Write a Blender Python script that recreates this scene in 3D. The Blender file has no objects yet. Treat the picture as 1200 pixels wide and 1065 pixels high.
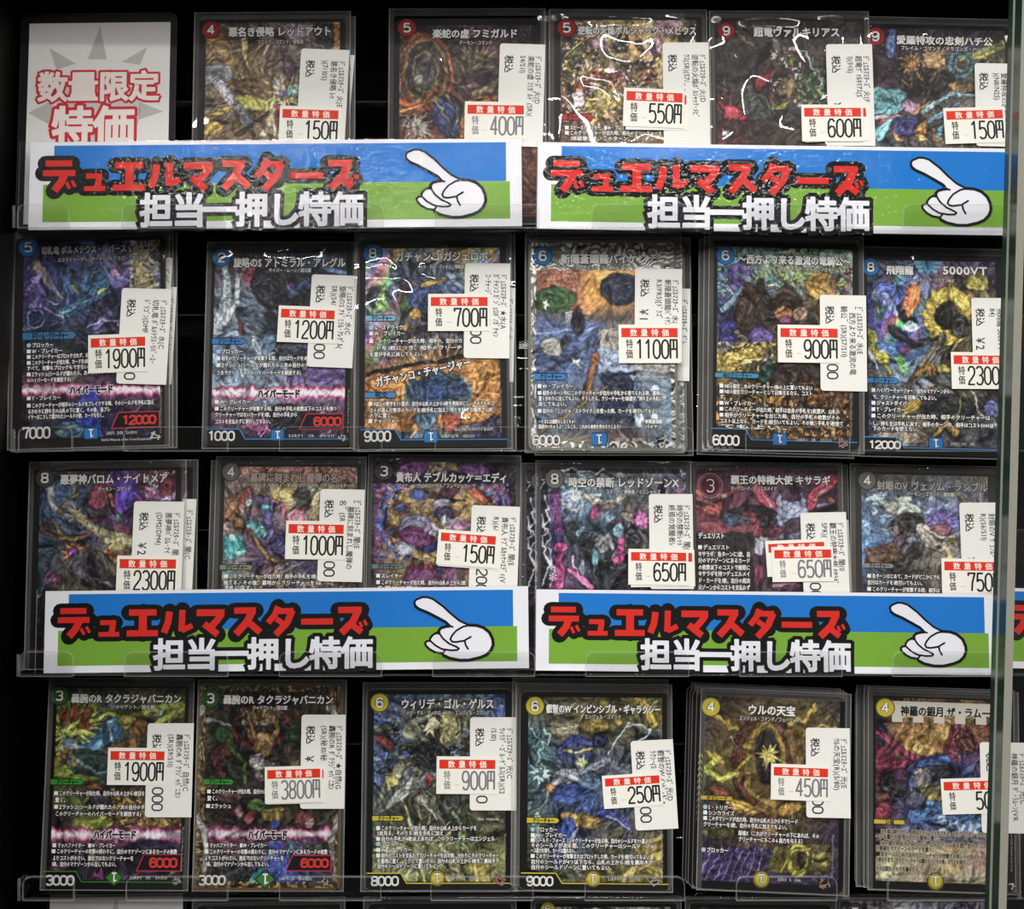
import bpy, math, random
import numpy as np
from mathutils import Matrix, Vector
from mathutils.geometry import tessellate_polygon

scene = bpy.context.scene
COL = scene.collection

# ------------------------------------------------------------------ camera, light, exposure
FPX = 1380.0                      # focal length in photo pixels (1200 wide)
CAM_Y = -0.5
cam_data = bpy.data.cameras.new('camera')
cam_data.sensor_width = 36.0
cam_data.lens = 36.0 * FPX / 1200.0
cam_data.clip_start = 0.01
cam = bpy.data.objects.new('camera', cam_data)
COL.objects.link(cam)
cam.location = (0, CAM_Y, 0)
cam.rotation_euler = (math.pi / 2, 0, 0)
scene.camera = cam

world = bpy.data.worlds.new('shop_light')
scene.world = world
world.use_nodes = True
world.node_tree.nodes['Background'].inputs[0].default_value = (1.0, 0.985, 0.96, 1)
world.node_tree.nodes['Background'].inputs[1].default_value = 0.10

def area(name, loc, target, sx, sy, power, color=(1, 0.985, 0.955)):
    l = bpy.data.lights.new(name, 'AREA')
    l.shape = 'RECTANGLE'; l.size = sx; l.size_y = sy; l.energy = power; l.color = color
    o = bpy.data.objects.new(name, l); COL.objects.link(o)
    o.location = loc
    d = Vector(target) - Vector(loc)
    o.rotation_euler = d.to_track_quat('-Z', 'Y').to_euler()
    return o
# the shop's ceiling: narrow strip lamps in front of the case, a broader panel overhead
area('ceiling_strip_lamp', (0.58, -3.2, 1.82), (0, 0, 0), 0.95, 0.035, 9)
area('ceiling_strip_lamp', (-0.2, -1.9, 1.8), (0, 0, 0), 1.6, 0.04, 17)
area('ceiling_strip_lamp', (-0.75, -3.3, 1.62), (0, 0, 0), 1.0, 0.03, 7)
area('side_fill_light', (2.3, -1.7, 1.35), (0, 0, 0), 0.9, 0.9, 50)  # added fill lights either side, placed clear of the films' mirror direction
area('side_fill_light', (-2.3, -1.7, 1.35), (0, 0, 0), 0.9, 0.9, 50)
area('ceiling_panel_lamp', (0.0, -0.95, 1.95), (0, 0, 0), 1.6, 0.5, 25)

scene.view_settings.view_transform = 'Standard'
scene.view_settings.look = 'None'
scene.view_settings.exposure = 0.08
scene.view_settings.gamma = 1.0
scene.view_settings.use_curve_mapping = False
scene.cycles.transparent_max_bounces = 40
scene.cycles.max_bounces = 8

# ------------------------------------------------------------------ colour and materials
def lin(h):
    h = h.lstrip('#')
    c = [int(h[i:i + 2], 16) / 255 for i in (0, 2, 4)]
    return [x / 12.92 if x <= 0.04045 else ((x + 0.055) / 1.055) ** 2.4 for x in c]

MATS = {}
def nt(name):
    m = bpy.data.materials.new(name); m.use_nodes = True
    return m, m.node_tree.nodes, m.node_tree.links, m.node_tree.nodes['Principled BSDF']

def ink(hexcol, rough=0.5, vary=0.04):
    """printed ink / paper: a flat colour with a faint procedural grain"""
    key = ('ink', hexcol, rough)
    if key in MATS: return MATS[key]
    m, N, L, b = nt('ink_' + hexcol.lstrip('#'))
    tc = N.new('ShaderNodeTexCoord'); no = N.new('ShaderNodeTexNoise')
    no.inputs['Scale'].default_value = 900; no.inputs['Detail'].default_value = 1
    L.new(tc.outputs['Object'], no.inputs['Vector'])
    mx = N.new('ShaderNodeMix'); mx.data_type = 'RGBA'
    c = lin(hexcol)
    mx.inputs['A'].default_value = [x * (1 - vary) for x in c] + [1]
    mx.inputs['B'].default_value = [min(1, x * (1 + vary)) for x in c] + [1]
    L.new(no.outputs['Fac'], mx.inputs['Factor']); L.new(mx.outputs['Result'], b.inputs['Base Color'])
    b.inputs['Roughness'].default_value = rough
    b.inputs['Specular IOR Level'].default_value = 0.25
    MATS[key] = m
    return m

def art_material(name, rough, metal):
    m, N, L, b = nt(name)
    a = N.new('ShaderNodeAttribute'); a.attribute_name = 'print'
    L.new(a.outputs['Color'], b.inputs['Base Color'])
    b.inputs['Roughness'].default_value = rough
    b.inputs['Metallic'].default_value = metal
    b.inputs['Specular IOR Level'].default_value = 0.3
    return m
MATS['art'] = art_material('printed_artwork', 0.45, 0.0)
MATS['foil'] = art_material('foil_artwork', 0.38, 0.22)

def film(name, scale, strength, rough, gloss=1.0, tint=0.97, ior=1.45, stretch=(1, 1, 1)):
    """thin clear plastic: transparent with a fresnel gloss, rippled by a noise bump"""
    m, N, L, b = nt(name)
    N.remove(b)
    out = N['Material Output']
    tr = N.new('ShaderNodeBsdfTransparent'); tr.inputs['Color'].default_value = (tint, tint, tint, 1)
    gl = N.new('ShaderNodeBsdfGlossy'); gl.inputs['Roughness'].default_value = rough
    # Schlick reflectance, the same from both sides of the film
    f0 = ((ior - 1) / (ior + 1)) ** 2
    lw = N.new('ShaderNodeLayerWeight'); lw.inputs['Blend'].default_value = 0.5
    pw = N.new('ShaderNodeMath'); pw.operation = 'POWER'; pw.inputs[1].default_value = 5
    fr = N.new('ShaderNodeMath'); fr.operation = 'MULTIPLY_ADD'; fr.inputs[1].default_value = 1 - f0; fr.inputs[2].default_value = f0
    L.new(lw.outputs['Facing'], pw.inputs[0]); L.new(pw.outputs[0], fr.inputs[0])
    mu = N.new('ShaderNodeMath'); mu.operation = 'MULTIPLY'; mu.inputs[1].default_value = gloss; mu.use_clamp = True
    mix = N.new('ShaderNodeMixShader')
    if strength > 0:
        tc = N.new('ShaderNodeTexCoord'); mp = N.new('ShaderNodeMapping'); no = N.new('ShaderNodeTexNoise'); bu = N.new('ShaderNodeBump')
        oi = N.new('ShaderNodeObjectInfo'); ad = N.new('ShaderNodeVectorMath'); ad.operation = 'ADD'
        mp.inputs['Scale'].default_value = stretch
        no.inputs['Scale'].default_value = scale; no.inputs['Detail'].default_value = 1.6
        no.inputs['Distortion'].default_value = 0.6
        bu.inputs['Strength'].default_value = 1.0; bu.inputs['Distance'].default_value = strength
        sc = N.new('ShaderNodeMath'); sc.operation = 'MULTIPLY'; sc.inputs[1].default_value = 7.3
        L.new(oi.outputs['Random'], sc.inputs[0])
        L.new(tc.outputs['Object'], mp.inputs['Vector']); L.new(mp.outputs['Vector'], ad.inputs[0]); L.new(sc.outputs[0], ad.inputs[1])
        L.new(ad.outputs[0], no.inputs['Vector']); L.new(no.outputs['Fac'], bu.inputs['Height'])
        L.new(bu.outputs['Normal'], gl.inputs['Normal'])
    L.new(fr.outputs[0], mu.inputs[0]); L.new(mu.outputs[0], mix.inputs[0])
    L.new(tr.outputs[0], mix.inputs[1]); L.new(gl.outputs[0], mix.inputs[2]); L.new(mix.outputs[0], out.inputs['Surface'])
    MATS[name] = m
    return m
film('sleeve_flat', 25, 0.00015, 0.05)
film('sleeve_soft', 26, 0.0017, 0.04, 1.2)
film('sleeve_wavy', 26, 0.0044, 0.03, 1.5, stretch=(1, 0.8, 1))
film('acrylic', 0, 0, 0.02, 0.9, 0.96, 1.49)
film('pane_glass', 0, 0, 0.0, 0.8, 0.97, 1.5)

def seam(name, hexcol, alpha, rough=0.25):
    """milky edge of clear plastic"""
    m, N, L, b = nt(name)
    no = N.new('ShaderNodeTexNoise'); tc = N.new('ShaderNodeTexCoord'); mr = N.new('ShaderNodeMapRange')
    no.inputs['Scale'].default_value = 60
    mr.inputs['To Min'].default_value = alpha * 0.55; mr.inputs['To Max'].default_value = min(1, alpha * 1.5)
    L.new(tc.outputs['Object'], no.inputs['Vector']); L.new(no.outputs['Fac'], mr.inputs['Value']); L.new(mr.outputs[0], b.inputs['Alpha'])
    b.inputs['Base Color'].default_value = lin(hexcol) + [1]
    b.inputs['Roughness'].default_value = rough
    MATS[name] = m
    return m
seam('sleeve_seam', '#c8c8c4', 0.32)
seam('sleeve_margin', '#a8a6a0', 0.13, 0.35)
seam('acrylic_edge', '#c9cccc', 0.2)
seam('acrylic_edge_dim', '#a0a4a4', 0.10)

def laminate(hexcol):
    """glossy laminated print: grainy clear coat over the ink"""
    key = ('lam', hexcol)
    if key in MATS: return MATS[key]
    m, N, L, b = nt('laminated_' + hexcol.lstrip('#'))
    tc = N.new('ShaderNodeTexCoord')
    n1 = N.new('ShaderNodeTexNoise'); n1.inputs['Scale'].default_value = 520; n1.inputs['Detail'].default_value = 2
    n2 = N.new('ShaderNodeTexNoise'); n2.inputs['Scale'].default_value = 22; n2.inputs['Detail'].default_value = 0
    b1 = N.new('ShaderNodeBump'); b1.inputs['Distance'].default_value = 0.00022
    b2 = N.new('ShaderNodeBump'); b2.inputs['Distance'].default_value = 0.0008
    for n in (n1, n2): L.new(tc.outputs['Object'], n.inputs['Vector'])
    L.new(n1.outputs['Fac'], b1.inputs['Height']); L.new(n2.outputs['Fac'], b2.inputs['Height'])
    L.new(b2.outputs['Normal'], b1.inputs['Normal']); L.new(b1.outputs['Normal'], b.inputs['Coat Normal'])
    b.inputs['Base Color'].default_value = lin(hexcol) + [1]
    b.inputs['Roughness'].default_value = 0.6
    b.inputs['Specular IOR Level'].default_value = 0.1
    b.inputs['Coat Weight'].default_value = 1.0
    b.inputs['Coat Roughness'].default_value = 0.03
    MATS[key] = m
    return m

def felt(name, hexcol, speck):
    m, N, L, b = nt(name)
    tc = N.new('ShaderNodeTexCoord'); no = N.new('ShaderNodeTexNoise'); ra = N.new('ShaderNodeMapRange')
    no.inputs['Scale'].default_value = 700; no.inputs['Detail'].default_value = 2
    ra.inputs['From Min'].default_value = 0.62; ra.inputs['From Max'].default_value = 0.8
    mx = N.new('ShaderNodeMix'); mx.data_type = 'RGBA'
    mx.inputs['A'].default_value = lin(hexcol) + [1]; mx.inputs['B'].default_value = lin(speck) + [1]
    L.new(tc.outputs['Object'], no.inputs['Vector']); L.new(no.outputs['Fac'], ra.inputs['Value'])
    L.new(ra.outputs[0], mx.inputs['Factor']); L.new(mx.outputs['Result'], b.inputs['Base Color'])
    b.inputs['Roughness'].default_value = 0.9; b.inputs['Specular IOR Level'].default_value = 0.02
    MATS[name] = m
    return m
felt('black_felt', '#060606', '#2a2a2a')
felt('black_board', '#050505', '#090909')
def satin(name, hexcol, rough, spec=0.5):
    m = ink(hexcol, rough); m = m.copy(); m.name = name
    m.node_tree.nodes['Principled BSDF'].inputs['Specular IOR Level'].default_value = spec
    MATS[name] = m
    return m
satin('case_black', '#0b0b0b', 0.35, 0.4)
satin('glass_edge_green', '#23382f', 0.12, 0.5)
satin('glass_edge_pale', '#8e8c80', 0.25, 0.5)

def mat(key):
    if isinstance(key, bpy.types.Material): return key
    if key in MATS: return MATS[key]
    return ink(key)

# ------------------------------------------------------------------ mesh collector
class MB:
    def __init__(self):
        self.v, self.n, self.mats, self.c = [], 0, [], []
        self.f = {3: [], 4: []}; self.fm = {3: [], 4: []}
    def mi(self, key):
        m = mat(key)
        if m not in self.mats: self.mats.append(m)
        return self.mats.index(m)
    def add(self, verts, faces, key, col=None):
        verts = np.asarray(verts, float).reshape(-1, 3)
        k = self.mi(key)
        if isinstance(faces, np.ndarray): groups = {faces.shape[1]: faces}
        else:
            groups = {}
            for f in faces: groups.setdefault(len(f), []).append(f)
        for n, fs in groups.items():
            fs = np.asarray(fs, int)
            self.f[n].append(fs + self.n); self.fm[n].append(np.full(len(fs), k))
        self.v.append(verts); self.c.append(np.zeros((len(verts), 3)) if col is None else np.asarray(col))
        self.n += len(verts)
    def quad(self, pts, key): self.add(pts, np.array([[0, 1, 2, 3]]), key)
    def poly(self, pts, key):
        """flat outline (may be concave) filled"""
        p = [Vector(q) for q in pts]
        tris = np.array(tessellate_polygon([p]))
        a = np.asarray(pts, float)
        # face the +z side
        t = []
        for i, j, k in tris:
            n = np.cross(a[j] - a[i], a[k] - a[i])
            t.append((i, j, k) if n[2] >= 0 else (i, k, j))
        self.add(a, np.array(t), key)
    def slab(self, pts, z0, z1, key, side=None):
        """closed plate between heights z0 < z1 with outline pts (x, y), counter-clockwise"""
        n = len(pts)
        self.poly([(x, y, z1) for x, y in pts], key)
        v = [(x, y, z0) for x, y in pts] + [(x, y, z1) for x, y in pts]
        self.add(v, np.array([(i, (i + 1) % n, n + (i + 1) % n, n + i) for i in range(n)]), side or key)
        tri = np.array(tessellate_polygon([[Vector((x, y, 0)) for x, y in pts]]))
        self.add([(x, y, z0) for x, y in pts], tri[:, ::-1], side or key)
    def box(self, x0, x1, y0, y1, z0, z1, key):
        v = [(x, y, z) for z in (z0, z1) for y in (y0, y1) for x in (x0, x1)]
        f = [(0, 2, 3, 1), (4, 5, 7, 6), (0, 1, 5, 4), (2, 6, 7, 3), (0, 4, 6, 2), (1, 3, 7, 5)]
        self.add(v, np.array(f), key)
    def build(self, name, parent=None, colors=False):
        me = bpy.data.meshes.new(name)
        V = np.concatenate(self.v)
        me.vertices.add(len(V)); me.vertices.foreach_set('co', V.ravel())
        loops, starts, mids, s = [], [], [], 0
        for k in (3, 4):
            if not self.f[k]: continue
            F = np.concatenate(self.f[k]); loops.append(F.ravel())
            starts.append(s + np.arange(len(F)) * k); s += F.size
            mids.append(np.concatenate(self.fm[k]))
        loops = np.concatenate(loops); starts = np.concatenate(starts); mids = np.concatenate(mids)
        me.loops.add(len(loops)); me.loops.foreach_set('vertex_index', loops.astype(np.int32))
        me.polygons.add(len(starts)); me.polygons.foreach_set('loop_start', starts.astype(np.int32))
        me.polygons.foreach_set('material_index', mids.astype(np.int32))
        if colors:
            at = me.color_attributes.new('print', 'FLOAT_COLOR', 'POINT')
            c = np.concatenate(self.c); c = np.hstack([c, np.ones((len(c), 1))])
            at.data.foreach_set('color', c.ravel())
        for m in self.mats: me.materials.append(m)
        me.update(calc_edges=True); me.validate()
        o = bpy.data.objects.new(name, me); COL.objects.link(o)
        if parent: o.parent = parent
        return o

def tag(o, label, cat, group=None, kind=None):
    o['label'] = label; o['category'] = cat
    if group: o['group'] = group
    if kind: o['kind'] = kind
    return o
def empty(name, M):
    o = bpy.data.objects.new(name, None); COL.objects.link(o)
    o.empty_display_size = 0.01; o.matrix_world = M
    return o

# ------------------------------------------------------------------ planes: a photo pixel seen on a leaning plane
class Plane:
    """a plane that leans back by deg; passes depth y0 where the photo shows row py0 (image centre column)"""
    def __init__(self, y0, py0, deg):
        a = math.radians(deg)
        self.q = Vector((0, y0, -(py0 - 532.5) / FPX * (y0 - CAM_Y)))
        self.n = Vector((0, -math.cos(a), math.sin(a))); self.up = Vector((0, math.sin(a), math.cos(a)))
    def ab(self, px, py):
        d = Vector(((px - 600) / FPX, 1, -(py - 532.5) / FPX)); c = Vector((0, CAM_Y, 0))
        t = (self.q - c).dot(self.n) / d.dot(self.n)
        h = c + d * t - self.q
        return np.array([h.x, h.dot(self.up)])
    def world(self, a, b): return self.q + Vector((1, 0, 0)) * a + self.up * b

class Frame:
    """upright frame of a flat thing on a plane, from its top-left, top-right and bottom-left photo pixels"""
    def __init__(self, pl, TL, TR, BL):
        self.pl = pl
        tl, tr, bl = pl.ab(*TL), pl.ab(*TR), pl.ab(*BL)
        ex = tr - tl; ey = tl - bl
        d = ex / np.linalg.norm(ex) + np.array([ey[1], -ey[0]]) / np.linalg.norm(ey)
        self.ex = d / np.linalg.norm(d); self.ey = np.array([-self.ex[1], self.ex[0]])
        self.w = ex @ self.ex; self.h = ey @ self.ey
        self.o = (tr + bl) / 2 - self.ey * self.h / 2       # bottom centre
        W = pl.world(*self.o)
        X = Vector((1, 0, 0)) * self.ex[0] + pl.up * self.ex[1]; Y = Vector((1, 0, 0)) * self.ey[0] + pl.up * self.ey[1]
        self.M = Matrix(((X.x, Y.x, pl.n.x, W.x), (X.y, Y.y, pl.n.y, W.y), (X.z, Y.z, pl.n.z, W.z), (0, 0, 0, 1)))
    def loc(self, px, py):
        p = self.pl.ab(px, py) - self.o
        return np.array([p @ self.ex, p @ self.ey])
MM = 0.001
PXM = 1 / 2760.0                   # about one photo pixel in metres at the cards

def rrect(x0, x1, y0, y1, r, n=5):
    p = []
    for cx, cy, a0 in ((x1 - r, y1 - r, 0), (x0 + r, y1 - r, 90), (x0 + r, y0 + r, 180), (x1 - r, y0 + r, 270)):
        for i in range(n + 1):
            a = math.radians(a0 + 90 * i / n); p.append((cx + r * math.cos(a), cy + r * math.sin(a)))
    return p

# ------------------------------------------------------------------ writing
_G = {}
def glyph(ch, res=2):
    key = (ch, res)
    if key in _G: return _G[key]
    c = bpy.data.curves.new('glyph', 'FONT'); c.body = ch; c.resolution_u = res
    o = bpy.data.objects.new('glyph', c)
    me = o.to_mesh()
    V = np.array([v.co[:2] for v in me.vertices]).reshape(-1, 2)
    F = [tuple(p.vertices) for p in me.polygons]
    cnt = {}
    for f in F:
        for i in range(len(f)):
            a, b = f[i], f[(i + 1) % len(f)]
            cnt.setdefault((min(a, b), max(a, b)), []).append((a, b))
    E = np.array([v[0] for v in cnt.values() if len(v) == 1], int).reshape(-1, 2)
    T = []
    for f in F:
        for i in range(1, len(f) - 1): T.append((f[0], f[i], f[i + 1]))
    # make every triangle face the reader (and the outline run the same way)
    sgn = 1
    if T:
        t = np.array(T); ar = np.cross(V[t[:, 1]] - V[t[:, 0]], V[t[:, 2]] - V[t[:, 0]]); sgn = 1 if ar.sum() >= 0 else -1
        T = [q if s >= 0 else (q[0], q[2], q[1]) for q, s in zip(T, ar)]
        if sgn < 0: E = E[:, ::-1]

    o.to_mesh_clear(); bpy.data.objects.remove(o); bpy.data.curves.remove(c)
    code = ord(ch)
    if 0xFF61 <= code <= 0xFF9F: adv = 0.5
    elif code < 0x2000: adv = (V[:, 0].max() + 0.07) if len(V) else 0.3
    else: adv = 1.0
    _G[key] = (V, np.array(T, int).reshape(-1, 3), E, adv)
    return _G[key]

def text_width(s): return sum(glyph(c)[3] for c in s)

def put_text(mb, s, x, y, z, em, key, bold=0.0, width=None, ang=0.0, sx=1.0, res=2, center=False, gap=0.0):
    """writing with the em box centred on height y, starting at x (or centred there); ang turns the line"""
    tot = text_width(s) + gap * (len(s) - 1)
    if tot <= 0: return
    kx = em * sx if width is None else width / tot
    ca, sa = math.cos(ang), math.sin(ang)
    pen = -tot / 2 if center else 0.0
    for ch in s:
        V, T, E, adv = glyph(ch, res)
        if len(T):
            P, tri, quads = [V], T, None
            if bold > 0 and len(E):
                bx = bold * em / kx if kx > 0 else bold          # keep the stroke even when squeezed
                a, b = V[E[:, 0]], V[E[:, 1]]
                d = b - a; ln = np.linalg.norm(d, axis=1, keepdims=True) + 1e-9; d = d / ln
                n = np.stack([-d[:, 1], d[:, 0]], 1)
                S = np.array([bx, bold])
                e = 0.7
                Q = np.stack([a - d * S * e - n * S, b + d * S * e - n * S, b + d * S * e + n * S, a - d * S * e + n * S], 1).reshape(-1, 2)
                quads = len(V) + np.arange(len(Q)).reshape(-1, 4)
                P.append(Q)
            P = np.concatenate(P)
            lx = (P[:, 0] + pen) * kx; ly = (P[:, 1] - 0.38) * em
            zz = np.full(len(P), float(z))
            if quads is not None: zz[len(V):] += np.repeat((1 + np.arange(len(E)) % 14) * 8e-7, 4)
            X = np.stack([x + lx * ca - ly * sa, y + lx * sa + ly * ca, zz], 1)
            fs = [tuple(t) for t in tri]
            if quads is None: mb.add(X, tri, key)
            else:
                mb.add(X[:len(V)], tri, key); mb.add(X[len(V):], quads - len(V), key)
        pen += adv + gap

DIGITS = {
 '0': [[(.5, 1), (.82, .93), (1, .75), (1, .25), (.82, .07), (.5, 0), (.18, .07), (0, .25), (0, .75), (.18, .93), (.5, 1)]],
 '1': [[(.12, .8), (.55, 1), (.55, 0)]],
 '2': [[(0, .74), (.06, .9), (.3, 1), (.7, 1), (.96, .88), (1, .7), (.9, .54), (.1, .14), (0, 0), (1, 0)]],
 '3': [[(0, .88), (.25, 1), (.72, 1), (1, .84), (1, .66), (.75, .52), (.4, .52)], [(.75, .52), (1, .38), (1, .16), (.72, 0), (.25, 0), (0, .13)]],
 '4': [[(.72, 0), (.72, 1), (0, .3), (1.05, .3)]],
 '5': [[(.95, 1), (.12, 1), (.05, .55), (.4, .64), (.78, .6), (1, .42), (1, .2), (.78, .03), (.3, 0), (0, .12)]],
 '6': [[(.95, .85), (.7, 1), (.3, 1), (.03, .8), (0, .25), (.2, .03), (.5, 0), (.8, .03), (1, .2), (1, .4), (.8, .58), (.4, .6), (0, .42)]],
 '7': [[(0, .84), (0, 1), (1, 1), (.62, .5), (.5, 0)]],
 '8': [[(.5, 1), (.85, .95), (.97, .78), (.85, .57), (.5, .52), (.15, .57), (.03, .78), (.15, .95), (.5, 1)], [(.5, .52), (.88, .45), (1, .25), (.88, .05), (.5, 0), (.12, .05), (0, .25), (.12, .45), (.5, .52)]],
 '9': [[(.05, .15), (.3, 0), (.7, 0), (.97, .2), (1, .75), (.8, .97), (.5, 1), (.2, .97), (0, .8), (0, .6), (.2, .42), (.6, .4), (1, .58)]],
 '円': [[(0, 0), (0, 1), (1, 1), (1, 0)], [(0, .5), (1, .5)], [(.5, 1), (.5, .5)]],
}
def band(mb, pts, w, z, key, round_ends=False, w1=None):
    """a flat stroke along pts (x, y) of width w"""
    pts = [np.asarray(p, float) for p in pts]
    n = len(pts)
    for i in range(n - 1):
        a, b = pts[i], pts[i + 1]
        wa = w if w1 is None else w + (w1 - w) * i / (n - 1); wb = w if w1 is None else w + (w1 - w) * (i + 1) / (n - 1)
        d = b - a; l = np.linalg.norm(d)
        if l < 1e-9: continue
        d = d / l; m = np.array([-d[1], d[0]])
        q = [a - m * wa / 2, b - m * wb / 2, b + m * wb / 2, a + m * wa / 2]
        zi = z + (i % 6) * 1.6e-6
        mb.quad([(p[0], p[1], zi) for p in q], key)
    ends = range(n) if round_ends else range(1, n - 1)
    for i in ends:
        ww = w if w1 is None else w + (w1 - w) * i / (n - 1)
        disc(mb, pts[i][0], pts[i][1], ww / 2, z + (i % 6) * 1.6e-6 + 8e-7, key, 12 if round_ends else 8)
    if not round_ends and n > 2 and np.linalg.norm(pts[0] - pts[-1]) < 1e-9: disc(mb, pts[0][0], pts[0][1], w / 2, z + 1.2e-5, key, 8)
def disc(mb, x, y, r, z, key, n=24, ry=None):
    ry = r if ry is None else ry
    v = [(x, y, z)] + [(x + r * math.cos(2 * math.pi * i / n), y + ry * math.sin(2 * math.pi * i / n), z) for i in range(n)]
    mb.add(v, np.array([(0, 1 + i, 1 + (i + 1) % n) for i in range(n)]), key)
def ring(mb, x, y, r, w, z, key, n=32, a0=0, a1=360):
    p = [(x + r * math.cos(math.radians(a0 + (a1 - a0) * i / n)), y + r * math.sin(math.radians(a0 + (a1 - a0) * i / n))) for i in range(n + 1)]
    for i in range(n):
        (ax, ay), (bx, by) = p[i], p[i + 1]
        k0, k1 = (r - w / 2) / r, (r + w / 2) / r
        mb.quad([(x + (ax - x) * k0, y + (ay - y) * k0, z), (x + (bx - x) * k0, y + (by - y) * k0, z),
                 (x + (bx - x) * k1, y + (by - y) * k1, z), (x + (ax - x) * k1, y + (ay - y) * k1, z)][::-1], key)
def put_digits(mb, s, x0, y0, cw, ch, w, z, key, gapr=0.28, ang=0.0):
    """tall narrow figures: each in a cell cw wide, ch high, stroke width w, from the lower left corner"""
    ca, sa = math.cos(ang), math.sin(ang)
    for i, c in enumerate(s):
        if c not in DIGITS: continue
        for q, line in enumerate(DIGITS[c]):
            pts = []
            for u, v in line:
                lx = i * cw + cw * gapr / 2 + u * cw * (1 - gapr); ly = w / 2 + v * (ch - w)
                pts.append((x0 + lx * ca - ly * sa, y0 + lx * sa + ly * ca))
            band(mb, pts, w, z + q * 3e-6 + (i % 2) * 1e-6, key)
# ------------------------------------------------------------------ printed artwork: generic shapes composed into a fine colour mesh
def smooth(t): return t * t * (3 - 2 * t)
def vnoise(x, y, rng):
    g = rng.random((64, 64))
    xi, yi = np.floor(x).astype(int), np.floor(y).astype(int)
    fx, fy = smooth(x - xi), smooth(y - yi)
    a, b = g[yi % 64, xi % 64], g[yi % 64, (xi + 1) % 64]
    c, d = g[(yi + 1) % 64, xi % 64], g[(yi + 1) % 64, (xi + 1) % 64]
    return (a * (1 - fx) + b * fx) * (1 - fy) + (c * (1 - fx) + d * fx) * fy
def fbm(x, y, f, rng, o=3):
    s, a, t = 0, 1.0, 0
    for i in range(o):
        s = s + a * vnoise(x * f * 2 ** i, y * f * 2 ** i, rng); t += a; a *= 0.55
    return s / t
def cells(x, y, f, rng):
    """nearest seed point of a jittered lattice: id noise and edge distance"""
    gx, gy = x * f, y * f
    xi, yi = np.floor(gx).astype(int), np.floor(gy).astype(int)
    J = rng.random((64, 64, 2)); R = rng.random((64, 64))
    d1 = np.full(x.shape, 9.0); d2 = np.full(x.shape, 9.0); idv = np.zeros(x.shape)
    for dx in (-1, 0, 1):
        for dy in (-1, 0, 1):
            cx, cy = xi + dx, yi + dy
            px = cx + J[cy % 64, cx % 64, 0]; py = cy + J[cy % 64, cx % 64, 1]
            d = np.hypot(px - gx, py - gy)
            near = d < d1
            d2 = np.where(near, d1, np.minimum(d2, d)); idv = np.where(near, R[cy % 64, cx % 64], idv); d1 = np.where(near, d, d1)
    return idv, d2 - d1

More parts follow.
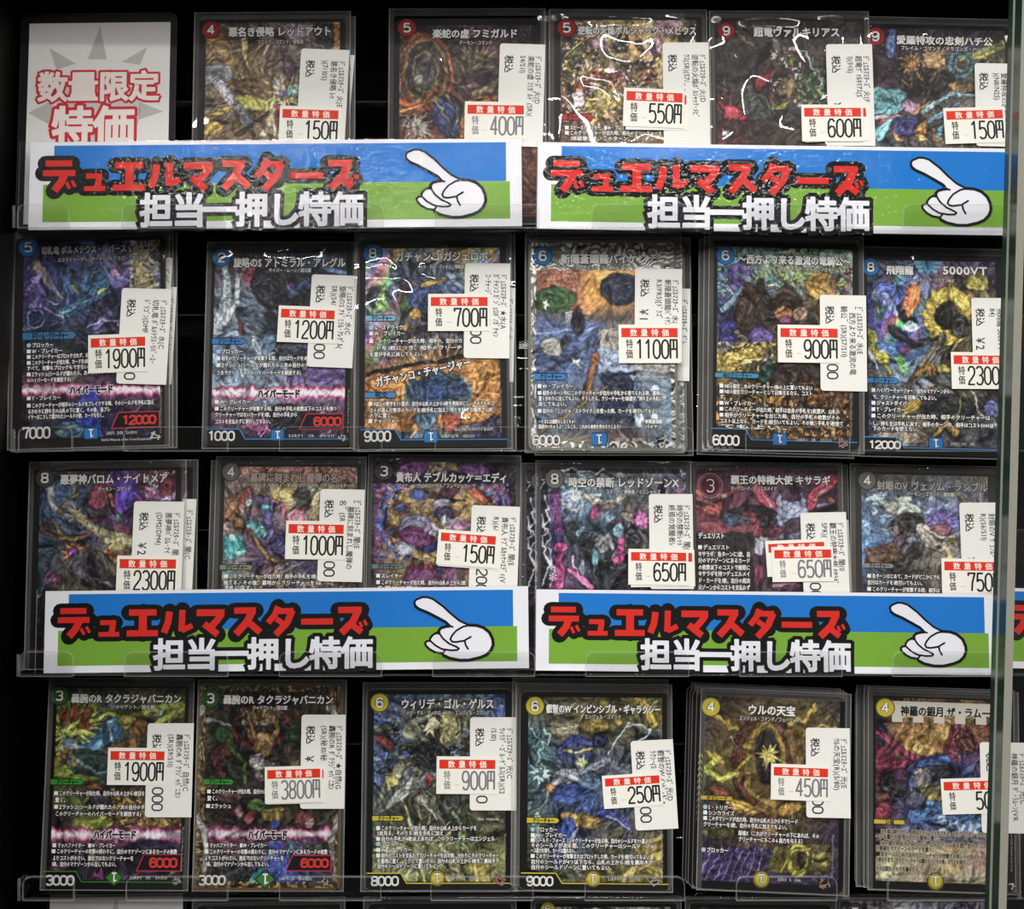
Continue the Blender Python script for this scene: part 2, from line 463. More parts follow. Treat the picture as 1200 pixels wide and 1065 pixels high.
def rastered(spec, X, Y, S, seed):
    """colours (linear) at the points X, Y given in the units the spec is written in; S is the art's width in those units"""
    rng = np.random.default_rng(seed)
    nx, ny = X / S, Y / S
    wx = (fbm(nx, ny, 9, rng) - .5); wy = (fbm(nx + 7.3, ny + 2.1, 9, rng) - .5)
    fx = (fbm(nx, ny, 28, rng, 2) - .5); fy = (fbm(nx + 3.7, ny + 9.1, 28, rng, 2) - .5)
    wa = spec.get('warp', 0.04)
    PX, PY = X + (wx * wa + fx * wa * .5) * S, Y + (wy * wa + fy * wa * .5) * S
    grid = [r.split() for r in spec['grid']]
    G = np.array([[lin(c) for c in r] for r in grid])
    x0, x1, y0, y1 = spec['_r']
    u = np.clip((PX - x0) / (x1 - x0), 0, .999) * (G.shape[1] - 1); v = np.clip((PY - y0) / (y1 - y0), 0, .999) * (G.shape[0] - 1)
    ui, vi = u.astype(int), v.astype(int); fu, fv = smooth(u - ui)[:, None], smooth(v - vi)[:, None]
    C = (G[vi, ui] * (1 - fu) + G[vi, ui + 1] * fu) * (1 - fv) + (G[vi + 1, ui] * (1 - fu) + G[vi + 1, ui + 1] * fu) * fv
    C0 = C.copy()
    idc, edge = cells(nx + wx * .12, ny + wy * .12, spec.get('cell', 13), rng)
    idd, edged = cells(nx * 1.0 + wx * .2, ny * .7 + wy * .2, spec.get('cell', 13) * 2.3, rng)
    tone = 0.62 + 0.5 * idc + 0.35 * (idd - .5)
    fac = spec.get('facet', 1.0)
    C = C * (1 + (tone - 0.87) * fac)[:, None]
    st = fbm(nx * 3 + ny * 2, ny * 3 - nx * 2, 9, rng, 3)
    q1 = fbm(nx + 2.2, ny + 6.1, 7, rng, 3); q2 = fbm(nx * 1.3 + 8.2, ny * .8 + 3.1, 8, rng, 2)
    # brushwork: noise drawn out along a slowly turning direction
    al = 6.28 * (fbm(nx + 3.3, ny + 5.5, 3.4, rng, 2) * 1.6 + .2)
    lic = 0; gseed = rng.integers(1 << 30)
    for k in range(-5, 6):
        s_ = k * .011
        lic = lic + vnoise((nx + np.cos(al) * s_) * 62, (ny + np.sin(al) * s_) * 62, np.random.default_rng(gseed))
    lic = lic / 11; lic = np.clip((lic - lic.mean()) / (lic.std() * 3.2) + .5, 0, 1)
    t = (q2 * 9) % 1
    hi = np.exp(-((t - .3) / .08) ** 2)[:, None] * .3 * fac; lo = np.exp(-((t - .7) / .12) ** 2)[:, None] * .5 * fac
    C = C * (1 - hi) + (C * 1.4 + .06) * hi; C = C * (1 - lo)
    def seg(pts, wl):
        best = np.full(X.shape, 1e9)
        for i in range(len(pts) - 1):
            (ax, ay), (bx, by) = pts[i], pts[i + 1]
            dx, dy = bx - ax, by - ay; L2 = dx * dx + dy * dy + 1e-9
            t = np.clip(((PX - ax) * dx + (PY - ay) * dy) / L2, 0, 1)
            w = wl[i] + (wl[i + 1] - wl[i]) * t
            best = np.minimum(best, np.hypot(PX - ax - t * dx, PY - ay - t * dy) - w / 2)
        return best
    def lay(sd, col, inked=0.0, soft=None, tex=0.55):
        nonlocal C, C0
        soft = soft or 0.008 * S
        m = np.clip(.5 - sd / soft, 0, 1)[:, None]
        k = (1 + (st - .5) * 1.6 * tex + (idd - .5) * .4 * tex)[:, None]
        base = (np.array(lin(col)) if isinstance(col, str) else col) * np.clip(k, .3, 1.8)
        if tex > .3:                                   # drawn contour lines that follow the shape
            t = (sd / (0.05 * S) + 1.6 * q1 + .5 * lic) % 1
            hi = np.exp(-((t - .25) / .07) ** 2)[:, None] * .55; lo = np.exp(-((t - .62) / .09) ** 2)[:, None] * .75
            base = base * (1 - hi) + (base * 1.5 + .10) * hi
            base = base * (1 - lo)
        C0 = C0 * (1 - m) + (np.array(lin(col)) if isinstance(col, str) else col) * m
        C = C * (1 - m) + base * m
        if inked > 0:
            e = np.exp(-(sd / (0.008 * S)) ** 2)[:, None] * inked
            C = C * (1 - e)
    # small background shards in the tones around them
    pal = [np.array(lin(o[k_])) for o in spec['ops'] for k_ in range(len(o)) if isinstance(o[k_], str) and len(o[k_]) == 7]
    H_ = Y.max() - Y.min(); GB = C0.copy()
    for i in range(spec.get('shards', 84)):
        cx, cy = X.min() + rng.random() * S, Y.min() + rng.random() * H_
        j = int(np.argmin((X - cx) ** 2 + (Y - cy) ** 2)); an = al[j] + (rng.random() - .5) * .8
        ln, wd = S * (.04 + .15 * rng.random() ** 2), S * (.014 + .055 * rng.random() ** 2)
        loc = GB[j]; r_ = rng.random()
        col = loc * .22 if r_ < .4 else (loc * 2.1 + .05 if r_ < .8 else (.6 * loc + .4 * pal[rng.integers(len(pal))] if pal else loc))
        bend = (rng.random() - .5) * 1.2
        p0 = (cx - ln * math.cos(an), cy - ln * math.sin(an)); p2 = (cx + ln * math.cos(an + bend), cy + ln * math.sin(an + bend))
        lay(seg([p0, (cx, cy), p2], [S * .003, wd, S * .002]), col, .55)
    for op in spec['ops']:
        k = op[0]
        if k == 'e':
            _, cx, cy, rx, ry, rot, col = op[:7]
            a = math.radians(rot); dx, dy = PX - cx, PY - cy
            ex, ey = (dx * math.cos(a) + dy * math.sin(a)) / rx, (-dx * math.sin(a) + dy * math.cos(a)) / ry
            lay((np.hypot(ex, ey) - 1) * min(rx, ry), col, *(op[7:] or (.6,)))
        elif k == 'g':                      # soft glow-coloured patch of ink
            _, cx, cy, rx, ry, rot, col = op[:7]
            a = math.radians(rot); dx, dy = PX - cx, PY - cy
            ex, ey = (dx * math.cos(a) + dy * math.sin(a)) / rx, (-dx * math.sin(a) + dy * math.cos(a)) / ry
            m = np.clip(1.15 - np.hypot(ex, ey), 0, 1)[:, None] ** .8 * (.6 + .6 * st[:, None]); m = np.clip(m, 0, 1)
            C = C * (1 - m) + np.array(lin(col)) * (.7 + .6 * idd)[:, None] * m
        elif k == 'p':
            pts = op[1]; ins = np.zeros(X.shape, bool); d = np.full(X.shape, 1e9); n = len(pts)
            for i in range(n):
                (ax, ay), (bx, by) = pts[i], pts[(i + 1) % n]
                c = ((ay > PY) != (by > PY)) & (PX < (bx - ax) * (PY - ay) / (by - ay + 1e-9) + ax); ins ^= c
                dx, dy = bx - ax, by - ay; t = np.clip(((PX - ax) * dx + (PY - ay) * dy) / (dx * dx + dy * dy + 1e-9), 0, 1)
                d = np.minimum(d, np.hypot(PX - ax - t * dx, PY - ay - t * dy))
            lay(np.where(ins, -d, d), op[2], *(op[3:] or (.6,)))
        elif k == 's':
            pts, w0, w1, col = op[1:5]; n = len(pts) - 1
            lay(seg(pts, [w0 + (w1 - w0) * i / n for i in range(n + 1)]), col, *(op[5:] or (.6,)))
        elif k == 'o':
            _, cx, cy, rx, ry, w, col = op[:7]
            lay(np.abs((np.hypot((PX - cx) / rx, (PY - cy) / ry) - 1) * min(rx, ry)) - w / 2, col, *(op[7:] or (.4,)))
        elif k == 'r':
            _, cx, cy, r0, r1, n, col = op[:7]; a0, a1 = (op[7:9] if len(op) > 8 else (0, 360))
            for i in range(n):
                a = math.radians(a0 + (a1 - a0) * (i + rng.random() * .7) / n); q = r0 + (r1 - r0) * rng.random() * .3; e = r1 * (.6 + .4 * rng.random())
                lay(seg([(cx + q * math.cos(a), cy + q * math.sin(a)), (cx + e * math.cos(a), cy + e * math.sin(a))], [S * .018, S * .002]), col, 0)
        elif k == 'l':
            pts = op[1]; out = [pts[0]]
            for a, b in zip(pts, pts[1:]):
                for t in (.25, .5, .75, 1): out.append((a[0] + (b[0] - a[0]) * t + (rng.random() - .5) * S * .05 * (t < 1), a[1] + (b[1] - a[1]) * t + (rng.random() - .5) * S * .05 * (t < 1)))
            lay(seg(out, [op[3] if len(op) > 3 else S * .012] * len(out)), op[2], 0, None, .1)
        elif k == 'f':
            _, cx, cy, rx, ry, col, thr = op
            q = fbm(nx + 5.5, ny + 1.7, 16, rng, 3) - .6 * np.clip(np.hypot((PX - cx) / rx, (PY - cy) / ry), 0, 3) ** 2 * .5
            lay((thr - q) * S * .12, col, .25)
        elif k == 'x':
            _, ax, ay, bx, by, cols, am = op
            ic, ie = cells((nx + wx * .1) * 1.0, ny + wy * .1, 58, rng); m = ((X > ax) & (X < bx) & (Y > ay) & (Y < by) & (ic < am))[:, None]
            P = np.array([lin(c) for c in cols.split()]); ch = P[(ic / max(am, 1e-6) * 97).astype(int) % len(P)]
            C = np.where(m, C * .35 + ch * .75, C)
        elif k == 'w':                      # filigree: fine contour lines inside a frame-shaped border
            _, ax, ay, bx, by, col, dens, wid = op[:8]
            inside = (X > ax) & (X < bx) & (Y > ay) & (Y < by)
            q = fbm(nx + 1.1, ny + 4.2, 5, rng, 2) + .25 * fbm(nx, ny, 17, rng, 1)
            m = (~inside & (np.abs(((q * dens) % 1) - .5) < wid))[:, None]
            C = np.where(m, np.array(lin(col)) * (.75 + .5 * st[:, None]), C)
        elif k == 'q':                      # plain ink everywhere outside a rectangle
            _, ax, ay, bx, by, col = op
            m = ~((X > ax) & (X < bx) & (Y > ay) & (Y < by))
            C = np.where(m[:, None], np.array(lin(col)) * (.7 + .6 * st[:, None]), C)
        elif k == 'v':                      # rainbow reflection of foil, put into the colour as slanted bands
            _, cx, cy, rx, ry, am = op
            h = ((nx * 1.7 + ny * 1.1) * 2.2 + .3 * wx) % 1
            R = np.stack([np.clip(np.abs(h * 6 - 3) - 1, 0, 1), np.clip(2 - np.abs(h * 6 - 2), 0, 1), np.clip(2 - np.abs(h * 6 - 4), 0, 1)], 1)
            m = np.clip(1.1 - np.hypot((PX - cx) / rx, (PY - cy) / ry), 0, 1)[:, None] * am * (.5 + idd[:, None] * .8); m = np.clip(m, 0, 1)
            C = C * (1 - m) + (R ** 2 * .6 + .12) * m
        elif k == 'b':                      # jagged energy band
            _, yc, hh = op
            jag = hh * (.55 + 1.1 * np.abs(fbm(nx * 1.0, ny * .15, 26, rng, 2) - .5) * 2.2)
            t = np.abs(Y - yc) / jag
            for lim, col in ((1.25, '#7c2a52'), (1.0, '#c2558a'), (.72, '#e3a9c4'), (.42, '#e9dfe8')):
                m = (np.clip((lim - t) * 5, 0, 1))[:, None]; C = C * (1 - m) + np.array(lin(col)) * (.8 + .35 * idd[:, None]) * m
        elif k == 'd':                      # printed text panel: darker ink below a line
            _, yt, am = op
            m = np.clip((Y - yt) / (S * .04), 0, 1)[:, None] * am; C = C * (1 - m) + np.array(lin('#15151c')) * m
    a_ = spec.get('brush', .55)
    C = C * (1 + (lic - .5) * 1.5 * a_)[:, None]
    hb = np.clip((lic - .66) * 5, 0, 1)[:, None] * .42 * a_; C = C * (1 - hb) + (C * 1.8 + .05) * hb
    C = C * (1 - np.clip((.36 - lic) * 5, 0, 1)[:, None] * .6 * a_)
    lines = np.clip(1 - edge / .10, 0, 1) * spec.get('line', .45)
    lines = np.maximum(lines, np.clip(1 - edged / .08, 0, 1) * spec.get('line', .45) * .5)
    C = C * (1 - lines * spec.get('facet', 1))[:, None]
    hl = np.clip((fbm(nx * 1.2 + ny * .8 + 1, ny * 4 - nx * 3, 9, rng, 2) - .70) * 9, 0, 1) * spec.get('spark', .35) * .1
    C = C * (1 - hl[:, None]) + np.array(spec.get('sparkcol') or (.8, .8, .78)) * hl[:, None]
    C = C * (1.08 * C0.mean() / C.mean())          # keep the printed picture's overall tone
    g = C.mean(axis=1, keepdims=True); C = g + (C - g) * .82
    return np.clip(C, 0.002, 0.95)

# every spec is written in the pixels of an enlarged view: origin ox, oy and factor k of the photo
ART = {}
ART['A1'] = dict(z=(220, 0, 5), seed=11, grid=['#54442f #4a3b2a #6a5648 #7a4e38', '#8d7648 #6e5836 #70605a #6b4e48', '#6d665c #7d5a3a #84766c #8a5c52', '#9a8340 #6e6238 #8d8140 #a08a70', '#b08f3c #3c3526 #6a5d34 #6f4a32'], ops=[
 ('o', 330, 200, 90, 70, 8, '#6b5c42', .2), ('o', 330, 200, 140, 110, 6, '#857250', .2),
 ('s', [(110, 220), (200, 330), (290, 430)], 26, 6, '#c8a868'), ('s', [(330, 230), (350, 420)], 34, 14, '#bd9a63'), ('s', [(470, 280), (440, 480)], 30, 14, '#a78f6a'),
 ('e', 200, 290, 60, 120, -30, '#93743f'), ('s', [(105, 450), (215, 440)], 120, 100, '#7d7c80'), ('s', [(185, 500), (300, 660)], 62, 74, '#b4b2b8'), ('s', [(300, 640), (350, 720)], 80, 60, '#6c6870'),
 ('s', [(250, 500), (420, 520)], 16, 10, '#6b2a28'), ('s', [(260, 470), (400, 470)], 12, 10, '#7c3a34'), ('s', [(280, 540), (420, 580)], 14, 10, '#612622'),
 ('p', [(470, 470), (540, 470), (600, 560), (520, 570)], '#85749a'), ('p', [(540, 290), (640, 400), (600, 520), (560, 420)], '#4b2a3c'), ('p', [(560, 140), (740, 140), (690, 260), (600, 230)], '#9c8090'),
 ('e', 800, 200, 60, 90, 0, '#2d2826'), ('s', [(690, 240), (790, 280)], 24, 12, '#77706e'), ('s', [(880, 140), (870, 290)], 40, 40, '#b1783a'),
 ('e', 380, 610, 110, 40, 15, '#a9a240'), ('p', [(500, 540), (540, 800), (420, 800)], '#b2a684'), ('p', [(500, 620), (545, 640), (520, 790)], '#a43a34'), ('e', 620, 540, 50, 40, 0, '#7aa8a0'),
 ('p', [(110, 700), (220, 750), (160, 800), (100, 790)], '#d3ad44'), ('s', [(130, 700), (260, 640)], 40, 20, '#b9973c'), ('s', [(300, 800), (470, 660)], 30, 10, '#3a3426'), ('r', 560, 560, 30, 160, 14, '#c9b25c')])
ART['A2'] = dict(z=(430, 0, 5), seed=12, grid=['#1c1216 #24161a #3a2226 #20161c', '#5a3426 #402220 #382020 #2e1a20', '#6e4426 #542c20 #4a2a22 #5c341e', '#7e3422 #40302c #4e4a50 #82481e', '#5a2420 #2a2430 #303450 #7a4020'], spark=.2, ops=[
 ('o', 345, 420, 120, 190, 26, '#7d5c30', .6), ('o', 345, 420, 150, 220, 16, '#9a4a24', .3), ('e', 340, 420, 88, 150, 20, '#3a3430'), ('o', 340, 430, 70, 120, 10, '#8c7a44'), ('e', 300, 470, 30, 30, 0, '#8a8478'),
 ('s', [(200, 600), (300, 640), (400, 520)], 40, 10, '#b0521c'), ('s', [(200, 660), (360, 600)], 20, 8, '#d47a28'), ('e', 620, 370, 90, 60, -30, '#5a4c36'), ('p', [(500, 330), (640, 280), (600, 420), (520, 500)], '#4c4230'),
 ('r', 640, 380, 60, 150, 12, '#7a6640', 200, 380), ('s', [(640, 560), (740, 500), (780, 470)], 60, 30, '#7a6a4c'), ('s', [(600, 640), (780, 560)], 50, 20, '#a35a1e'),
 ('e', 470, 690, 80, 120, -20, '#2e3a66'), ('s', [(400, 600), (470, 720), (500, 800)], 14, 8, '#9a9070'), ('s', [(460, 560), (520, 640), (540, 780)], 16, 6, '#b5a484'), ('e', 290, 750, 80, 40, 20, '#6e6a6c'), ('r', 300, 760, 20, 110, 16, '#a89a86'), ('s', [(560, 800), (580, 600), (700, 560)], 34, 12, '#c07a2a')])
ART['A3'] = dict(z=(620, 0, 5), seed=13, foil=1, grid=['#3a3230 #8a7440 #b49a5c #4a3c38', '#4a4434 #7c6c4c #a8905a #5a4a44', '#6a4034 #7a5e48 #5a4638 #70503c', '#7c5a44 #8a7a50 #6e5a40 #a08a5a', '#3a342a #6c6038 #847650 #9c8a58'], ops=[
 ('p', [(560, 130), (660, 130), (640, 350), (560, 300)], '#d8b04c'), ('g', 640, 230, 160, 130, 20, '#c7a06a'), ('e', 400, 270, 70, 30, 20, '#c092a2'), ('e', 820, 160, 90, 60, 0, '#b88a98'), ('e', 730, 280, 40, 60, 0, '#c99ab0'),
 ('e', 270, 330, 110, 60, -40, '#3c3826'), ('s', [(210, 330), (370, 210)], 20, 6, '#a89448'), ('o', 290, 380, 70, 60, 22, '#7a6c34', .5), ('e', 540, 260, 50, 60, 0, '#3a302c'), ('s', [(640, 250), (670, 330), (650, 400)], 34, 18, '#2e2624'),
 ('s', [(720, 270), (750, 350), (700, 400)], 36, 16, '#352a28'), ('e', 640, 440, 90, 80, 0, '#4a3828'), ('p', [(560, 410), (720, 410), (660, 520)], '#6a5638'), ('s', [(300, 520), (400, 440), (540, 460)], 90, 60, '#7d3c2a'),
 ('p', [(360, 500), (400, 480), (380, 560), (350, 540)], '#d8d2cc'), ('p', [(250, 560), (310, 520), (330, 620), (260, 640)], '#e0c8cc'), ('o', 515, 500, 30, 28, 12, '#c46a4a'), ('o', 700, 450, 34, 36, 10, '#c46a4a'),
 ('e', 440, 600, 120, 60, -25, '#8c7c40'), ('s', [(340, 620), (450, 520), (520, 560)], 30, 14, '#b0a050'), ('r', 420, 640, 30, 160, 14, '#c9b05a'), ('x', 190, 130, 990, 830, '#c8b8a0 #e0c060 #a890a8 #706050', .2)])
ART['A4'] = dict(shards=30, brush=.42, z=(810, 0, 5), seed=14, grid=['#332d2b #352f2d #38322f #3a3432', '#322b2a #3a3230 #403430 #3a3230', '#4a2a2a #3c302c #4c443c #443a32', '#6e2a34 #3a302c #4c4238 #55483a', '#4a1c28 #2c2626 #3c362e #4a4034'], warp=.09, facet=.6, ops=[
 ('p', [(160, 600), (240, 600), (330, 720), (200, 700)], '#c03048'), ('e', 190, 555, 28, 14, 20, '#c84058'), ('e', 425, 470, 30, 70, 20, '#a03030'), ('s', [(640, 280), (770, 500)], 8, 14, '#a8c8d4', 0),
 ('e', 540, 350, 60, 60, 0, '#4a4a3a'), ('x', 460, 280, 640, 640, '#d8d0c8 #6a6a5a #a04040 #403a38', .35), ('e', 560, 520, 50, 70, -30, '#a8966a'), ('s', [(520, 500), (640, 620)], 30, 12, '#8e7a56'), ('e', 600, 370, 20, 30, 0, '#8a9a50'),
 ('e', 690, 520, 60, 90, 0, '#44543c'), ('x', 620, 420, 780, 640, '#60a070 #305040 #b0a070 #302c2c', .4), ('s', [(340, 540), (440, 640)], 60, 30, '#55505c'), ('e', 380, 640, 90, 90, 0, '#4a4c46'), ('s', [(480, 650), (600, 620)], 20, 8, '#b5b848'), ('e', 560, 700, 60, 50, 0, '#33302e'),
 ('p', [(260, 670), (330, 700), (300, 760)], '#a8283c'), ('r', 180, 775, 2, 22, 10, '#d8d8e8')])
ART['A5'] = dict(z=(960, 0, 5), seed=15, grid=['#22141c #2a1a26 #2c1c34 #362a3c', '#32202c #2c2028 #4c4440 #6c6a3c', '#40303a #44382e #5c584a #4a5060', '#5c7476 #4c4a58 #645040 #506a78', '#6a7a80 #463c50 #8a6a40 #705a4c'], spark=.25, ops=[
 ('p', [(400, 190), (440, 180), (440, 350), (405, 355), (385, 280)], '#55689c'), ('s', [(320, 220), (350, 420), (340, 540)], 22, 8, '#5a3024'), ('p', [(860, 320), (1090, 230), (1090, 290), (880, 370)], '#a49c40'), ('s', [(820, 360), (1090, 250)], 30, 26, '#8d8c48'),
 ('r', 530, 385, 30, 80, 14, '#a87a4c'), ('e', 530, 385, 30, 28, 0, '#a8703a'), ('p', [(600, 300), (700, 290), (720, 420), (640, 440)], '#8a6c40'), ('x', 600, 290, 730, 450, '#b08a50 #6a5030', .5), ('o', 830, 380, 70, 70, 22, '#4a7c84'), ('o', 830, 380, 40, 40, 10, '#7aa0a0'),
 ('e', 640, 480, 130, 80, 0, '#2a2420'), ('s', [(560, 430), (610, 500)], 12, 6, '#b09050'), ('s', [(470, 470), (540, 520)], 14, 4, '#9a7a50'), ('s', [(640, 480), (720, 400)], 30, 14, '#6c5436'), ('e', 400, 600, 120, 70, -20, '#5f98a0'), ('e', 360, 560, 70, 40, 20, '#5a9296'),
 ('s', [(340, 800), (440, 640), (530, 600)], 70, 30, '#6eaab4'), ('s', [(330, 700), (480, 690)], 26, 10, '#c8c0c4'), ('s', [(340, 740), (460, 660)], 14, 8, '#b04048'), ('e', 540, 630, 60, 40, 20, '#b088a4'), ('p', [(440, 700), (600, 680), (540, 800), (430, 790)], '#3c3a74'),
 ('s', [(600, 660), (760, 570), (900, 560)], 34, 16, '#90b0bc'), ('s', [(640, 720), (820, 610)], 40, 18, '#6890a8'), ('p', [(750, 500), (810, 490), (800, 560)], '#c09050'), ('p', [(540, 780), (640, 700), (600, 830)], '#c89040'), ('p', [(430, 770), (490, 830), (440, 830)], '#d0a048'),
 ('p', [(570, 770), (640, 830), (580, 830)], '#d8a848'), ('p', [(660, 760), (720, 830), (650, 830)], '#b88438'), ('s', [(560, 660), (640, 610)], 24, 10, '#c89a50'), ('s', [(680, 800), (740, 690)], 30, 12, '#5aa0b0')])
B = (210, 260, 3.804)
ART['B1'] = dict(z=(0, 260, 3.804), seed=21, foil=0, grid=['#2c2c54 #343260 #3a3466 #6a6a58', '#3c3a72 #34407a #3c4680 #6a6878', '#2e2e5e #2c4c7c #2c3870 #3a3c6a', '#4a3e7a #30406c #2a2c54 #34346a', '#23334e #1c2438 #262c4a #242c48', '#20222e #1c1c2c #22223a #20222c', '#6a3a5a #5a3a5c #6c3c60 #6a3a5c', '#16162a #16183a #1c1c40 #18182a', '#12121e #181a44 #1c2248 #14141e'], ops=[
 ('p', [(480, 70), (560, 230), (470, 240), (430, 160)], '#7068a4'), ('p', [(350, 90), (440, 60), (420, 200), (380, 220)], '#4c5c98'), ('s', [(160, 190), (230, 290), (280, 340)], 44, 20, '#9c8a80'), ('p', [(300, 180), (350, 330), (270, 330)], '#4664a0'), ('p', [(390, 150), (410, 330), (350, 320)], '#3c6aa0'),
 ('p', [(440, 200), (440, 340), (390, 330)], '#4f78ac'), ('s', [(330, 290), (350, 330)], 16, 8, '#c4d87c'), ('e', 450, 260, 55, 50, 0, '#2f6288'), ('s', [(420, 230), (470, 210), (490, 270)], 12, 12, '#6ea4c0'), ('r', 470, 240, 40, 190, 10, '#8a74a0', -70, 40), ('p', [(480, 240), (590, 190), (570, 290), (500, 300)], '#6e68b0'), ('e', 520, 235, 24, 18, 0, '#c088b4'),
 ('e', 490, 400, 90, 70, 0, '#1e2038'), ('s', [(420, 470), (560, 350)], 30, 10, '#54508c'), ('s', [(310, 400), (480, 320)], 50, 20, '#2f6c9a'), ('s', [(280, 410), (410, 350)], 18, 8, '#74b0cc'), ('l', [(105, 310), (230, 410), (290, 430)], '#d0c8dc', 3), ('l', [(190, 310), (260, 370)], '#d0c8dc', 3), ('l', [(390, 480), (470, 440), (560, 460)], '#c0b0d0', 3),
 ('e', 160, 340, 50, 70, 0, '#5a4a8c'), ('f', 160, 300, 90, 110, '#7e72b4', .52), ('x', 575, 85, 705, 300, '#d4c888 #c8bca0 #f0e8c0 #8a8060', .5), ('p', [(590, 130), (680, 130), (640, 200), (690, 300), (600, 290)], '#b8a878'), ('s', [(440, 320), (480, 300)], 18, 6, '#cbd070'),
 ('e', 160, 432, 44, 44, 0, '#1c2648'), ('o', 160, 432, 38, 38, 5, '#6472a8', 0), ('d', 480, .35), ('b', 752, 26), ('e', 395, 820, 40, 60, 0, '#2838c0', 0), ('s', [(340, 930), (395, 760), (420, 960)], 50, 70, '#2030a8', 0), ('e', 320, 930, 60, 40, 0, '#466a88'), ('s', [(260, 940), (340, 900)], 20, 8, '#7a9090'), ('l', [(560, 860), (700, 780)], '#a06aa8', 3), ('s', [(600, 990), (690, 900)], 26, 10, '#3a3470')])
ART['B2'] = dict(z=B, seed=22, grid=['#24283c #2a2c44 #303450 #262c40', '#6a4a62 #2e2c44 #26242e #2c3a52', '#7c8ea0 #6c7c92 #24222c #44506c', '#8a9cae #4a5668 #2a2832 #34405a', '#647892 #54708a #3c4660 #4a4466', '#4a6a88 #5c7a96 #585878 #604a78', '#96a4b4 #8a9cb0 #9a80a8 #80608c', '#6c3a58 #50304c #3a2440 #502e4c', '#3c2438 #2a1c30 #30203c #301e38'], ops=[
 ('s', [(200, 170), (215, 330), (170, 480)], 30, 60, '#a8b4be'), ('s', [(265, 250), (255, 360), (200, 460)], 14, 30, '#cfd8dc', .2), ('p', [(280, 190), (355, 220), (310, 310), (270, 260)], '#b08a9a'), ('e', 315, 245, 28, 34, 20, '#a03c58'), ('e', 420, 290, 100, 100, 0, '#1e1c26'), ('e', 500, 290, 22, 20, 0, '#6c4a90'), ('e', 570, 290, 26, 16, 0, '#4c4488'),
 ('p', [(440, 360), (560, 330), (520, 520), (420, 480)], '#1c1a22'), ('s', [(500, 330), (580, 260)], 30, 16, '#46628a'), ('p', [(260, 420), (285, 500), (260, 500)], '#7a2430'), ('e', 330, 480, 46, 30, 0, '#5c6a7a'), ('s', [(300, 470), (360, 560)], 40, 24, '#6a7888'), ('s', [(390, 420), (460, 520), (430, 600)], 44, 30, '#22202a'),
 ('s', [(330, 520), (360, 640)], 14, 30, '#b4c0c8', .2), ('e', 510, 570, 34, 20, 0, '#4a5668'), ('s', [(560, 180), (720, 170)], 60, 40, '#3a4a64'), ('s', [(640, 200), (740, 230)], 30, 20, '#5878a0'), ('f', 300, 640, 260, 120, '#8fa6b8', .5), ('e', 620, 690, 160, 36, 0, '#66508c', 0), ('s', [(530, 630), (560, 730)], 14, 3, '#241c28'),
 ('b', 765, 28), ('e', 470, 880, 90, 70, 0, '#1a1420'), ('r', 350, 960, 10, 120, 8, '#b060a0', 230, 310), ('l', [(360, 960), (390, 900), (420, 960)], '#d878c0', 4), ('l', [(620, 960), (690, 880)], '#a860a8', 4)])
ART['B3'] = dict(z=(400, 260, 3.804), seed=23, foil=1, grid=['#8fa8a8 #7a8490 #c0a85c #8aa0b8', '#a4a89c #5a6470 #7a8888 #a8b8b0', '#8ca0a8 #3c4454 #4c5870 #88a8a0', '#a89aa8 #5a5860 #444c5c #7a8290', '#7a8488 #54504c #4c5258 #6a7078', '#8a6a48 #90683c #9a6a38 #a87844', '#b07c3c #55627c #4c6080 #c08840', '#7a5c34 #44546c #3c5470 #b87838', '#54503c #44607a #5a5858 #a8602c'], ops=[
 ('v', 200, 230, 150, 200, .55), ('v', 620, 180, 120, 90, .5), ('p', [(210, 120), (290, 120), (240, 210)], '#d0b040'), ('p', [(480, 120), (560, 120), (540, 170)], '#cfa838'), ('p', [(620, 120), (700, 120), (660, 180)], '#c8b040'), ('e', 350, 240, 56, 60, 0, '#444c60'), ('s', [(300, 180), (340, 230)], 20, 10, '#283040'), ('s', [(410, 170), (370, 230)], 20, 10, '#283040'),
 ('e', 260, 230, 50, 50, 0, '#4a5468'), ('e', 470, 220, 50, 46, 0, '#3c4860'), ('e', 160, 345, 46, 44, 0, '#30384c'), ('e', 240, 310, 34, 30, 0, '#5a6678'), ('p', [(290, 300), (460, 290), (440, 420), (320, 410)], '#2c3c68'), ('e', 330, 415, 26, 24, 0, '#c09438'), ('e', 290, 475, 20, 18, 0, '#b08838'),
 ('s', [(360, 290), (460, 260)], 24, 16, '#c8a84c'), ('e', 500, 300, 60, 50, 0, '#46587c'), ('s', [(480, 240), (540, 300)], 30, 20, '#8a98a8'), ('p', [(190, 280), (215, 400), (130, 410)], '#98c070'), ('v', 150, 540, 120, 120, .45), ('f', 400, 520, 280, 90, '#302c30', .5), ('e', 400, 540, 60, 30, 0, '#54606c'),
 ('p', [(105, 690), (705, 570), (705, 880), (105, 960)], '#a8702c', .2), ('p', [(105, 700), (330, 640), (300, 800), (105, 780)], '#b5762c', .1), ('r', 440, 740, 110, 330, 30, '#d8a048'), ('p', [(105, 672), (705, 560), (705, 584), (105, 694)], '#17171a', 0), ('e', 430, 770, 150, 100, 0, '#5c7c88', 0), ('e', 400, 710, 90, 50, 0, '#33486a'), ('p', [(330, 720), (480, 710), (460, 830), (350, 830)], '#2c4878'),
 ('s', [(340, 700), (380, 690)], 18, 10, '#c0a040'), ('e', 340, 770, 36, 40, 0, '#3c5478'), ('e', 510, 750, 44, 46, 0, '#3a5074'), ('e', 370, 890, 50, 36, 0, '#527088'), ('p', [(450, 850), (530, 860), (500, 950), (440, 930)], '#a04c34'), ('p', [(560, 900), (705, 860), (705, 970), (560, 970)], '#38344c')])
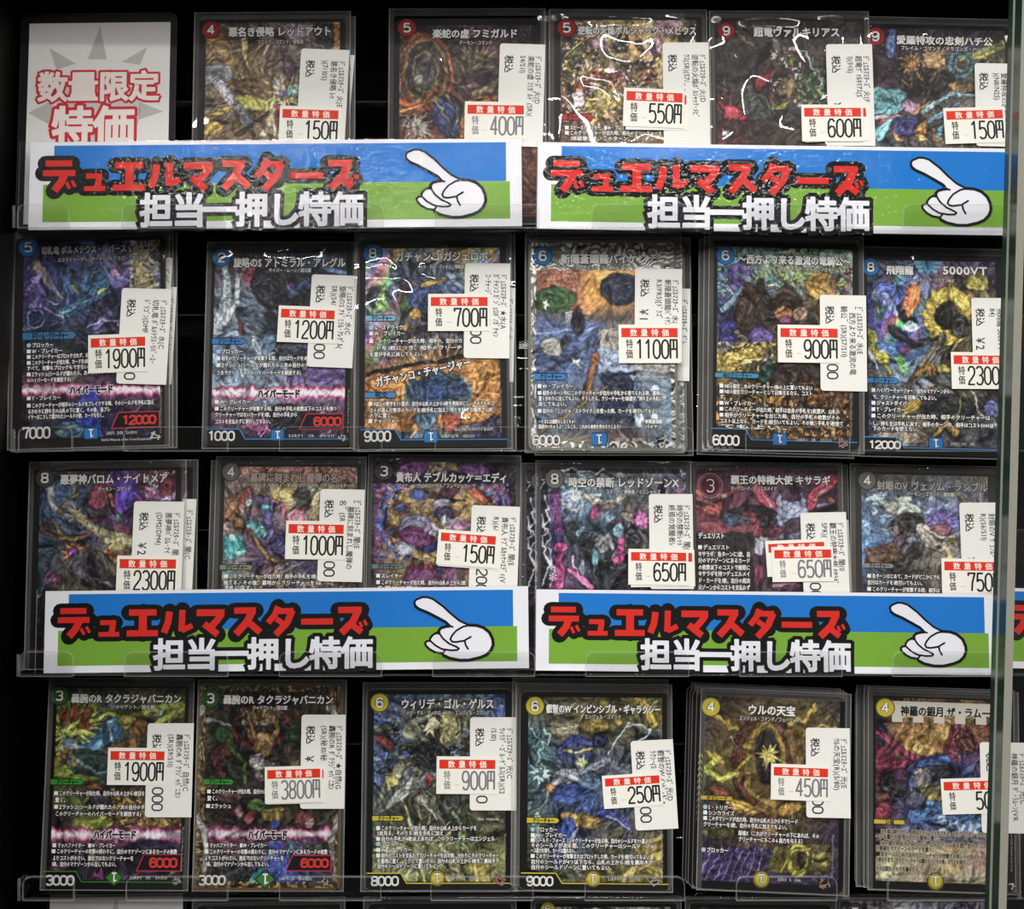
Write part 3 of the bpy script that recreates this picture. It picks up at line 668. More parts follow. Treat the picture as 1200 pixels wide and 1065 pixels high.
ART['B4'] = dict(shards=26, brush=.42, z=(600, 260, 3.804), seed=24, foil=1, facet=.55, warp=.04, grid=['#9a9484 #9c968a #a89c70 #9a9890', '#a8705c #b8704c #d09048 #d8b87c', '#486a40 #7a6440 #d89844 #a89080', '#4e5e7c #6a6468 #76685c #8890a8', '#6a7898 #5c6c94 #8c94a4 #98a8b8', '#5c74a0 #5a7098 #7c8498 #90a4b8', '#4c6890 #6a7080 #5a5e74 #7a94ac', '#7484a0 #54607c #3c4054 #88a4b8', '#6a7088 #80704c #70503c #7890a4'], ops=[
 ('p', [(110, 220), (400, 220), (390, 400), (110, 400)], '#b46e50', .2), ('x', 150, 225, 400, 320, '#c88058 #a85844 #d8a078 #7c6a70', .5), ('g', 380, 300, 90, 110, 0, '#f0b040'), ('g', 430, 240, 60, 60, 0, '#f8c860'), ('e', 190, 350, 90, 62, 0, '#3c5c34'), ('f', 190, 340, 110, 80, '#55783c', .5), ('p', [(240, 400), (300, 400), (300, 455), (240, 455)], '#ccd0d0'),
 ('p', [(105, 450), (420, 450), (400, 690), (105, 690)], '#5a6e9c', .1), ('p', [(105, 560), (300, 560), (300, 640), (105, 640)], '#4a5a84', .1), ('s', [(105, 500), (400, 480)], 6, 6, '#8c9cb8', 0),
 ('e', 290, 450, 26, 60, 0, '#2a2430'), ('e', 180, 560, 50, 40, 20, '#b8b4ac'), ('e', 235, 545, 14, 30, 20, '#44444c'),
 ('e', 480, 300, 90, 76, 0, '#2e3244'), ('p', [(380, 480), (700, 470), (690, 680), (400, 660)], '#b0a8a0', .3), ('p', [(380, 570), (560, 560), (540, 690), (380, 690)], '#9cacc8', .2), ('p', [(390, 680), (560, 670), (570, 900), (370, 880)], '#2a304c', .3),
 ('s', [(370, 600), (320, 790)], 36, 26, '#9a6440'), ('s', [(110, 950), (420, 740)], 16, 12, '#a88c48'), ('s', [(150, 670), (380, 540)], 8, 6, '#54504c'), ('f', 620, 780, 120, 220, '#b8d0dc', .5), ('s', [(560, 690), (520, 860)], 30, 14, '#6c84a4'), ('r', 280, 635, 2, 34, 4, '#f4f4f0'), ('r', 150, 375, 2, 30, 4, '#f4f4f0'),
 ('q', 104, 216, 700, 985, '#77756a'), ('w', 106, 218, 698, 980, '#e8e8e4', 9, .2), ('w', 106, 218, 698, 980, '#2a2824', 6, .07)])
ART['B5'] = dict(z=(800, 260, 3.804), seed=25, foil=1, grid=['#6a8884 #6c8c88 #7a9478 #88a090', '#4c5c90 #5c7a78 #88905c #988c60', '#3c4470 #40382c #5c5038 #a07c48', '#403c68 #382c24 #4a3c30 #907848', '#5c6068 #4c4438 #443830 #6a5c40', '#a08c3c #54503c #3c342c #4c4434', '#54482c #2c2a28 #382c24 #544030', '#4c4020 #3c3420 #3c3020 #5c3c24', '#6c5428 #6a5428 #6c4a28 #7c4c2c'], ops=[
 ('x', 150, 120, 770, 330, '#8cd0b0 #60a8b8 #c8d070 #d0d8c8 #7888a8', .38), ('e', 260, 250, 60, 70, 20, '#5c4c98'), ('e', 210, 500, 50, 60, 0, '#3c3884'), ('s', [(180, 400), (300, 260)], 30, 14, '#7c9cb0'), ('e', 340, 290, 120, 20, 30, '#6a7888'), ('r', 430, 330, 90, 190, 16, '#a8b864', 200, 340), ('e', 620, 290, 70, 60, 0, '#c09838'), ('f', 630, 280, 110, 80, '#d8b450', .5), ('o', 700, 280, 40, 40, 14, '#9c7898'),
 ('e', 280, 420, 50, 90, 10, '#4c3828'), ('s', [(290, 300), (330, 330), (270, 480)], 50, 44, '#3c2c20'), ('e', 460, 380, 70, 90, 0, '#3a2c22'), ('e', 450, 410, 40, 30, 0, '#a8743c'), ('e', 455, 440, 24, 18, 0, '#984c84'), ('s', [(340, 270), (400, 430)], 34, 20, '#2c2420'), ('e', 520, 410, 30, 30, 0, '#a08068'), ('p', [(290, 510), (350, 450), (410, 520), (380, 560), (310, 560)], '#5c4888'), ('s', [(240, 500), (270, 520)], 24, 10, '#c0a8a0'),
 ('s', [(155, 620), (300, 590), (410, 550)], 60, 14, '#b89c34'), ('x', 150, 540, 410, 670, '#d8c050 #e8d880 #a08028', .4), ('e', 470, 690, 90, 70, 0, '#3a2820'), ('e', 370, 680, 30, 60, 20, '#2c4a44'), ('e', 285, 800, 20, 18, 0, '#b08c38'), ('s', [(360, 760), (355, 830)], 22, 6, '#a8a848'), ('e', 420, 800, 26, 16, 0, '#a87c34'), ('s', [(530, 760), (540, 820)], 24, 8, '#7c7c78'), ('p', [(550, 770), (730, 760), (720, 840), (560, 820)], '#7c5430'),
 ('d', 720, .35), ('x', 140, 720, 730, 990, '#c08430 #8c5428 #302418 #d8a850 #1a1610', .42)])
ART['B6'] = dict(z=(960, 260, 3.804), seed=26, foil=1, grid=['#4a3c34 #5a6488 #544a6c #5c5874', '#22345c #5c78b0 #8c5a48 #3c3840', '#2c2c58 #5c88b0 #7c6c48 #64582c', '#38306c #5070a8 #4c4434 #3c362c', '#302c58 #3c5c84 #54482c #2e2c28', '#4c4a44 #7c90a0 #5c5030 #34302c', '#2c3450 #545860 #4c442c #3c3c3c', '#30364c #6c5c38 #3c3c3c #484c54', '#4c4a50 #8c7c6c #4c5058 #5c6068'], ops=[
 ('v', 360, 400, 110, 200, .6), ('s', [(350, 300), (350, 400), (410, 450)], 30, 50, '#1c1a24'), ('p', [(390, 290), (450, 280), (450, 360), (400, 430), (370, 360)], '#d0783c'), ('e', 300, 330, 70, 60, 0, '#5064b0'), ('s', [(290, 340), (340, 420)], 50, 20, '#8898d0'), ('s', [(240, 300), (260, 400), (310, 460)], 6, 6, '#a8a43c'), ('e', 410, 470, 30, 24, 0, '#b8dce8', 0),
 ('o', 570, 420, 80, 100, 56, '#c0a838', .7), ('r', 570, 420, 90, 150, 18, '#d8b840', 150, 330), ('e', 560, 420, 50, 60, 0, '#221e1e'), ('e', 620, 470, 46, 50, 0, '#2c2a2c'), ('o', 612, 470, 26, 30, 5, '#6c6c6c'), ('s', [(540, 520), (400, 740)], 44, 38, '#6c6458'), ('s', [(555, 530), (420, 720)], 8, 8, '#a89c88'), ('s', [(330, 480), (420, 550), (520, 520)], 40, 16, '#2a2428'),
 ('s', [(225, 500), (250, 580), (310, 680)], 40, 16, '#a8a434'), ('e', 260, 600, 60, 30, 30, '#c0b83c'), ('s', [(350, 600), (370, 660)], 30, 40, '#6ca860', 0), ('e', 300, 570, 60, 20, 30, '#5884c8', 0), ('s', [(220, 580), (260, 680)], 16, 6, '#b8c8d0'), ('s', [(430, 680), (500, 640), (540, 720)], 30, 10, '#a8842c'), ('l', [(450, 640), (520, 690), (500, 740)], '#d0802c', 6), ('e', 560, 660, 34, 22, 0, '#b8a83c'),
 ('e', 560, 710, 60, 34, 0, '#54585c'), ('p', [(420, 770), (460, 830), (370, 860), (380, 800)], '#d0b02c'), ('s', [(700, 240), (740, 290)], 40, 20, '#b0a858'), ('e', 700, 270, 50, 40, 0, '#9c9440'), ('s', [(620, 260), (640, 300)], 44, 30, '#2c2a30'), ('e', 560, 830, 120, 70, 0, '#2c2c2c'), ('l', [(630, 780), (580, 930)], '#a8a858', 3), ('s', [(500, 960), (560, 900), (600, 940)], 14, 30, '#c8a030'), ('e', 760, 840, 40, 40, 0, '#8084c8'), ('l', [(670, 760), (740, 880), (790, 930)], '#e0e0d0', 5), ('p', [(240, 950), (420, 940), (470, 985), (250, 985)], '#b0a08c', .2), ('d', 730, .25)])
K3 = 4.8
ART['C1'] = dict(z=(0, 520, K3), seed=31, grid=['#26242a #3a3440 #5c3850 #7a3038', '#2c3848 #34465c #6a2c4c #5c3a8c', '#243444 #445064 #5a2c44 #4c3a90', '#2c3c4c #4c4a38 #6a6248 #38305c', '#1c2028 #4c4434 #5c3a30 #302c3c', '#1c1a24 #38303c #2c2a2c #262430', '#2a1a2c #2c2a34 #403c40 #242028'], ops=[
 ('e', 640, 300, 60, 140, 0, '#6a3094', 0), ('g', 720, 290, 70, 150, 0, '#5038b8'), ('x', 815, 150, 985, 320, '#9c9ca4 #6a4a58 #c8c8cc #7c3a4c', .6), ('e', 850, 260, 40, 20, 20, '#b07498'), ('e', 940, 240, 40, 60, 0, '#6c2434'), ('e', 330, 330, 90, 120, 0, '#3a5878'), ('s', [(290, 120), (290, 330), (350, 420)], 44, 20, '#8c8c90'), ('s', [(340, 390), (400, 310), (450, 280)], 30, 14, '#6a5440'), ('e', 560, 320, 70, 120, 20, '#7c3448'),
 ('s', [(480, 330), (520, 400), (600, 380)], 24, 60, '#2c2830'), ('p', [(600, 250), (650, 240), (640, 400), (610, 400)], '#30242c'), ('s', [(620, 290), (640, 350)], 30, 12, '#c8702c'), ('e', 655, 420, 14, 26, 0, '#489070'), ('s', [(690, 430), (740, 380), (760, 350)], 60, 20, '#241c38'), ('s', [(430, 400), (560, 500), (740, 560)], 60, 70, '#8a8460'), ('r', 440, 410, 10, 90, 6, '#9c9470', 150, 290), ('s', [(600, 540), (740, 560)], 40, 50, '#a09870'),
 ('s', [(440, 530), (520, 500)], 20, 8, '#b04c2c'), ('s', [(250, 480), (340, 530), (400, 560)], 40, 30, '#4c3c34'), ('s', [(300, 430), (340, 520), (420, 540)], 18, 30, '#a08c5c'), ('e', 410, 615, 54, 50, 0, '#7c4a34'), ('e', 415, 620, 26, 24, 0, '#a83cb0'), ('r', 412, 618, 40, 90, 12, '#b07038'), ('e', 650, 620, 60, 50, 0, '#8c4434'), ('f', 650, 620, 90, 70, '#a8a060', .5), ('e', 480, 700, 110, 70, 20, '#484650'), ('s', [(480, 680), (640, 800)], 70, 60, '#2a282e'), ('s', [(560, 770), (640, 810)], 20, 10, '#6a6870'),
 ('o', 300, 760, 46, 40, 8, '#7a2c5c'), ('r', 300, 760, 4, 36, 5, '#7a2c5c'), ('o', 255, 650, 50, 50, 6, '#4c5468')])
ART['C2'] = dict(z=(210, 520, K3), seed=32, foil=1, grid=['#8c5c50 #94645c #886058 #7c584c', '#a0948c #948060 #b0a070 #5c544c', '#8c6850 #6c5470 #9c8c68 #64485c', '#a8787c #5c4c74 #6a5470 #8c5868', '#4c8c8c #705848 #4c4460 #8c7468', '#5c7478 #4c4038 #4a3c58 #6c5c5c', '#5c4c4c #544c48 #5c5454 #5c5450', '#5c5044 #544838 #64583c #5c5044'], ops=[
 ('x', 250, 130, 990, 190, '#d89080 #a86058 #e0b0a0 #6c4840', .5), ('e', 600, 280, 80, 40, 0, '#c8b468', 0), ('p', [(270, 300), (400, 240), (470, 300), (360, 370)], '#9c5c48'), ('s', [(290, 320), (310, 420)], 40, 60, '#8c6048'), ('p', [(400, 260), (460, 310), (440, 380), (410, 330)], '#4a3c6c'), ('p', [(480, 250), (500, 300), (480, 330)], '#44386c'), ('e', 485, 355, 40, 44, 0, '#4c4874'), ('e', 482, 357, 24, 28, 0, '#58c0c0'), ('e', 385, 335, 20, 20, 0, '#a8c8d4'),
 ('s', [(460, 320), (530, 330)], 60, 40, '#5c5078'), ('s', [(520, 320), (570, 340), (600, 430)], 24, 30, '#b06884'), ('s', [(730, 310), (690, 380), (640, 410)], 20, 40, '#a86484'), ('e', 690, 300, 50, 60, 0, '#4c4844'), ('e', 760, 260, 20, 16, 0, '#7cb8c8'), ('e', 660, 420, 60, 50, 0, '#c07c90'), ('e', 435, 480, 70, 48, 30, '#3c8c98'), ('f', 440, 480, 80, 60, '#a0e0dc', .55), ('s', [(390, 480), (500, 660)], 26, 20, '#8c6438'), ('s', [(490, 400), (510, 500), (500, 600)], 44, 30, '#54487c'),
 ('e', 300, 580, 80, 70, 20, '#3c9498'), ('f', 300, 580, 90, 80, '#9cdcdc', .52), ('e', 280, 470, 40, 30, 0, '#a8948c'), ('s', [(520, 660), (560, 680)], 24, 14, '#a8783c'), ('e', 560, 560, 50, 70, 0, '#3c345c'), ('e', 340, 440, 30, 40, 0, '#7c5c3c'), ('s', [(270, 410), (330, 300)], 30, 30, '#a87858'), ('s', [(560, 740), (760, 650)], 20, 8, '#8c8890'), ('e', 460, 700, 60, 40, 0, '#8c6474'), ('p', [(380, 680), (480, 660), (440, 740)], '#3a3458'), ('d', 730, .3), ('x', 240, 730, 990, 830, '#a8946c #8c7450 #403830 #c8b080', .35)])
ART['C3'] = dict(shards=40, brush=.42, z=(400, 520, K3), seed=33, foil=1, warp=.04, grid=['#2a242c #5c3c6c #6c5070 #5c3868 #2a242c', '#4c3458 #54407c #7c5c58 #8c5468 #40345c', '#6c3c6c #8c7048 #90745c #8c6c4c #5c4c90', '#5c3460 #94824c #6c6474 #907c50 #3c4474', '#4c2c54 #8c7c4c #4c3c5c #8c6c50 #3c2c4c', '#4c2a50 #9c8c70 #544468 #8a7060 #3c2840', '#3c2440 #6c3c64 #80487c #6c3c68 #3c2440', '#34203c #54305c #643868 #54305c #34203c'], ops=[
 ('e', 560, 420, 360, 300, 0, '#3a4890', .3), ('x', 190, 220, 940, 640, '#5c6cc0 #a04868 #b86850 #5090c0 #7c3c80', .5), ('o', 560, 440, 318, 250, 12, '#241418', 0), ('e', 560, 450, 306, 240, 0, '#94783c', .2), ('x', 260, 230, 860, 690, '#d0b468 #8c7034 #b0a090 #5c6ca0 #c89058', .55),
 ('e', 335, 370, 44, 44, 0, '#8c5440'), ('e', 335, 370, 26, 26, 0, '#48608c'), ('e', 282, 497, 40, 40, 0, '#7c4c40'), ('e', 282, 497, 24, 24, 0, '#40587c'), ('e', 440, 285, 50, 36, 0, '#4c64a8'), ('p', [(470, 270), (560, 290), (690, 325), (600, 330), (500, 310)], '#1e1824'), ('e', 600, 270, 60, 30, -10, '#54303c'), ('e', 565, 360, 50, 50, 0, '#a89cb4'), ('e', 580, 400, 60, 44, 0, '#4c4058'), ('e', 420, 470, 90, 60, 0, '#9c98b8'), ('f', 520, 460, 240, 90, '#c8c4d8', .54), ('e', 680, 460, 60, 30, 0, '#b87ca4'),
 ('e', 430, 540, 110, 60, 10, '#6c2c64'), ('e', 350, 600, 60, 40, 0, '#b0b4c8'), ('s', [(480, 600), (560, 560)], 50, 30, '#30306c'), ('p', [(360, 690), (530, 690), (540, 810), (340, 810)], '#7c4074', .3), ('p', [(560, 690), (640, 690), (660, 810), (560, 810)], '#88507c', .3), ('s', [(260, 660), (540, 690)], 12, 12, '#b08c50'), ('e', 390, 700, 12, 16, 0, '#c0542c'), ('e', 450, 705, 12, 16, 0, '#c0542c'), ('e', 510, 700, 12, 16, 0, '#c0542c'), ('p', [(750, 240), (830, 310), (800, 340), (700, 270)], '#d8704c'),
 ('q', 180, 225, 945, 1210, '#2a242e'), ('w', 184, 60, 945, 1210, '#4a4450', 9, .1), ('p', [(500, 95), (640, 95), (660, 160), (490, 160)], '#a8985c'), ('x', 480, 90, 670, 165, '#e0d060 #7040a0 #302830 #c0a050', .7), ('e', 400, 150, 90, 40, -15, '#8c4c90', 0), ('e', 740, 150, 90, 40, 15, '#7c4888', 0), ('r', 560, 190, 200, 330, 26, '#9a5a9a', 185, 355)])
ART['C4'] = dict(z=(600, 520, K3), seed=34, foil=1, grid=['#4a4a50 #7c8c98 #70787c #58606c', '#6c7ca0 #5c7c90 #585a60 #744c6c', '#5c6080 #3c4c5c #302e34 #4c3a4c', '#6a4070 #38404c #2c2a30 #3a3238', '#74386c #2c2c34 #28262c #3c3040', '#7c3c74 #38384c #28262c #4a3448', '#6c3c6c #302c3c #28262c #7c3c6c'], ops=[
 ('e', 320, 310, 80, 60, 0, '#7c94b8'), ('f', 330, 310, 110, 90, '#c8d4dc', .5), ('o', 330, 320, 60, 50, 24, '#aebcc8'), ('s', [(420, 300), (460, 330), (600, 330), (620, 290)], 40, 30, '#a8a49c'), ('s', [(450, 290), (530, 360), (610, 300)], 30, 30, '#b8b4ac'), ('e', 530, 365, 50, 26, 0, '#70605c'), ('e', 460, 390, 30, 44, 20, '#a03c70'), ('e', 660, 360, 50, 60, 0, '#54504c'), ('e', 650, 410, 36, 30, 0, '#8c8880'), ('e', 720, 430, 50, 60, 0, '#7c3c6c'), ('r', 720, 430, 10, 80, 10, '#b05c94'),
 ('s', [(240, 300), (260, 500), (230, 700)], 60, 50, '#6c3c74'), ('s', [(270, 560), (260, 800)], 40, 60, '#a83c7c'), ('e', 250, 570, 30, 60, 0, '#3c3c74'), ('e', 280, 590, 40, 30, 0, '#c84890'), ('s', [(600, 460), (610, 560), (600, 690)], 40, 20, '#c04c8c'), ('e', 595, 490, 30, 40, 0, '#84a8c0'), ('p', [(540, 660), (640, 620), (610, 690)], '#c84890'), ('e', 520, 560, 50, 50, 0, '#6c6c70'), ('s', [(480, 570), (540, 520), (570, 600)], 24, 24, '#8c8c90'), ('e', 420, 580, 44, 70, 20, '#28282c'), ('e', 340, 500, 40, 60, 0, '#33333a'), ('e', 690, 540, 60, 80, 0, '#2a282c'), ('o', 690, 560, 60, 70, 18, '#4c4a4c'),
 ('e', 470, 640, 26, 50, 0, '#54808c'), ('e', 520, 690, 40, 40, 0, '#1e1c20'), ('s', [(370, 500), (400, 470)], 40, 20, '#7898a8'), ('s', [(320, 720), (400, 760), (430, 810)], 30, 44, '#c04c94'), ('l', [(340, 640), (380, 760), (420, 800)], '#e8b0d8', 5), ('l', [(540, 700), (640, 690)], '#6c6c70', 6), ('q', 205, 165, 985, 1240, '#26242a'), ('w', 205, 168, 985, 1240, '#26242a', 4, .4),
 ('l', [(165, 250), (250, 160), (330, 130), (420, 200)], '#d8dce8', 5), ('l', [(180, 300), (215, 420), (170, 520), (215, 640), (170, 800)], '#d0d4e4', 5), ('l', [(170, 400), (210, 480), (190, 600), (220, 720)], '#c8ccdc', 4), ('l', [(170, 180), (240, 250), (330, 220)], '#d8dce8', 4), ('l', [(330, 130), (380, 160), (520, 140)], '#d0d4e0', 5), ('l', [(940, 140), (990, 200), (960, 260)], '#d0d4e0', 5), ('l', [(190, 650), (240, 700), (210, 800)], '#d0d0e0', 4)])
ART['C5'] = dict(shards=30, brush=.42, z=(780, 520, K3), seed=35, grid=['#3a242e #44293a #4a2e3e #3c2434', '#5c3648 #64384c #4a3446 #3e2a3c', '#843c48 #8c4850 #4a3a4c #48303c', '#5c3444 #54384c #3c3440 #585464', '#4c3040 #40303c #383440 #6c6874', '#38282e #342a30 #4c4850 #4a424c', '#2e2428 #2c2628 #544c54 #483c48'], facet=.7, ops=[
 ('p', [(160, 250), (330, 330), (300, 420), (160, 350)], '#b05450'), ('s', [(180, 340), (360, 290), (420, 240)], 40, 20, '#c06858'), ('e', 260, 310, 50, 14, 20, '#34283c'), ('e', 200, 330, 40, 14, 10, '#2e2438'), ('e', 330, 300, 22, 14, 0, '#d4a8a8'), ('s', [(520, 260), (560, 320), (620, 360)], 70, 40, '#b83c58'), ('s', [(540, 270), (600, 360)], 8, 8, '#e8b0b8'), ('s', [(930, 200), (830, 290), (810, 370)], 60, 40, '#c04060'), ('s', [(900, 230), (830, 320)], 8, 8, '#e8b0b8'),
 ('s', [(330, 400), (430, 360), (560, 390)], 20, 40, '#30262c'), ('e', 400, 420, 90, 30, 20, '#4c4858'), ('e', 360, 430, 50, 26, 20, '#5c7090'), ('e', 560, 430, 70, 40, -20, '#2a2026'), ('r', 560, 440, 40, 110, 14, '#a0404c', 60, 200), ('p', [(620, 330), (780, 320), (800, 400), (730, 420), (640, 470)], '#9098b4'), ('s', [(640, 280), (640, 350)], 10, 40, '#a8a8c0'), ('s', [(770, 280), (770, 340)], 10, 40, '#a0a4bc'), ('s', [(630, 420), (650, 520)], 30, 40, '#8890ac'),
 ('e', 610, 500, 70, 30, 0, '#5c2c38'), ('e', 560, 560, 60, 30, 20, '#a8a4b4'), ('p', [(500, 520), (560, 560), (540, 640), (505, 620)], '#b8b4c0'), ('s', [(860, 360), (940, 340)], 34, 16, '#7c7c94'), ('e', 930, 320, 30, 14, 40, '#c07050'), ('p', [(160, 500), (495, 500), (495, 830), (160, 830)], '#2d2628', 0, None, .15), ('e', 660, 800, 90, 40, 10, '#4c2c3c'), ('s', [(600, 800), (720, 790)], 30, 14, '#b87c98'), ('e', 520, 740, 20, 60, 0, '#a84c64')])
ART['C6'] = dict(shards=34, brush=.42, z=(950, 520, K3), seed=36, foil=1, grid=['#54504a #5c5c58 #68686c #706858', '#606c7c #58646c #6c788c #6c6470', '#5c7ca8 #6c7c84 #747c94 #7c6c94', '#5078b0 #4a4846 #8c8478 #74688c', '#58687c #4c4440 #94887c #6c6468', '#5c4a40 #403834 #605850 #4c4438', '#54443c #3a3230 #3c3834 #38332c', '#403834 #3a3432 #3c3834 #36322c'], ops=[
 ('f', 400, 330, 130, 70, '#b4d4ec', .46), ('f', 330, 480, 110, 110, '#94bce8', .48), ('f', 660, 340, 110, 70, '#a4c4e8', .46), ('p', [(360, 320), (470, 330), (490, 400), (440, 390)], '#a4a89c'), ('p', [(470, 300), (610, 350), (620, 390), (490, 405)], '#bcc8bc'), ('s', [(490, 400), (510, 320), (560, 310)], 20, 30, '#dce4d8', .2), ('e', 740, 440, 90, 70, 0, '#6c5c9c'), ('x', 640, 330, 830, 520, '#8074b8 #6090c8 #a068a0 #58609c', .45), ('e', 720, 490, 60, 40, 0, '#94606c'),
 ('e', 540, 450, 90, 60, 0, '#383634'), ('s', [(480, 530), (480, 460), (470, 440)], 30, 12, '#6c5c60'), ('s', [(490, 540), (440, 480)], 22, 10, '#6c5c60'), ('s', [(500, 540), (540, 480)], 24, 10, '#6c5a5c'), ('e', 500, 560, 40, 50, 20, '#685460'), ('e', 560, 600, 60, 60, 0, '#4c4846'), ('e', 570, 550, 40, 20, 0, '#8c98a4'), ('s', [(620, 480), (660, 560), (760, 590)], 60, 60, '#b8a89c'), ('s', [(640, 470), (700, 520), (800, 530)], 24, 14, '#d8ccc0'), ('s', [(630, 520), (680, 590), (740, 600)], 16, 10, '#e0d4c8'), ('e', 718, 545, 18, 14, 0, '#3a302c'), ('e', 715, 585, 16, 12, 0, '#3a302c'), ('s', [(770, 570), (830, 540)], 18, 10, '#a89c38'), ('e', 770, 630, 12, 24, 0, '#b8b440', 0),
 ('p', [(300, 600), (460, 560), (520, 640), (400, 700), (300, 680)], '#6a503e'), ('s', [(320, 620), (440, 600)], 20, 10, '#8c6a50'), ('s', [(480, 700), (590, 620)], 70, 50, '#3c3634'), ('s', [(820, 290), (880, 330)], 12, 8, '#a89440'), ('d', 690, .4)])
K4 = 3.7375
ART['D1'] = dict(z=(0, 780, K4), seed=41, grid=['#3a3a20 #3a3c24 #44442c #40402c', '#6c7428 #4c5030 #5c5c30 #788030', '#5c5c28 #3c5870 #54502c #4c4c2c', '#54502c #385064 #3c3c34 #5c4824', '#4c5424 #3c4434 #30302c #44341c', '#5a5c2c #302e28 #4c3a1c #54401c', '#343424 #2c2a26 #5c481c #54401c', '#4c2c3c #54304c #5c3450 #4c2c40', '#1c1420 #1e1626 #221a2c #1c1424', '#1e1424 #28182c #2c1c34 #20162a'], ops=[
 ('r', 320, 270, 20, 190, 26, '#b8c83c'), ('e', 320, 275, 40, 34, 0, '#d8e070', 0), ('s', [(320, 280), (480, 210), (640, 300), (800, 180)], 14, 24, '#b0bc38', .2), ('s', [(560, 220), (800, 170)], 20, 30, '#98a430', .2), ('e', 280, 225, 24, 36, 0, '#7c3c20'), ('e', 325, 210, 22, 36, 0, '#8a4424'), ('e', 375, 215, 22, 34, 20, '#8c4826'), ('e', 370, 265, 26, 18, 0, '#8c4024'), ('s', [(300, 340), (380, 390), (470, 320), (500, 260)], 50, 70, '#3c78a8'), ('s', [(320, 350), (400, 380), (460, 330)], 14, 14, '#8cc0dc', .1), ('s', [(480, 250), (480, 330)], 24, 10, '#9cc8dc', .1),
 ('e', 560, 240, 44, 30, 0, '#a8a03c'), ('e', 610, 280, 44, 40, 0, '#7c5020'), ('o', 612, 276, 22, 22, 10, '#b08434'), ('s', [(470, 380), (600, 340)], 50, 40, '#7c5424'), ('e', 400, 430, 120, 60, 10, '#2c4440'), ('s', [(310, 400), (420, 470), (520, 470)], 16, 10, '#7ca0a0'), ('p', [(230, 400), (330, 470), (470, 500), (360, 510), (230, 490)], '#80902c'), ('x', 230, 320, 340, 450, '#8c6c20 #b08c30 #3c3018', .5), ('e', 440, 580, 50, 50, 0, '#32343a'), ('e', 410, 530, 40, 16, 20, '#7c4428'), ('s', [(300, 560), (360, 640)], 40, 60, '#5c6c28'), ('x', 480, 540, 800, 710, '#b08830 #7c5c1c #d0a840 #302410', .5), ('e', 400, 690, 90, 30, 0, '#a0ac40', 0),
 ('b', 742, 28), ('e', 260, 880, 50, 20, 0, '#6c2c4c'), ('l', [(420, 920), (440, 905), (450, 930)], '#b050a0', 5), ('s', [(440, 960), (500, 900)], 12, 4, '#a0508c'), ('l', [(540, 930), (700, 880)], '#7c3c74', 4), ('e', 650, 800, 120, 40, 0, '#241a3c', 0)])
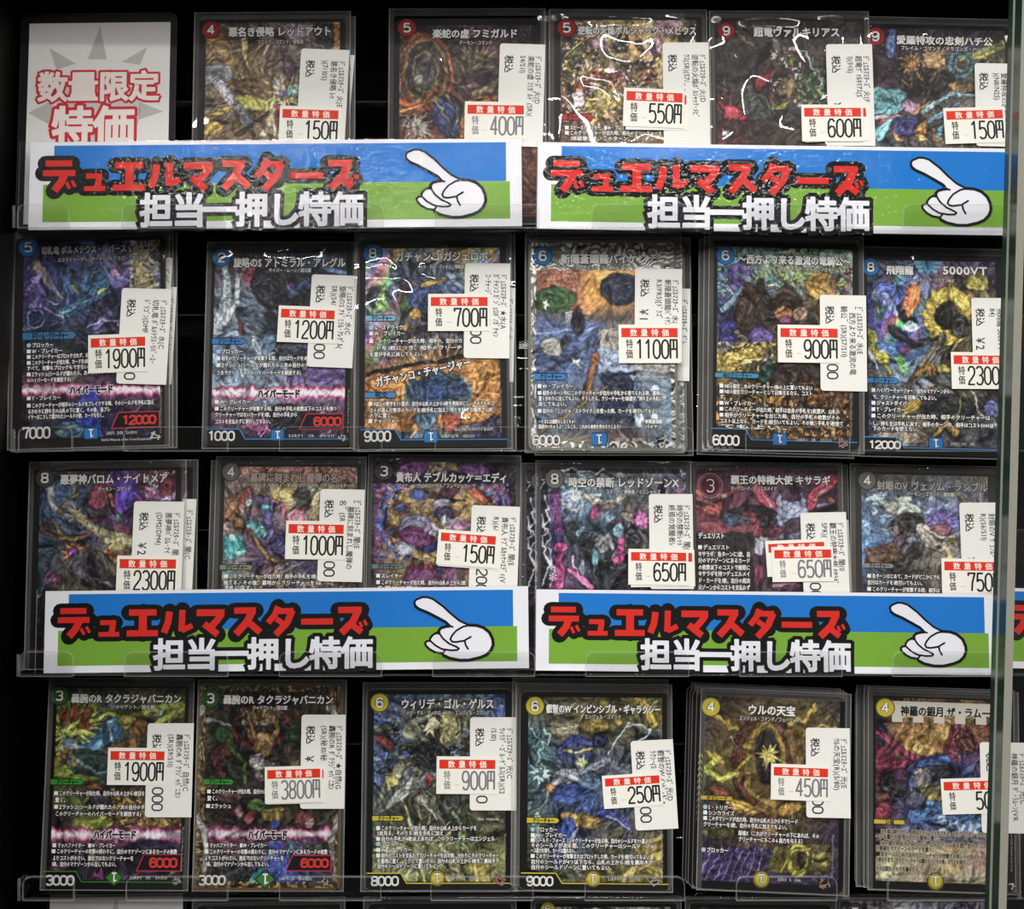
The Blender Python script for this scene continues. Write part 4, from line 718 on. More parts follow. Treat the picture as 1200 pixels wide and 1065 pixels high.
ART['D2'] = dict(z=(210, 780, K4), seed=42, foil=1, grid=['#5c4828 #3c3020 #3c3020 #5c4828', '#54462c #1e1a16 #2a241c #4a4028', '#44402c #24221e #54442c #3c382c', '#3c3a2c #2c2824 #5c4c38 #38382c', '#3c382a #3a2c28 #4c4a44 #30342a', '#403a2c #3a2a2a #2c2e24 #303a28', '#403a2c #2e2c24 #4a4426 #3a342a', '#6c4c54 #7a4c64 #684868 #6c4a58', '#4c4438 #2c2a2c #2e3060 #4c443c', '#54462a #3c3c34 #2c3c88 #544628'], ops=[
 ('e', 355, 290, 130, 130, 0, '#1a1714', .3), ('o', 355, 270, 118, 90, 18, '#6c2a2a'), ('e', 360, 230, 90, 40, 0, '#54462c'), ('x', 270, 190, 440, 260, '#a8946c #5c4c34 #c0b090', .4), ('o', 365, 285, 60, 70, 16, '#a87c44'), ('e', 370, 340, 50, 50, 0, '#a07c48'), ('e', 375, 380, 22, 30, 0, '#b08c5c'), ('s', [(310, 240), (330, 320)], 14, 20, '#b48c54'), ('s', [(430, 240), (410, 320)], 14, 20, '#a88450'), ('p', [(290, 400), (360, 380), (340, 470)], '#a8a4a0'), ('f', 360, 460, 130, 60, '#b8b4b0', .5),
 ('e', 190, 400, 60, 50, 20, '#4c2c2c'), ('e', 190, 310, 50, 34, 30, '#3c5c34'), ('o', 210, 410, 60, 60, 14, '#7c3c38'), ('e', 260, 450, 50, 70, 0, '#24301e'), ('s', [(210, 330), (280, 420), (290, 520)], 20, 14, '#5c7c3c'), ('e', 500, 300, 40, 60, 0, '#2c4028'), ('s', [(120, 240), (230, 260)], 16, 8, '#b0aca8'), ('e', 200, 580, 60, 30, 20, '#54383c'), ('s', [(180, 560), (260, 580)], 26, 20, '#7c5454'), ('e', 230, 650, 60, 50, 0, '#3c2a2a'), ('e', 310, 660, 24, 40, 20, '#a84c50'), ('e', 260, 640, 16, 24, 0, '#c89090'), ('e', 545, 670, 50, 34, 20, '#7c3c40'), ('e', 570, 690, 20, 24, 0, '#c8a0a0'),
 ('p', [(350, 620), (450, 620), (440, 680), (370, 680)], '#a08434'), ('s', [(350, 630), (450, 630)], 10, 10, '#d0b050'), ('e', 340, 610, 50, 24, 0, '#4c6c34'), ('p', [(395, 720), (400, 670), (430, 690), (450, 710)], '#3c5cc8'), ('b', 738, 26), ('p', [(300, 960), (420, 770), (520, 960)], '#30409c', .2), ('p', [(300, 950), (360, 870), (370, 880), (330, 955)], '#38b088', 0), ('p', [(390, 780), (440, 780), (500, 950), (430, 920)], '#3c50c0', 0), ('x', 320, 770, 560, 960, '#3c60d0 #6848a8 #28a090 #302848', .4), ('p', [(130, 920), (280, 870), (300, 900), (150, 960)], '#4c4c50'), ('p', [(560, 810), (660, 760), (660, 830)], '#4c5440'),
 ('q', 112, 110, 665, 950, '#5c4826'), ('w', 114, 112, 662, 945, '#b8945c', 9, .17), ('w', 114, 112, 662, 945, '#241c10', 7, .1), ('s', [(100, 180), (70, 240)], 30, 10, '#d0ccc8'), ('s', [(80, 660), (120, 760), (110, 900)], 34, 16, '#b0aca4'), ('s', [(690, 660), (660, 760), (670, 900)], 34, 16, '#b0aca4'), ('s', [(660, 180), (690, 220)], 30, 12, '#d0ccc8')])
ART['D3'] = dict(z=(400, 780, K4), seed=43, foil=1, grid=['#34447c #445478 #6c7468 #3c508c', '#3c4c78 #54584c #70705c #44548c', '#4c5468 #4a4a3c #5c5c44 #3c4a74', '#3c4a68 #4a4a40 #34342c #5c5c4c', '#3a4c64 #6c6c60 #3c3c38 #54543c', '#4c5458 #60604c #3c4438 #544c3c', '#545c50 #4c4c3c #484c34 #4c4834', '#70745c #64684c #54583c #60643c', '#80845c #787c54 #7c7c4c #888c50', '#7c8058 #74784c #7c7848 #78784c'], ops=[
 ('x', 135, 125, 720, 560, '#5070c8 #3a58a8 #7090d0 #9aa890', .2), ('e', 430, 250, 120, 100, 0, '#2c2c28'), ('e', 470, 270, 40, 70, 0, '#a49c68'), ('x', 430, 200, 520, 350, '#d0c890 #8c8450', .5), ('e', 400, 260, 24, 30, 0, '#e0dca0', .2), ('r', 390, 270, 10, 60, 8, '#e8e0a8'), ('o', 440, 260, 110, 90, 18, '#7c7c68'), ('e', 310, 290, 40, 40, 0, '#8c9070'), ('p', [(290, 240), (420, 200), (400, 220), (300, 290)], '#a8a890'),
 ('e', 390, 400, 80, 70, 0, '#20221e'), ('s', [(300, 360), (370, 430)], 40, 30, '#2a2c28'), ('s', [(260, 440), (210, 520), (150, 610)], 50, 20, '#8c8c78'), ('p', [(330, 470), (290, 580), (170, 645), (220, 580)], '#b8bcb4'), ('e', 225, 510, 30, 26, 20, '#a8a050'), ('x', 200, 470, 260, 550, '#d8d080 #8c8440', .5), ('e', 195, 340, 50, 24, 30, '#7c3430'), ('s', [(140, 300), (210, 260)], 20, 30, '#5c6048'), ('e', 355, 610, 66, 66, 0, '#5c5c50'), ('o', 355, 610, 56, 56, 14, '#7c7c68'), ('e', 350, 590, 34, 30, 0, '#8c8c74'), ('s', [(340, 580), (420, 680)], 10, 4, '#d8d8b8', 0), ('e', 385, 510, 14, 24, 0, '#a83c34'),
 ('s', [(440, 600), (500, 700), (540, 760)], 50, 60, '#343834'), ('o', 465, 600, 22, 22, 10, '#6c7060'), ('s', [(480, 640), (520, 700)], 16, 16, '#8ca078'), ('e', 530, 750, 50, 40, 0, '#3c4438'), ('e', 525, 748, 20, 20, 0, '#a8bc70'), ('s', [(640, 640), (700, 690)], 40, 20, '#6c5c44'), ('p', [(550, 860), (640, 850), (640, 950), (560, 940)], '#a0903c'), ('s', [(580, 860), (590, 950)], 16, 16, '#c8b858'), ('r', 330, 820, 40, 260, 20, '#b8bc84'), ('f', 250, 840, 200, 110, '#b0b47c', .5), ('x', 490, 760, 600, 830, '#9cb060 #5c6c3c', .4)])
ART['D4'] = dict(z=(590, 780, K4), seed=44, foil=1, grid=['#544c30 #5c583c #6c6430 #6a602c', '#4c5c58 #5c5434 #6c5c34 #74682c', '#3c6468 #4c4a44 #54503c #4c6068', '#40686c #384058 #585c68 #4c5c64', '#3c5860 #3c3c48 #5a5e70 #485058', '#3c5458 #3c4868 #34406c #444c54', '#48503c #34446c #5c5a4c #40485c', '#4c4a34 #3a4468 #54543c #605838', '#38402c #445044 #605c34 #7c7034', '#4c4c34 #54543c #74682c #8c7c38'], ops=[
 ('s', [(600, 150), (660, 260)], 44, 34, '#b89c34'), ('s', [(440, 160), (500, 250)], 40, 30, '#8c7c34'), ('e', 270, 270, 70, 50, 10, '#8a8468'), ('s', [(200, 270), (310, 260)], 14, 30, '#b8b090'), ('e', 400, 260, 60, 40, 0, '#8c7c38'), ('p', [(370, 230), (440, 220), (430, 290), (380, 290)], '#a89438'), ('e', 540, 200, 80, 30, 30, '#5c583c'), ('l', [(110, 270), (170, 340), (150, 430), (200, 500), (180, 600)], '#a8d0d0', 4), ('l', [(180, 280), (200, 320), (130, 360)], '#b0d8d8', 4), ('l', [(430, 430), (540, 260), (640, 280), (560, 380)], '#b8dce0', 5), ('e', 545, 262, 10, 10, 0, '#e0f0f0', 0), ('e', 640, 280, 9, 9, 0, '#e0f0f0', 0),
 ('s', [(250, 370), (300, 320), (380, 340)], 44, 40, '#28346c'), ('e', 420, 330, 30, 30, 0, '#24284c'), ('e', 330, 390, 60, 40, 0, '#30386c'), ('s', [(270, 370), (330, 385), (385, 365)], 14, 14, '#b0a05c'), ('e', 345, 435, 40, 26, 0, '#3c5888'), ('r', 345, 430, 4, 40, 8, '#b8c070'), ('s', [(240, 490), (340, 480), (450, 420)], 60, 40, '#9098a8'), ('s', [(230, 470), (330, 500), (440, 440)], 16, 14, '#c0c4cc'), ('s', [(210, 540), (260, 470)], 30, 40, '#a8acb8'), ('s', [(200, 540), (260, 580), (380, 540)], 40, 30, '#9c6c34'), ('e', 300, 560, 90, 40, -10, '#2c4488'), ('e', 380, 510, 50, 40, 0, '#48607c'), ('p', [(320, 570), (400, 560), (380, 690), (330, 680)], '#3c5490'),
 ('e', 370, 680, 60, 34, 20, '#a0843c'), ('e', 300, 670, 50, 24, 20, '#b0904c'), ('s', [(280, 700), (230, 860)], 70, 40, '#2c489c'), ('s', [(330, 710), (260, 820)], 14, 14, '#8c9cc0'), ('s', [(430, 640), (540, 700)], 50, 30, '#3a4498'), ('s', [(440, 660), (540, 710)], 10, 8, '#b0b4d8'), ('f', 150, 740, 60, 120, '#98b8b0', .52), ('p', [(560, 780), (690, 740), (690, 940), (600, 900)], '#9c8838', .3), ('s', [(520, 920), (690, 820)], 20, 40, '#c8b458'), ('s', [(420, 880), (560, 960)], 20, 30, '#a89440'), ('r', 160, 480, 10, 60, 8, '#a0ccd0'), ('d', 740, .2)])
ART['D5'] = dict(shards=50, brush=.42, z=(780, 780, K4), seed=45, grid=['#24182a #3c2c28 #54482c #2e2430', '#3a2830 #4c4030 #5c4c28 #4c4434', '#402c34 #4c3c2c #54481e #4c3c34', '#54502c #4a3c20 #54461c #44342c', '#4c5028 #3c2c1c #4c4020 #3a2c28', '#38382c #4c3020 #54481e #34282c', '#32242e #3c2c24 #44341c #302430', '#2a1e32 #44341c #3c2c1e #2e2238', '#30204c #44283c #3c2c20 #30243c', '#34244c #382850 #302448 #2a2040'], ops=[
 ('g', 440, 380, 260, 250, 0, '#6a5824'), ('o', 430, 430, 120, 190, 44, '#54301c', .7), ('o', 430, 440, 84, 170, 26, '#8c7428'), ('e', 440, 400, 50, 120, 0, '#26221a'), ('e', 445, 405, 20, 22, 0, '#c0ac4c'), ('r', 445, 400, 14, 60, 12, '#d8c860'), ('s', [(330, 380), (320, 520), (400, 640)], 40, 30, '#6c3c20'), ('s', [(540, 300), (580, 420), (560, 560)], 60, 40, '#6c5020'), ('s', [(230, 410), (170, 460), (250, 510), (370, 400)], 30, 10, '#b8b43c', .3), ('s', [(165, 450), (230, 500), (300, 480)], 20, 30, '#c8c848', .2),
 ('l', [(215, 210), (260, 250), (310, 280)], '#b89c34', 14), ('l', [(650, 170), (620, 230), (540, 260)], '#c0a434', 14), ('l', [(740, 270), (670, 270), (600, 310)], '#b89c30', 10), ('l', [(180, 380), (250, 430)], '#a88c30', 10), ('s', [(280, 310), (310, 360)], 8, 4, '#e0dca0'), ('e', 240, 560, 60, 22, 20, '#7c3c24'), ('e', 330, 620, 70, 26, 20, '#b88c30'), ('s', [(270, 600), (380, 640)], 14, 14, '#e0b84c'), ('e', 530, 630, 60, 30, -20, '#b08830'), ('s', [(400, 620), (460, 650)], 40, 50, '#6c5020'), ('e', 430, 720, 70, 44, 0, '#6c3c24'), ('s', [(440, 720), (430, 790)], 50, 10, '#a0802c'), ('e', 230, 730, 80, 30, 0, '#4c4c28'),
 ('e', 440, 690, 24, 12, 0, '#c84c8c', 0), ('p', [(110, 800), (420, 790), (330, 990), (110, 990)], '#30204e', .1), ('p', [(420, 790), (720, 900), (720, 990), (330, 990)], '#2c2244', .1)] + [('s', [(110 + 38 * i, 980 + (i % 3) * 6), (215 + 30 * i, 800)], 4, 2, '#8c80b8', 0) for i in range(8)] + [
 ('p', [(480, 785), (712, 785), (712, 905), (440, 905)], '#544c1c', .3), ('o', 570, 850, 40, 60, 14, '#b8b03c'), ('e', 590, 850, 20, 30, 0, '#24200c'), ('s', [(500, 900), (540, 820), (620, 800)], 14, 14, '#a89c34'), ('p', [(630, 820), (710, 820), (700, 880), (640, 880)], '#8c8438'), ('s', [(640, 850), (700, 850)], 10, 10, '#2c280c')])
ART['D6'] = dict(z=(960, 780, K4), seed=46, foil=1, grid=['#2c2c34 #6c5434 #746038 #5c3c3c', '#32303c #94703c #a07c44 #6c3440', '#5c4438 #8c683c #946c40 #743440', '#7c2c48 #6c3848 #54406c #7c3044', '#6c2840 #3c3450 #3c4c80 #74304c', '#403034 #3c3c50 #3c5088 #5c3458', '#5c2c40 #3c4874 #405c94 #384a84', '#54404c #4c5480 #50648c #445480', '#645c4c #6c6458 #74685c #6c6054', '#8c8468 #94886c #988c74 #8c7c68', '#94886c #9c8c70 #a0907c #98846c'], ops=[
 ('p', [(330, 260), (560, 240), (570, 420), (400, 400)], '#a8803c', .2), ('o', 435, 350, 60, 60, 26, '#c8984c'), ('o', 435, 350, 100, 90, 16, '#8c6430', .2), ('e', 430, 350, 26, 30, 0, '#d0a860'), ('p', [(480, 240), (570, 240), (560, 330), (500, 310)], '#b8944c', .3), ('e', 270, 300, 26, 60, 0, '#28283c'), ('s', [(250, 290), (400, 400), (560, 420)], 30, 24, '#8c2c50'), ('s', [(255, 440), (400, 430)], 60, 30, '#84284c'), ('s', [(600, 280), (560, 480), (680, 640)], 60, 70, '#843048'), ('e', 640, 330, 44, 60, 0, '#4c2c2c'), ('x', 580, 260, 700, 440, '#8c3c44 #302028 #a87c50', .3),
 ('e', 500, 480, 120, 90, 0, '#34345c'), ('s', [(400, 520), (440, 430), (560, 410)], 36, 26, '#3c58a0'), ('s', [(410, 500), (470, 430), (550, 430)], 10, 8, '#7c9cd0'), ('e', 450, 500, 44, 50, 0, '#6c6870'), ('r', 460, 480, 10, 70, 9, '#b0a8a0', 100, 220), ('e', 530, 470, 50, 34, -20, '#343038'), ('e', 490, 560, 60, 30, -20, '#6c6438'), ('x', 440, 520, 560, 610, '#c0b060 #54482c #8c8044', .5), ('e', 420, 590, 44, 34, 0, '#54586c'), ('e', 300, 510, 40, 50, 0, '#24242c'), ('s', [(290, 540), (370, 620)], 14, 8, '#5c6080'), ('s', [(250, 580), (300, 570)], 50, 30, '#6c4434'), ('e', 270, 640, 40, 40, 0, '#8c2c48'), ('s', [(420, 660), (560, 640), (700, 690)], 70, 50, '#4870a8'), ('f', 560, 690, 200, 70, '#9cb8d8', .5), ('s', [(470, 600), (600, 640)], 20, 30, '#5c88c0'),
 ('p', [(240, 790), (740, 790), (740, 960), (240, 960)], '#9a8c70', 0, None, .3), ('x', 240, 790, 740, 960, '#b0a07c #a08060 #9cac80 #b8a888', .3), ('g', 300, 880, 40, 90, 0, '#b8c490'), ('g', 570, 850, 60, 70, 0, '#b09c60'), ('g', 700, 840, 50, 70, 0, '#b88c80')])
# ------------------------------------------------------------------ the rows: leaning planes that carry the cards
LEAN = 6.0
ROW_PY = {1: 262.0, 2: 524.0, 3: 782.0, 4: 1043.0, 5: 1306.0}       # photo row of the card bottoms
CARD_Y = -0.016
def card_plane(row, lift=0.0):
    p = Plane(CARD_Y, ROW_PY[row], LEAN)
    p.q = p.q + p.n * lift
    return p
PALE, DARK = '#f0eee8', '#121212'
CIRC = {'red': ('#a02a2e', '#4c1416'), 'blue': ('#2f78b8', '#163c62'), 'black': ('#4a484c', '#1c1a1e'), 'grey': ('#77736e', '#3a3834'), 'green': ('#35602c', '#16301a'), 'yellow': ('#c8b83c', '#5c5418')}
LINE = {'red': '#b03838', 'blue': '#3d84c4', 'black': '#5a585c', 'grey': '#77736e', 'green': '#3c7a34', 'yellow': '#c8b83c'}

def pt(fr, p): return fr.loc(*p)
def local_text(mb, fr, s, x0, x1, py, empx, z, key, **k):
    a, b = fr.loc(x0, py), fr.loc(x1, py)
    put_text(mb, s, a[0], a[1], z, empx * PXM, key, width=np.linalg.norm(b - a), **k)

Z0 = 0.00032            # card front
def card_mesh(c, fr, parent):
    """one printed card: body, artwork, badges and writing in one mesh"""
    mb = MB(); W, H = fr.w, fr.h
    border = c.get('border', '#141312')
    mb.slab(rrect(-W / 2, W / 2, 0, H, 0.0028), 0, Z0, border, c.get('core', '#33322f'))
    if c.get('rim'):
        r = rrect(-W / 2, W / 2, 0, H, 0.0028); r2 = rrect(-W / 2 + .00022, W / 2 - .00022, .00022, H - .00022, 0.0026)
        for i in range(len(r)):
            j = (i + 1) % len(r)
            mb.quad([(*r2[i], Z0 + 5e-6), (*r[i], Z0 + 5e-6), (*r[j], Z0 + 5e-6), (*r2[j], Z0 + 5e-6)], '#6d6b66')
    # artwork: a fine grid of printed colour
    sp = ART[c['art']]; ox, oy, kf = sp['z']
    ax0, ay0, ax1, ay1 = c['rect']                      # photo pixels at the card's middle height / top edge
    TLc = c['TL']; ang = math.atan2(fr.ex[1], fr.ex[0])
    l0 = fr.loc(ax0, (c['TL'][1] + c['BL'][1]) / 2)[0] if not c.get('full') else -W / 2 + .0011
    l1 = fr.loc(ax1, (c['TL'][1] + c['BL'][1]) / 2)[0] if not c.get('full') else W / 2 - .0011
    t1 = fr.loc(600, ay0)[1] if not c.get('full') else H - .0011
    if not c.get('full'):
        t1 = fr.loc((ax0 + ax1) / 2, ay0)[1]
    t0 = c.get('abot', 0.043) * H if not c.get('full') else .0011
    step = 0.00037
    nx, ny = max(8, int((l1 - l0) / step)), max(8, int((t1 - t0) / step))
    gx, gy = np.meshgrid(np.linspace(l0, l1, nx), np.linspace(t1, t0, ny))
    gx, gy = gx.ravel(), gy.ravel()
    # card coordinates -> spec coordinates (an affine fit through three photo points)
    src = [c['TL'], c['TR'], c['BL']]
    A = np.array([[*fr.loc(*p), 1] for p in src]); Bx = np.array([[(p[0] - ox) * kf, (p[1] - oy) * kf] for p in src])
    T = np.linalg.solve(A, Bx)
    Q = np.stack([gx, gy, np.ones_like(gx)], 1) @ T
    if '_r' not in sp: sp['_r'] = (Q[:, 0].min(), Q[:, 0].max(), Q[:, 1].min(), Q[:, 1].max())
    colr = rastered(sp, Q[:, 0], Q[:, 1], sp['_r'][1] - sp['_r'][0], sp['seed'])
    i = np.arange(ny - 1)[:, None] * nx + np.arange(nx - 1)[None, :]
    F = np.stack([i + nx, i + nx + 1, i + 1, i], -1).reshape(-1, 4)
    mb.add(np.stack([gx, gy, np.full_like(gx, Z0 + 2e-5)], 1), F, 'foil' if sp.get('foil') else 'art', colr)
    z1, z2, z3, z4 = Z0 + 4e-5, Z0 + 6e-5, Z0 + 8e-5, Z0 + 1e-4
    col = c['col']; cc, cd = CIRC[col]; lc = LINE[col]
    # power panel with its coloured line
    if c.get('panel', True) and not c.get('full'):
        py = c.get('ppy', .915 * H) if False else H * .085
        xa, xb, yb = -W / 2 + .245 * W, -W / 2 + .285 * W, H * .036
        mb.poly([(-W / 2 + .001, H * .012, z1), (W / 2 - .001, H * .012, z1), (W / 2 - .001, yb, z1), (xb, yb, z1), (xa, py, z1), (-W / 2 + .001, py, z1)], border)
        band(mb, [(-W / 2 + .001, py), (xa, py), (xb, yb), (W / 2 - .001, yb)], .00042, z2, lc)
    # cost badge
    cx, cy, cr = c['cost'][1:]; p = fr.loc(cx, cy); r = cr * PXM
    if c.get('ringcost'):
        ring(mb, p[0], p[1], r, .0003, z3, '#b88890'); ring(mb, p[0], p[1], r * .82, .0002, z3, '#a87078'); disc(mb, p[0], p[1], r * .78, z2, '#542230')
        put_digits(mb, c['cost'][0], p[0] - r * .3, p[1] - r * .55, r * .62, r * 1.1, r * .1, z4, '#e0d4d4', 0.1)
    else:
        disc(mb, p[0], p[1], r * 1.06, z2, cd); disc(mb, p[0], p[1], r * .95, z3, cc)
        put_digits(mb, c['cost'][0], p[0] - r * .4, p[1] - r * .56, r * .8, r * 1.12, r * .36, z4, '#101010', 0.16)
        put_digits(mb, c['cost'][0], p[0] - r * .4, p[1] - r * .56, r * .8, r * 1.12, r * .2, z4 + 2e-5, PALE, 0.16)
    # title and kind line
    if c.get('plate'):
        (a, b, q, e, n) = c['plate']
        P0, P1 = fr.loc(a, b), fr.loc(q, e); w = (P1[0] - P0[0]) / n; hh = (P0[1] - P1[1])
        mb.poly([(P0[0], P0[1] - hh * .6, z1), (P1[0], P0[1] - hh * .6, z1), (P1[0], P0[1], z1), (P0[0], P0[1], z1)], '#cfcabc')
        for k in range(0, n, 2):
            xa = P0[0] + w * k
            mb.poly([(xa, P1[1], z1), (xa + w, P1[1], z1), (xa + w, P0[1] - hh * .6, z1), (xa, P0[1] - hh * .6, z1)], '#cfcabc')
    for (s, x0, x1, yy, em) in c['title']:
        tc, to = (('#1c1a18', '#d8d4c8') if c.get('plate') else (c.get('tcol', '#f4f2ee'), '#0c0c0c'))
        local_text(mb, fr, s, x0, x1, yy, em, z3, to, bold=.085)
        local_text(mb, fr, s, x0, x1, yy, em, z4, tc, bold=.034)
    for (s, x0, x1, yy, em) in c.get('sub', []):
        local_text(mb, fr, s, x0, x1, yy, em, z3, '#0c0c0c', bold=.10)
        local_text(mb, fr, s, x0, x1, yy, em, z4, '#d8d6d0', bold=.02)
    for (s, x0, y0, x1, y1, bc, tc) in c.get('bars', []):
        a, b = fr.loc(x0, y0), fr.loc(x1, y1); h = a[1] - b[1]
        mb.poly([(a[0], b[1], z1), (b[0] - h * .4, b[1], z1), (b[0], b[1] + h * .5, z1), (b[0] - h * .4, a[1], z1), (a[0], a[1], z1)], '#1a1a1a')
        mb.poly([(a[0], b[1] + h * .12, z2), (b[0] - h * .45, b[1] + h * .12, z2), (b[0] - h * .1, b[1] + h * .5, z2), (b[0] - h * .45, a[1] - h * .12, z2), (a[0], a[1] - h * .12, z2)], bc)
        ww = min((b[0] - a[0]) * .66, text_width(s) * h * .9)
        put_text(mb, s, (a[0] + b[0]) / 2 - ww / 2, (a[1] + b[1]) / 2, z3, h * .86, tc, bold=.035, width=ww)
    # rules text
    for row in c.get('body', []):
        s, x0, yy, em = row[:4]; x1 = row[4] if len(row) > 4 else None
        a = fr.loc(x0, yy); e = em * PXM
        dark = c.get('darktext'); fg, bg = ('#1a1816', '#b8ad98') if dark else ('#f2f0ec', '#0a0a0a')
        wd = text_width(s) * e * .84
        if x1: wd = (fr.loc(x1, yy) - a)[0]
        if s[0] in '■●':
            q = e * .72
            if s[0] == '■': mb.quad([(a[0], a[1] - q / 2, z4), (a[0] + q, a[1] - q / 2, z4), (a[0] + q, a[1] + q / 2, z4), (a[0], a[1] + q / 2, z4)], fg)
            else: disc(mb, a[0] + q / 2, a[1], q * .6, z4, '#a8c8dc', 10)
            wd *= (text_width(s[1:]) / text_width(s)); a = a + np.array([e * .95, 0]); s = s[1:]
            if x1: wd = (fr.loc(x1, yy) - a)[0]
        if c.get('outtext', True): put_text(mb, s, a[0], a[1], z3, e, bg, bold=.12, width=wd, res=1)
        put_text(mb, s, a[0], a[1], z4, e, fg, bold=.022, width=wd, res=1)
    # hyper mode name and red power box
    for (s, x0, x1, yy, em) in c.get('mode', []):
        local_text(mb, fr, s, x0, x1, yy, em, z3, '#e8dce4', bold=.11)
        local_text(mb, fr, s, x0, x1, yy, em, z4, '#15131a', bold=.05)
    if c.get('redbox'):
        s, x0, y0, x1, y1, tx0, tx1 = c['redbox']
        a, b = fr.loc(x0, y1), fr.loc(x1, y0); sk = (b[1] - a[1]) * .45
        q = [(a[0], a[1]), (b[0], a[1]), (b[0], b[1]), (a[0] + sk, b[1])]
        mb.poly([(x, y, z2) for x, y in q], '#16121a'); band(mb, q + [q[0]], .0004, z3, '#b8384a')
        ta, tb = fr.loc(tx0, y0), fr.loc(tx1, y0); cw = (tb[0] - ta[0]) / len(s); hh = (b[1] - a[1]) * .64
        put_digits(mb, s, ta[0], (a[1] + b[1]) / 2 - hh / 2, cw, hh, cw * .3, z4, '#d23a34', .14)
    if c.get('power'):
        s, x0, x1, y0, y1 = c['power']; a, b = fr.loc(x0, y1), fr.loc(x1, y1); hh = (y1 - y0) * PXM; cw = (b[0] - a[0]) / len(s)
        put_digits(mb, s, a[0], a[1], cw, hh, cw * .42, z3, '#101010', .1)
        put_digits(mb, s, a[0], a[1], cw, hh, cw * .26, z4, '#dedcd6', .14)
    if c.get('mana'):
        kind, x, yy, w = c['mana']; p = fr.loc(x, yy); w *= PXM
        f1, f2 = {'sq': ('#2c74b4', '#173a58'), 'di': ('#3c7c34', '#1a3a1a'), 'ci': ('#c8b83c', '#4c4418')}[kind]
        if kind == 'sq':
            for k, (ff, zz) in ((1.0, (f2, z2)), (.86, (f1, z3))):
                mb.poly([(p[0] - w * .5 * k, p[1] - w * .42 * k, zz), (p[0] + w * .5 * k, p[1] - w * .42 * k, zz), (p[0] + w * .56 * k, p[1], zz), (p[0] + w * .5 * k, p[1] + w * .46 * k, zz), (p[0] - w * .5 * k, p[1] + w * .46 * k, zz), (p[0] - w * .56 * k, p[1], zz)], ff)
        elif kind == 'di':
            for k, (ff, zz) in ((1.0, (f2, z2)), (.82, (f1, z3))):
                mb.poly([(p[0] + w * .62 * k * math.cos(t) * (1 if q % 2 == 0 else .72), p[1] + w * .55 * k * math.sin(t) * (1 if q % 2 == 0 else .72), zz) for q in range(8) for t in (math.pi * q / 4,)], ff)
        else:
            disc(mb, p[0], p[1], w * .56, z2, f2); disc(mb, p[0], p[1], w * .46, z3, f1); ring(mb, p[0], p[1], w * .4, w * .04, z3 + 1e-5, f2)
        # the figure 1, printed upside down
        u = w * .5
        for (kk, cl, zz) in ((.34, '#10202c', z4), (.2, PALE, z4 + 2e-5)):
            band(mb, [(p[0], p[1] + u * .55), (p[0], p[1] - u * .55)], u * kk, zz, cl); band(mb, [(p[0] - u * .0, p[1] - u * .48), (p[0] + u * .32, p[1] - u * .3)], u * kk * .8, zz, cl)
            band(mb, [(p[0] - u * .3, p[1] + u * .55), (p[0] + u * .3, p[1] + u * .55)], u * kk, zz, cl)
    for (s, x0, x1, yy, em) in c.get('small', []):
        local_text(mb, fr, s, x0, x1, yy, em, z4, c.get('smallcol', '#cfccc6'), bold=.015, res=1)
    for (x, yy, r, col1) in c.get('logo', []):
        # small angular set emblem in the corner
        p = fr.loc(x, yy); r *= PXM; rg = random.Random(int(x * 7 + yy))
        star = [(p[0] + r * (1 if q % 2 else .62) * math.cos(q * math.pi / 6) * (.9 + .3 * rg.random()), p[1] + r * .85 * (1 if q % 2 else .62) * math.sin(q * math.pi / 6)) for q in range(12)]
        mb.poly([(x_, y_, z2) for x_, y_ in star], '#1c1a1c')
        for q in range(7):
            a = rg.uniform(0, 6.28); b2 = a + rg.uniform(1.2, 2.6)
            band(mb, [(p[0] + r * .8 * math.cos(a), p[1] + r * .65 * math.sin(a)), (p[0] + r * .6 * math.cos(b2), p[1] + r * .5 * math.sin(b2))], r * .2, z3, col1, w1=r * .08)
    for (s, x0, x1, yy, em) in c.get('vtext', []):
        a = fr.loc(x0, yy); put_text(mb, s, a[0], a[1], z4, em * PXM, '#a8a6a0', bold=.0, width=x1 * PXM, ang=-math.pi / 2, res=1)
    if c.get('wing'):
        x0, x1, y0, y1 = c['wing']; a, b = fr.loc(x0, y0), fr.loc(x1, y1); mx = (a[0] + b[0]) / 2; hh = a[1] - b[1]
        for sgn in (-1, 1):
            for q in range(3):
                xo = abs(b[0] - mx) * (1 - q * .16); yt = a[1] - q * hh * .3
                mb.poly([(mx + sgn * xo, yt, z3), (mx + sgn * xo * .93, yt - hh * .22, z3), (mx + sgn * abs(b[0] - mx) * .42, yt - hh * .22, z3), (mx + sgn * abs(b[0] - mx) * .3, yt, z3)], '#8cc4dc')
            mb.poly([(mx + sgn * abs(b[0] - mx) * .55, a[1], z4), (mx + sgn * abs(b[0] - mx) * .25, a[1], z4), (mx, b[1] + hh * .3, z4), (mx, b[1] - hh * .05, z4)], '#4fa8d0')
    o = mb.build('printed_card', parent, True)
    return o

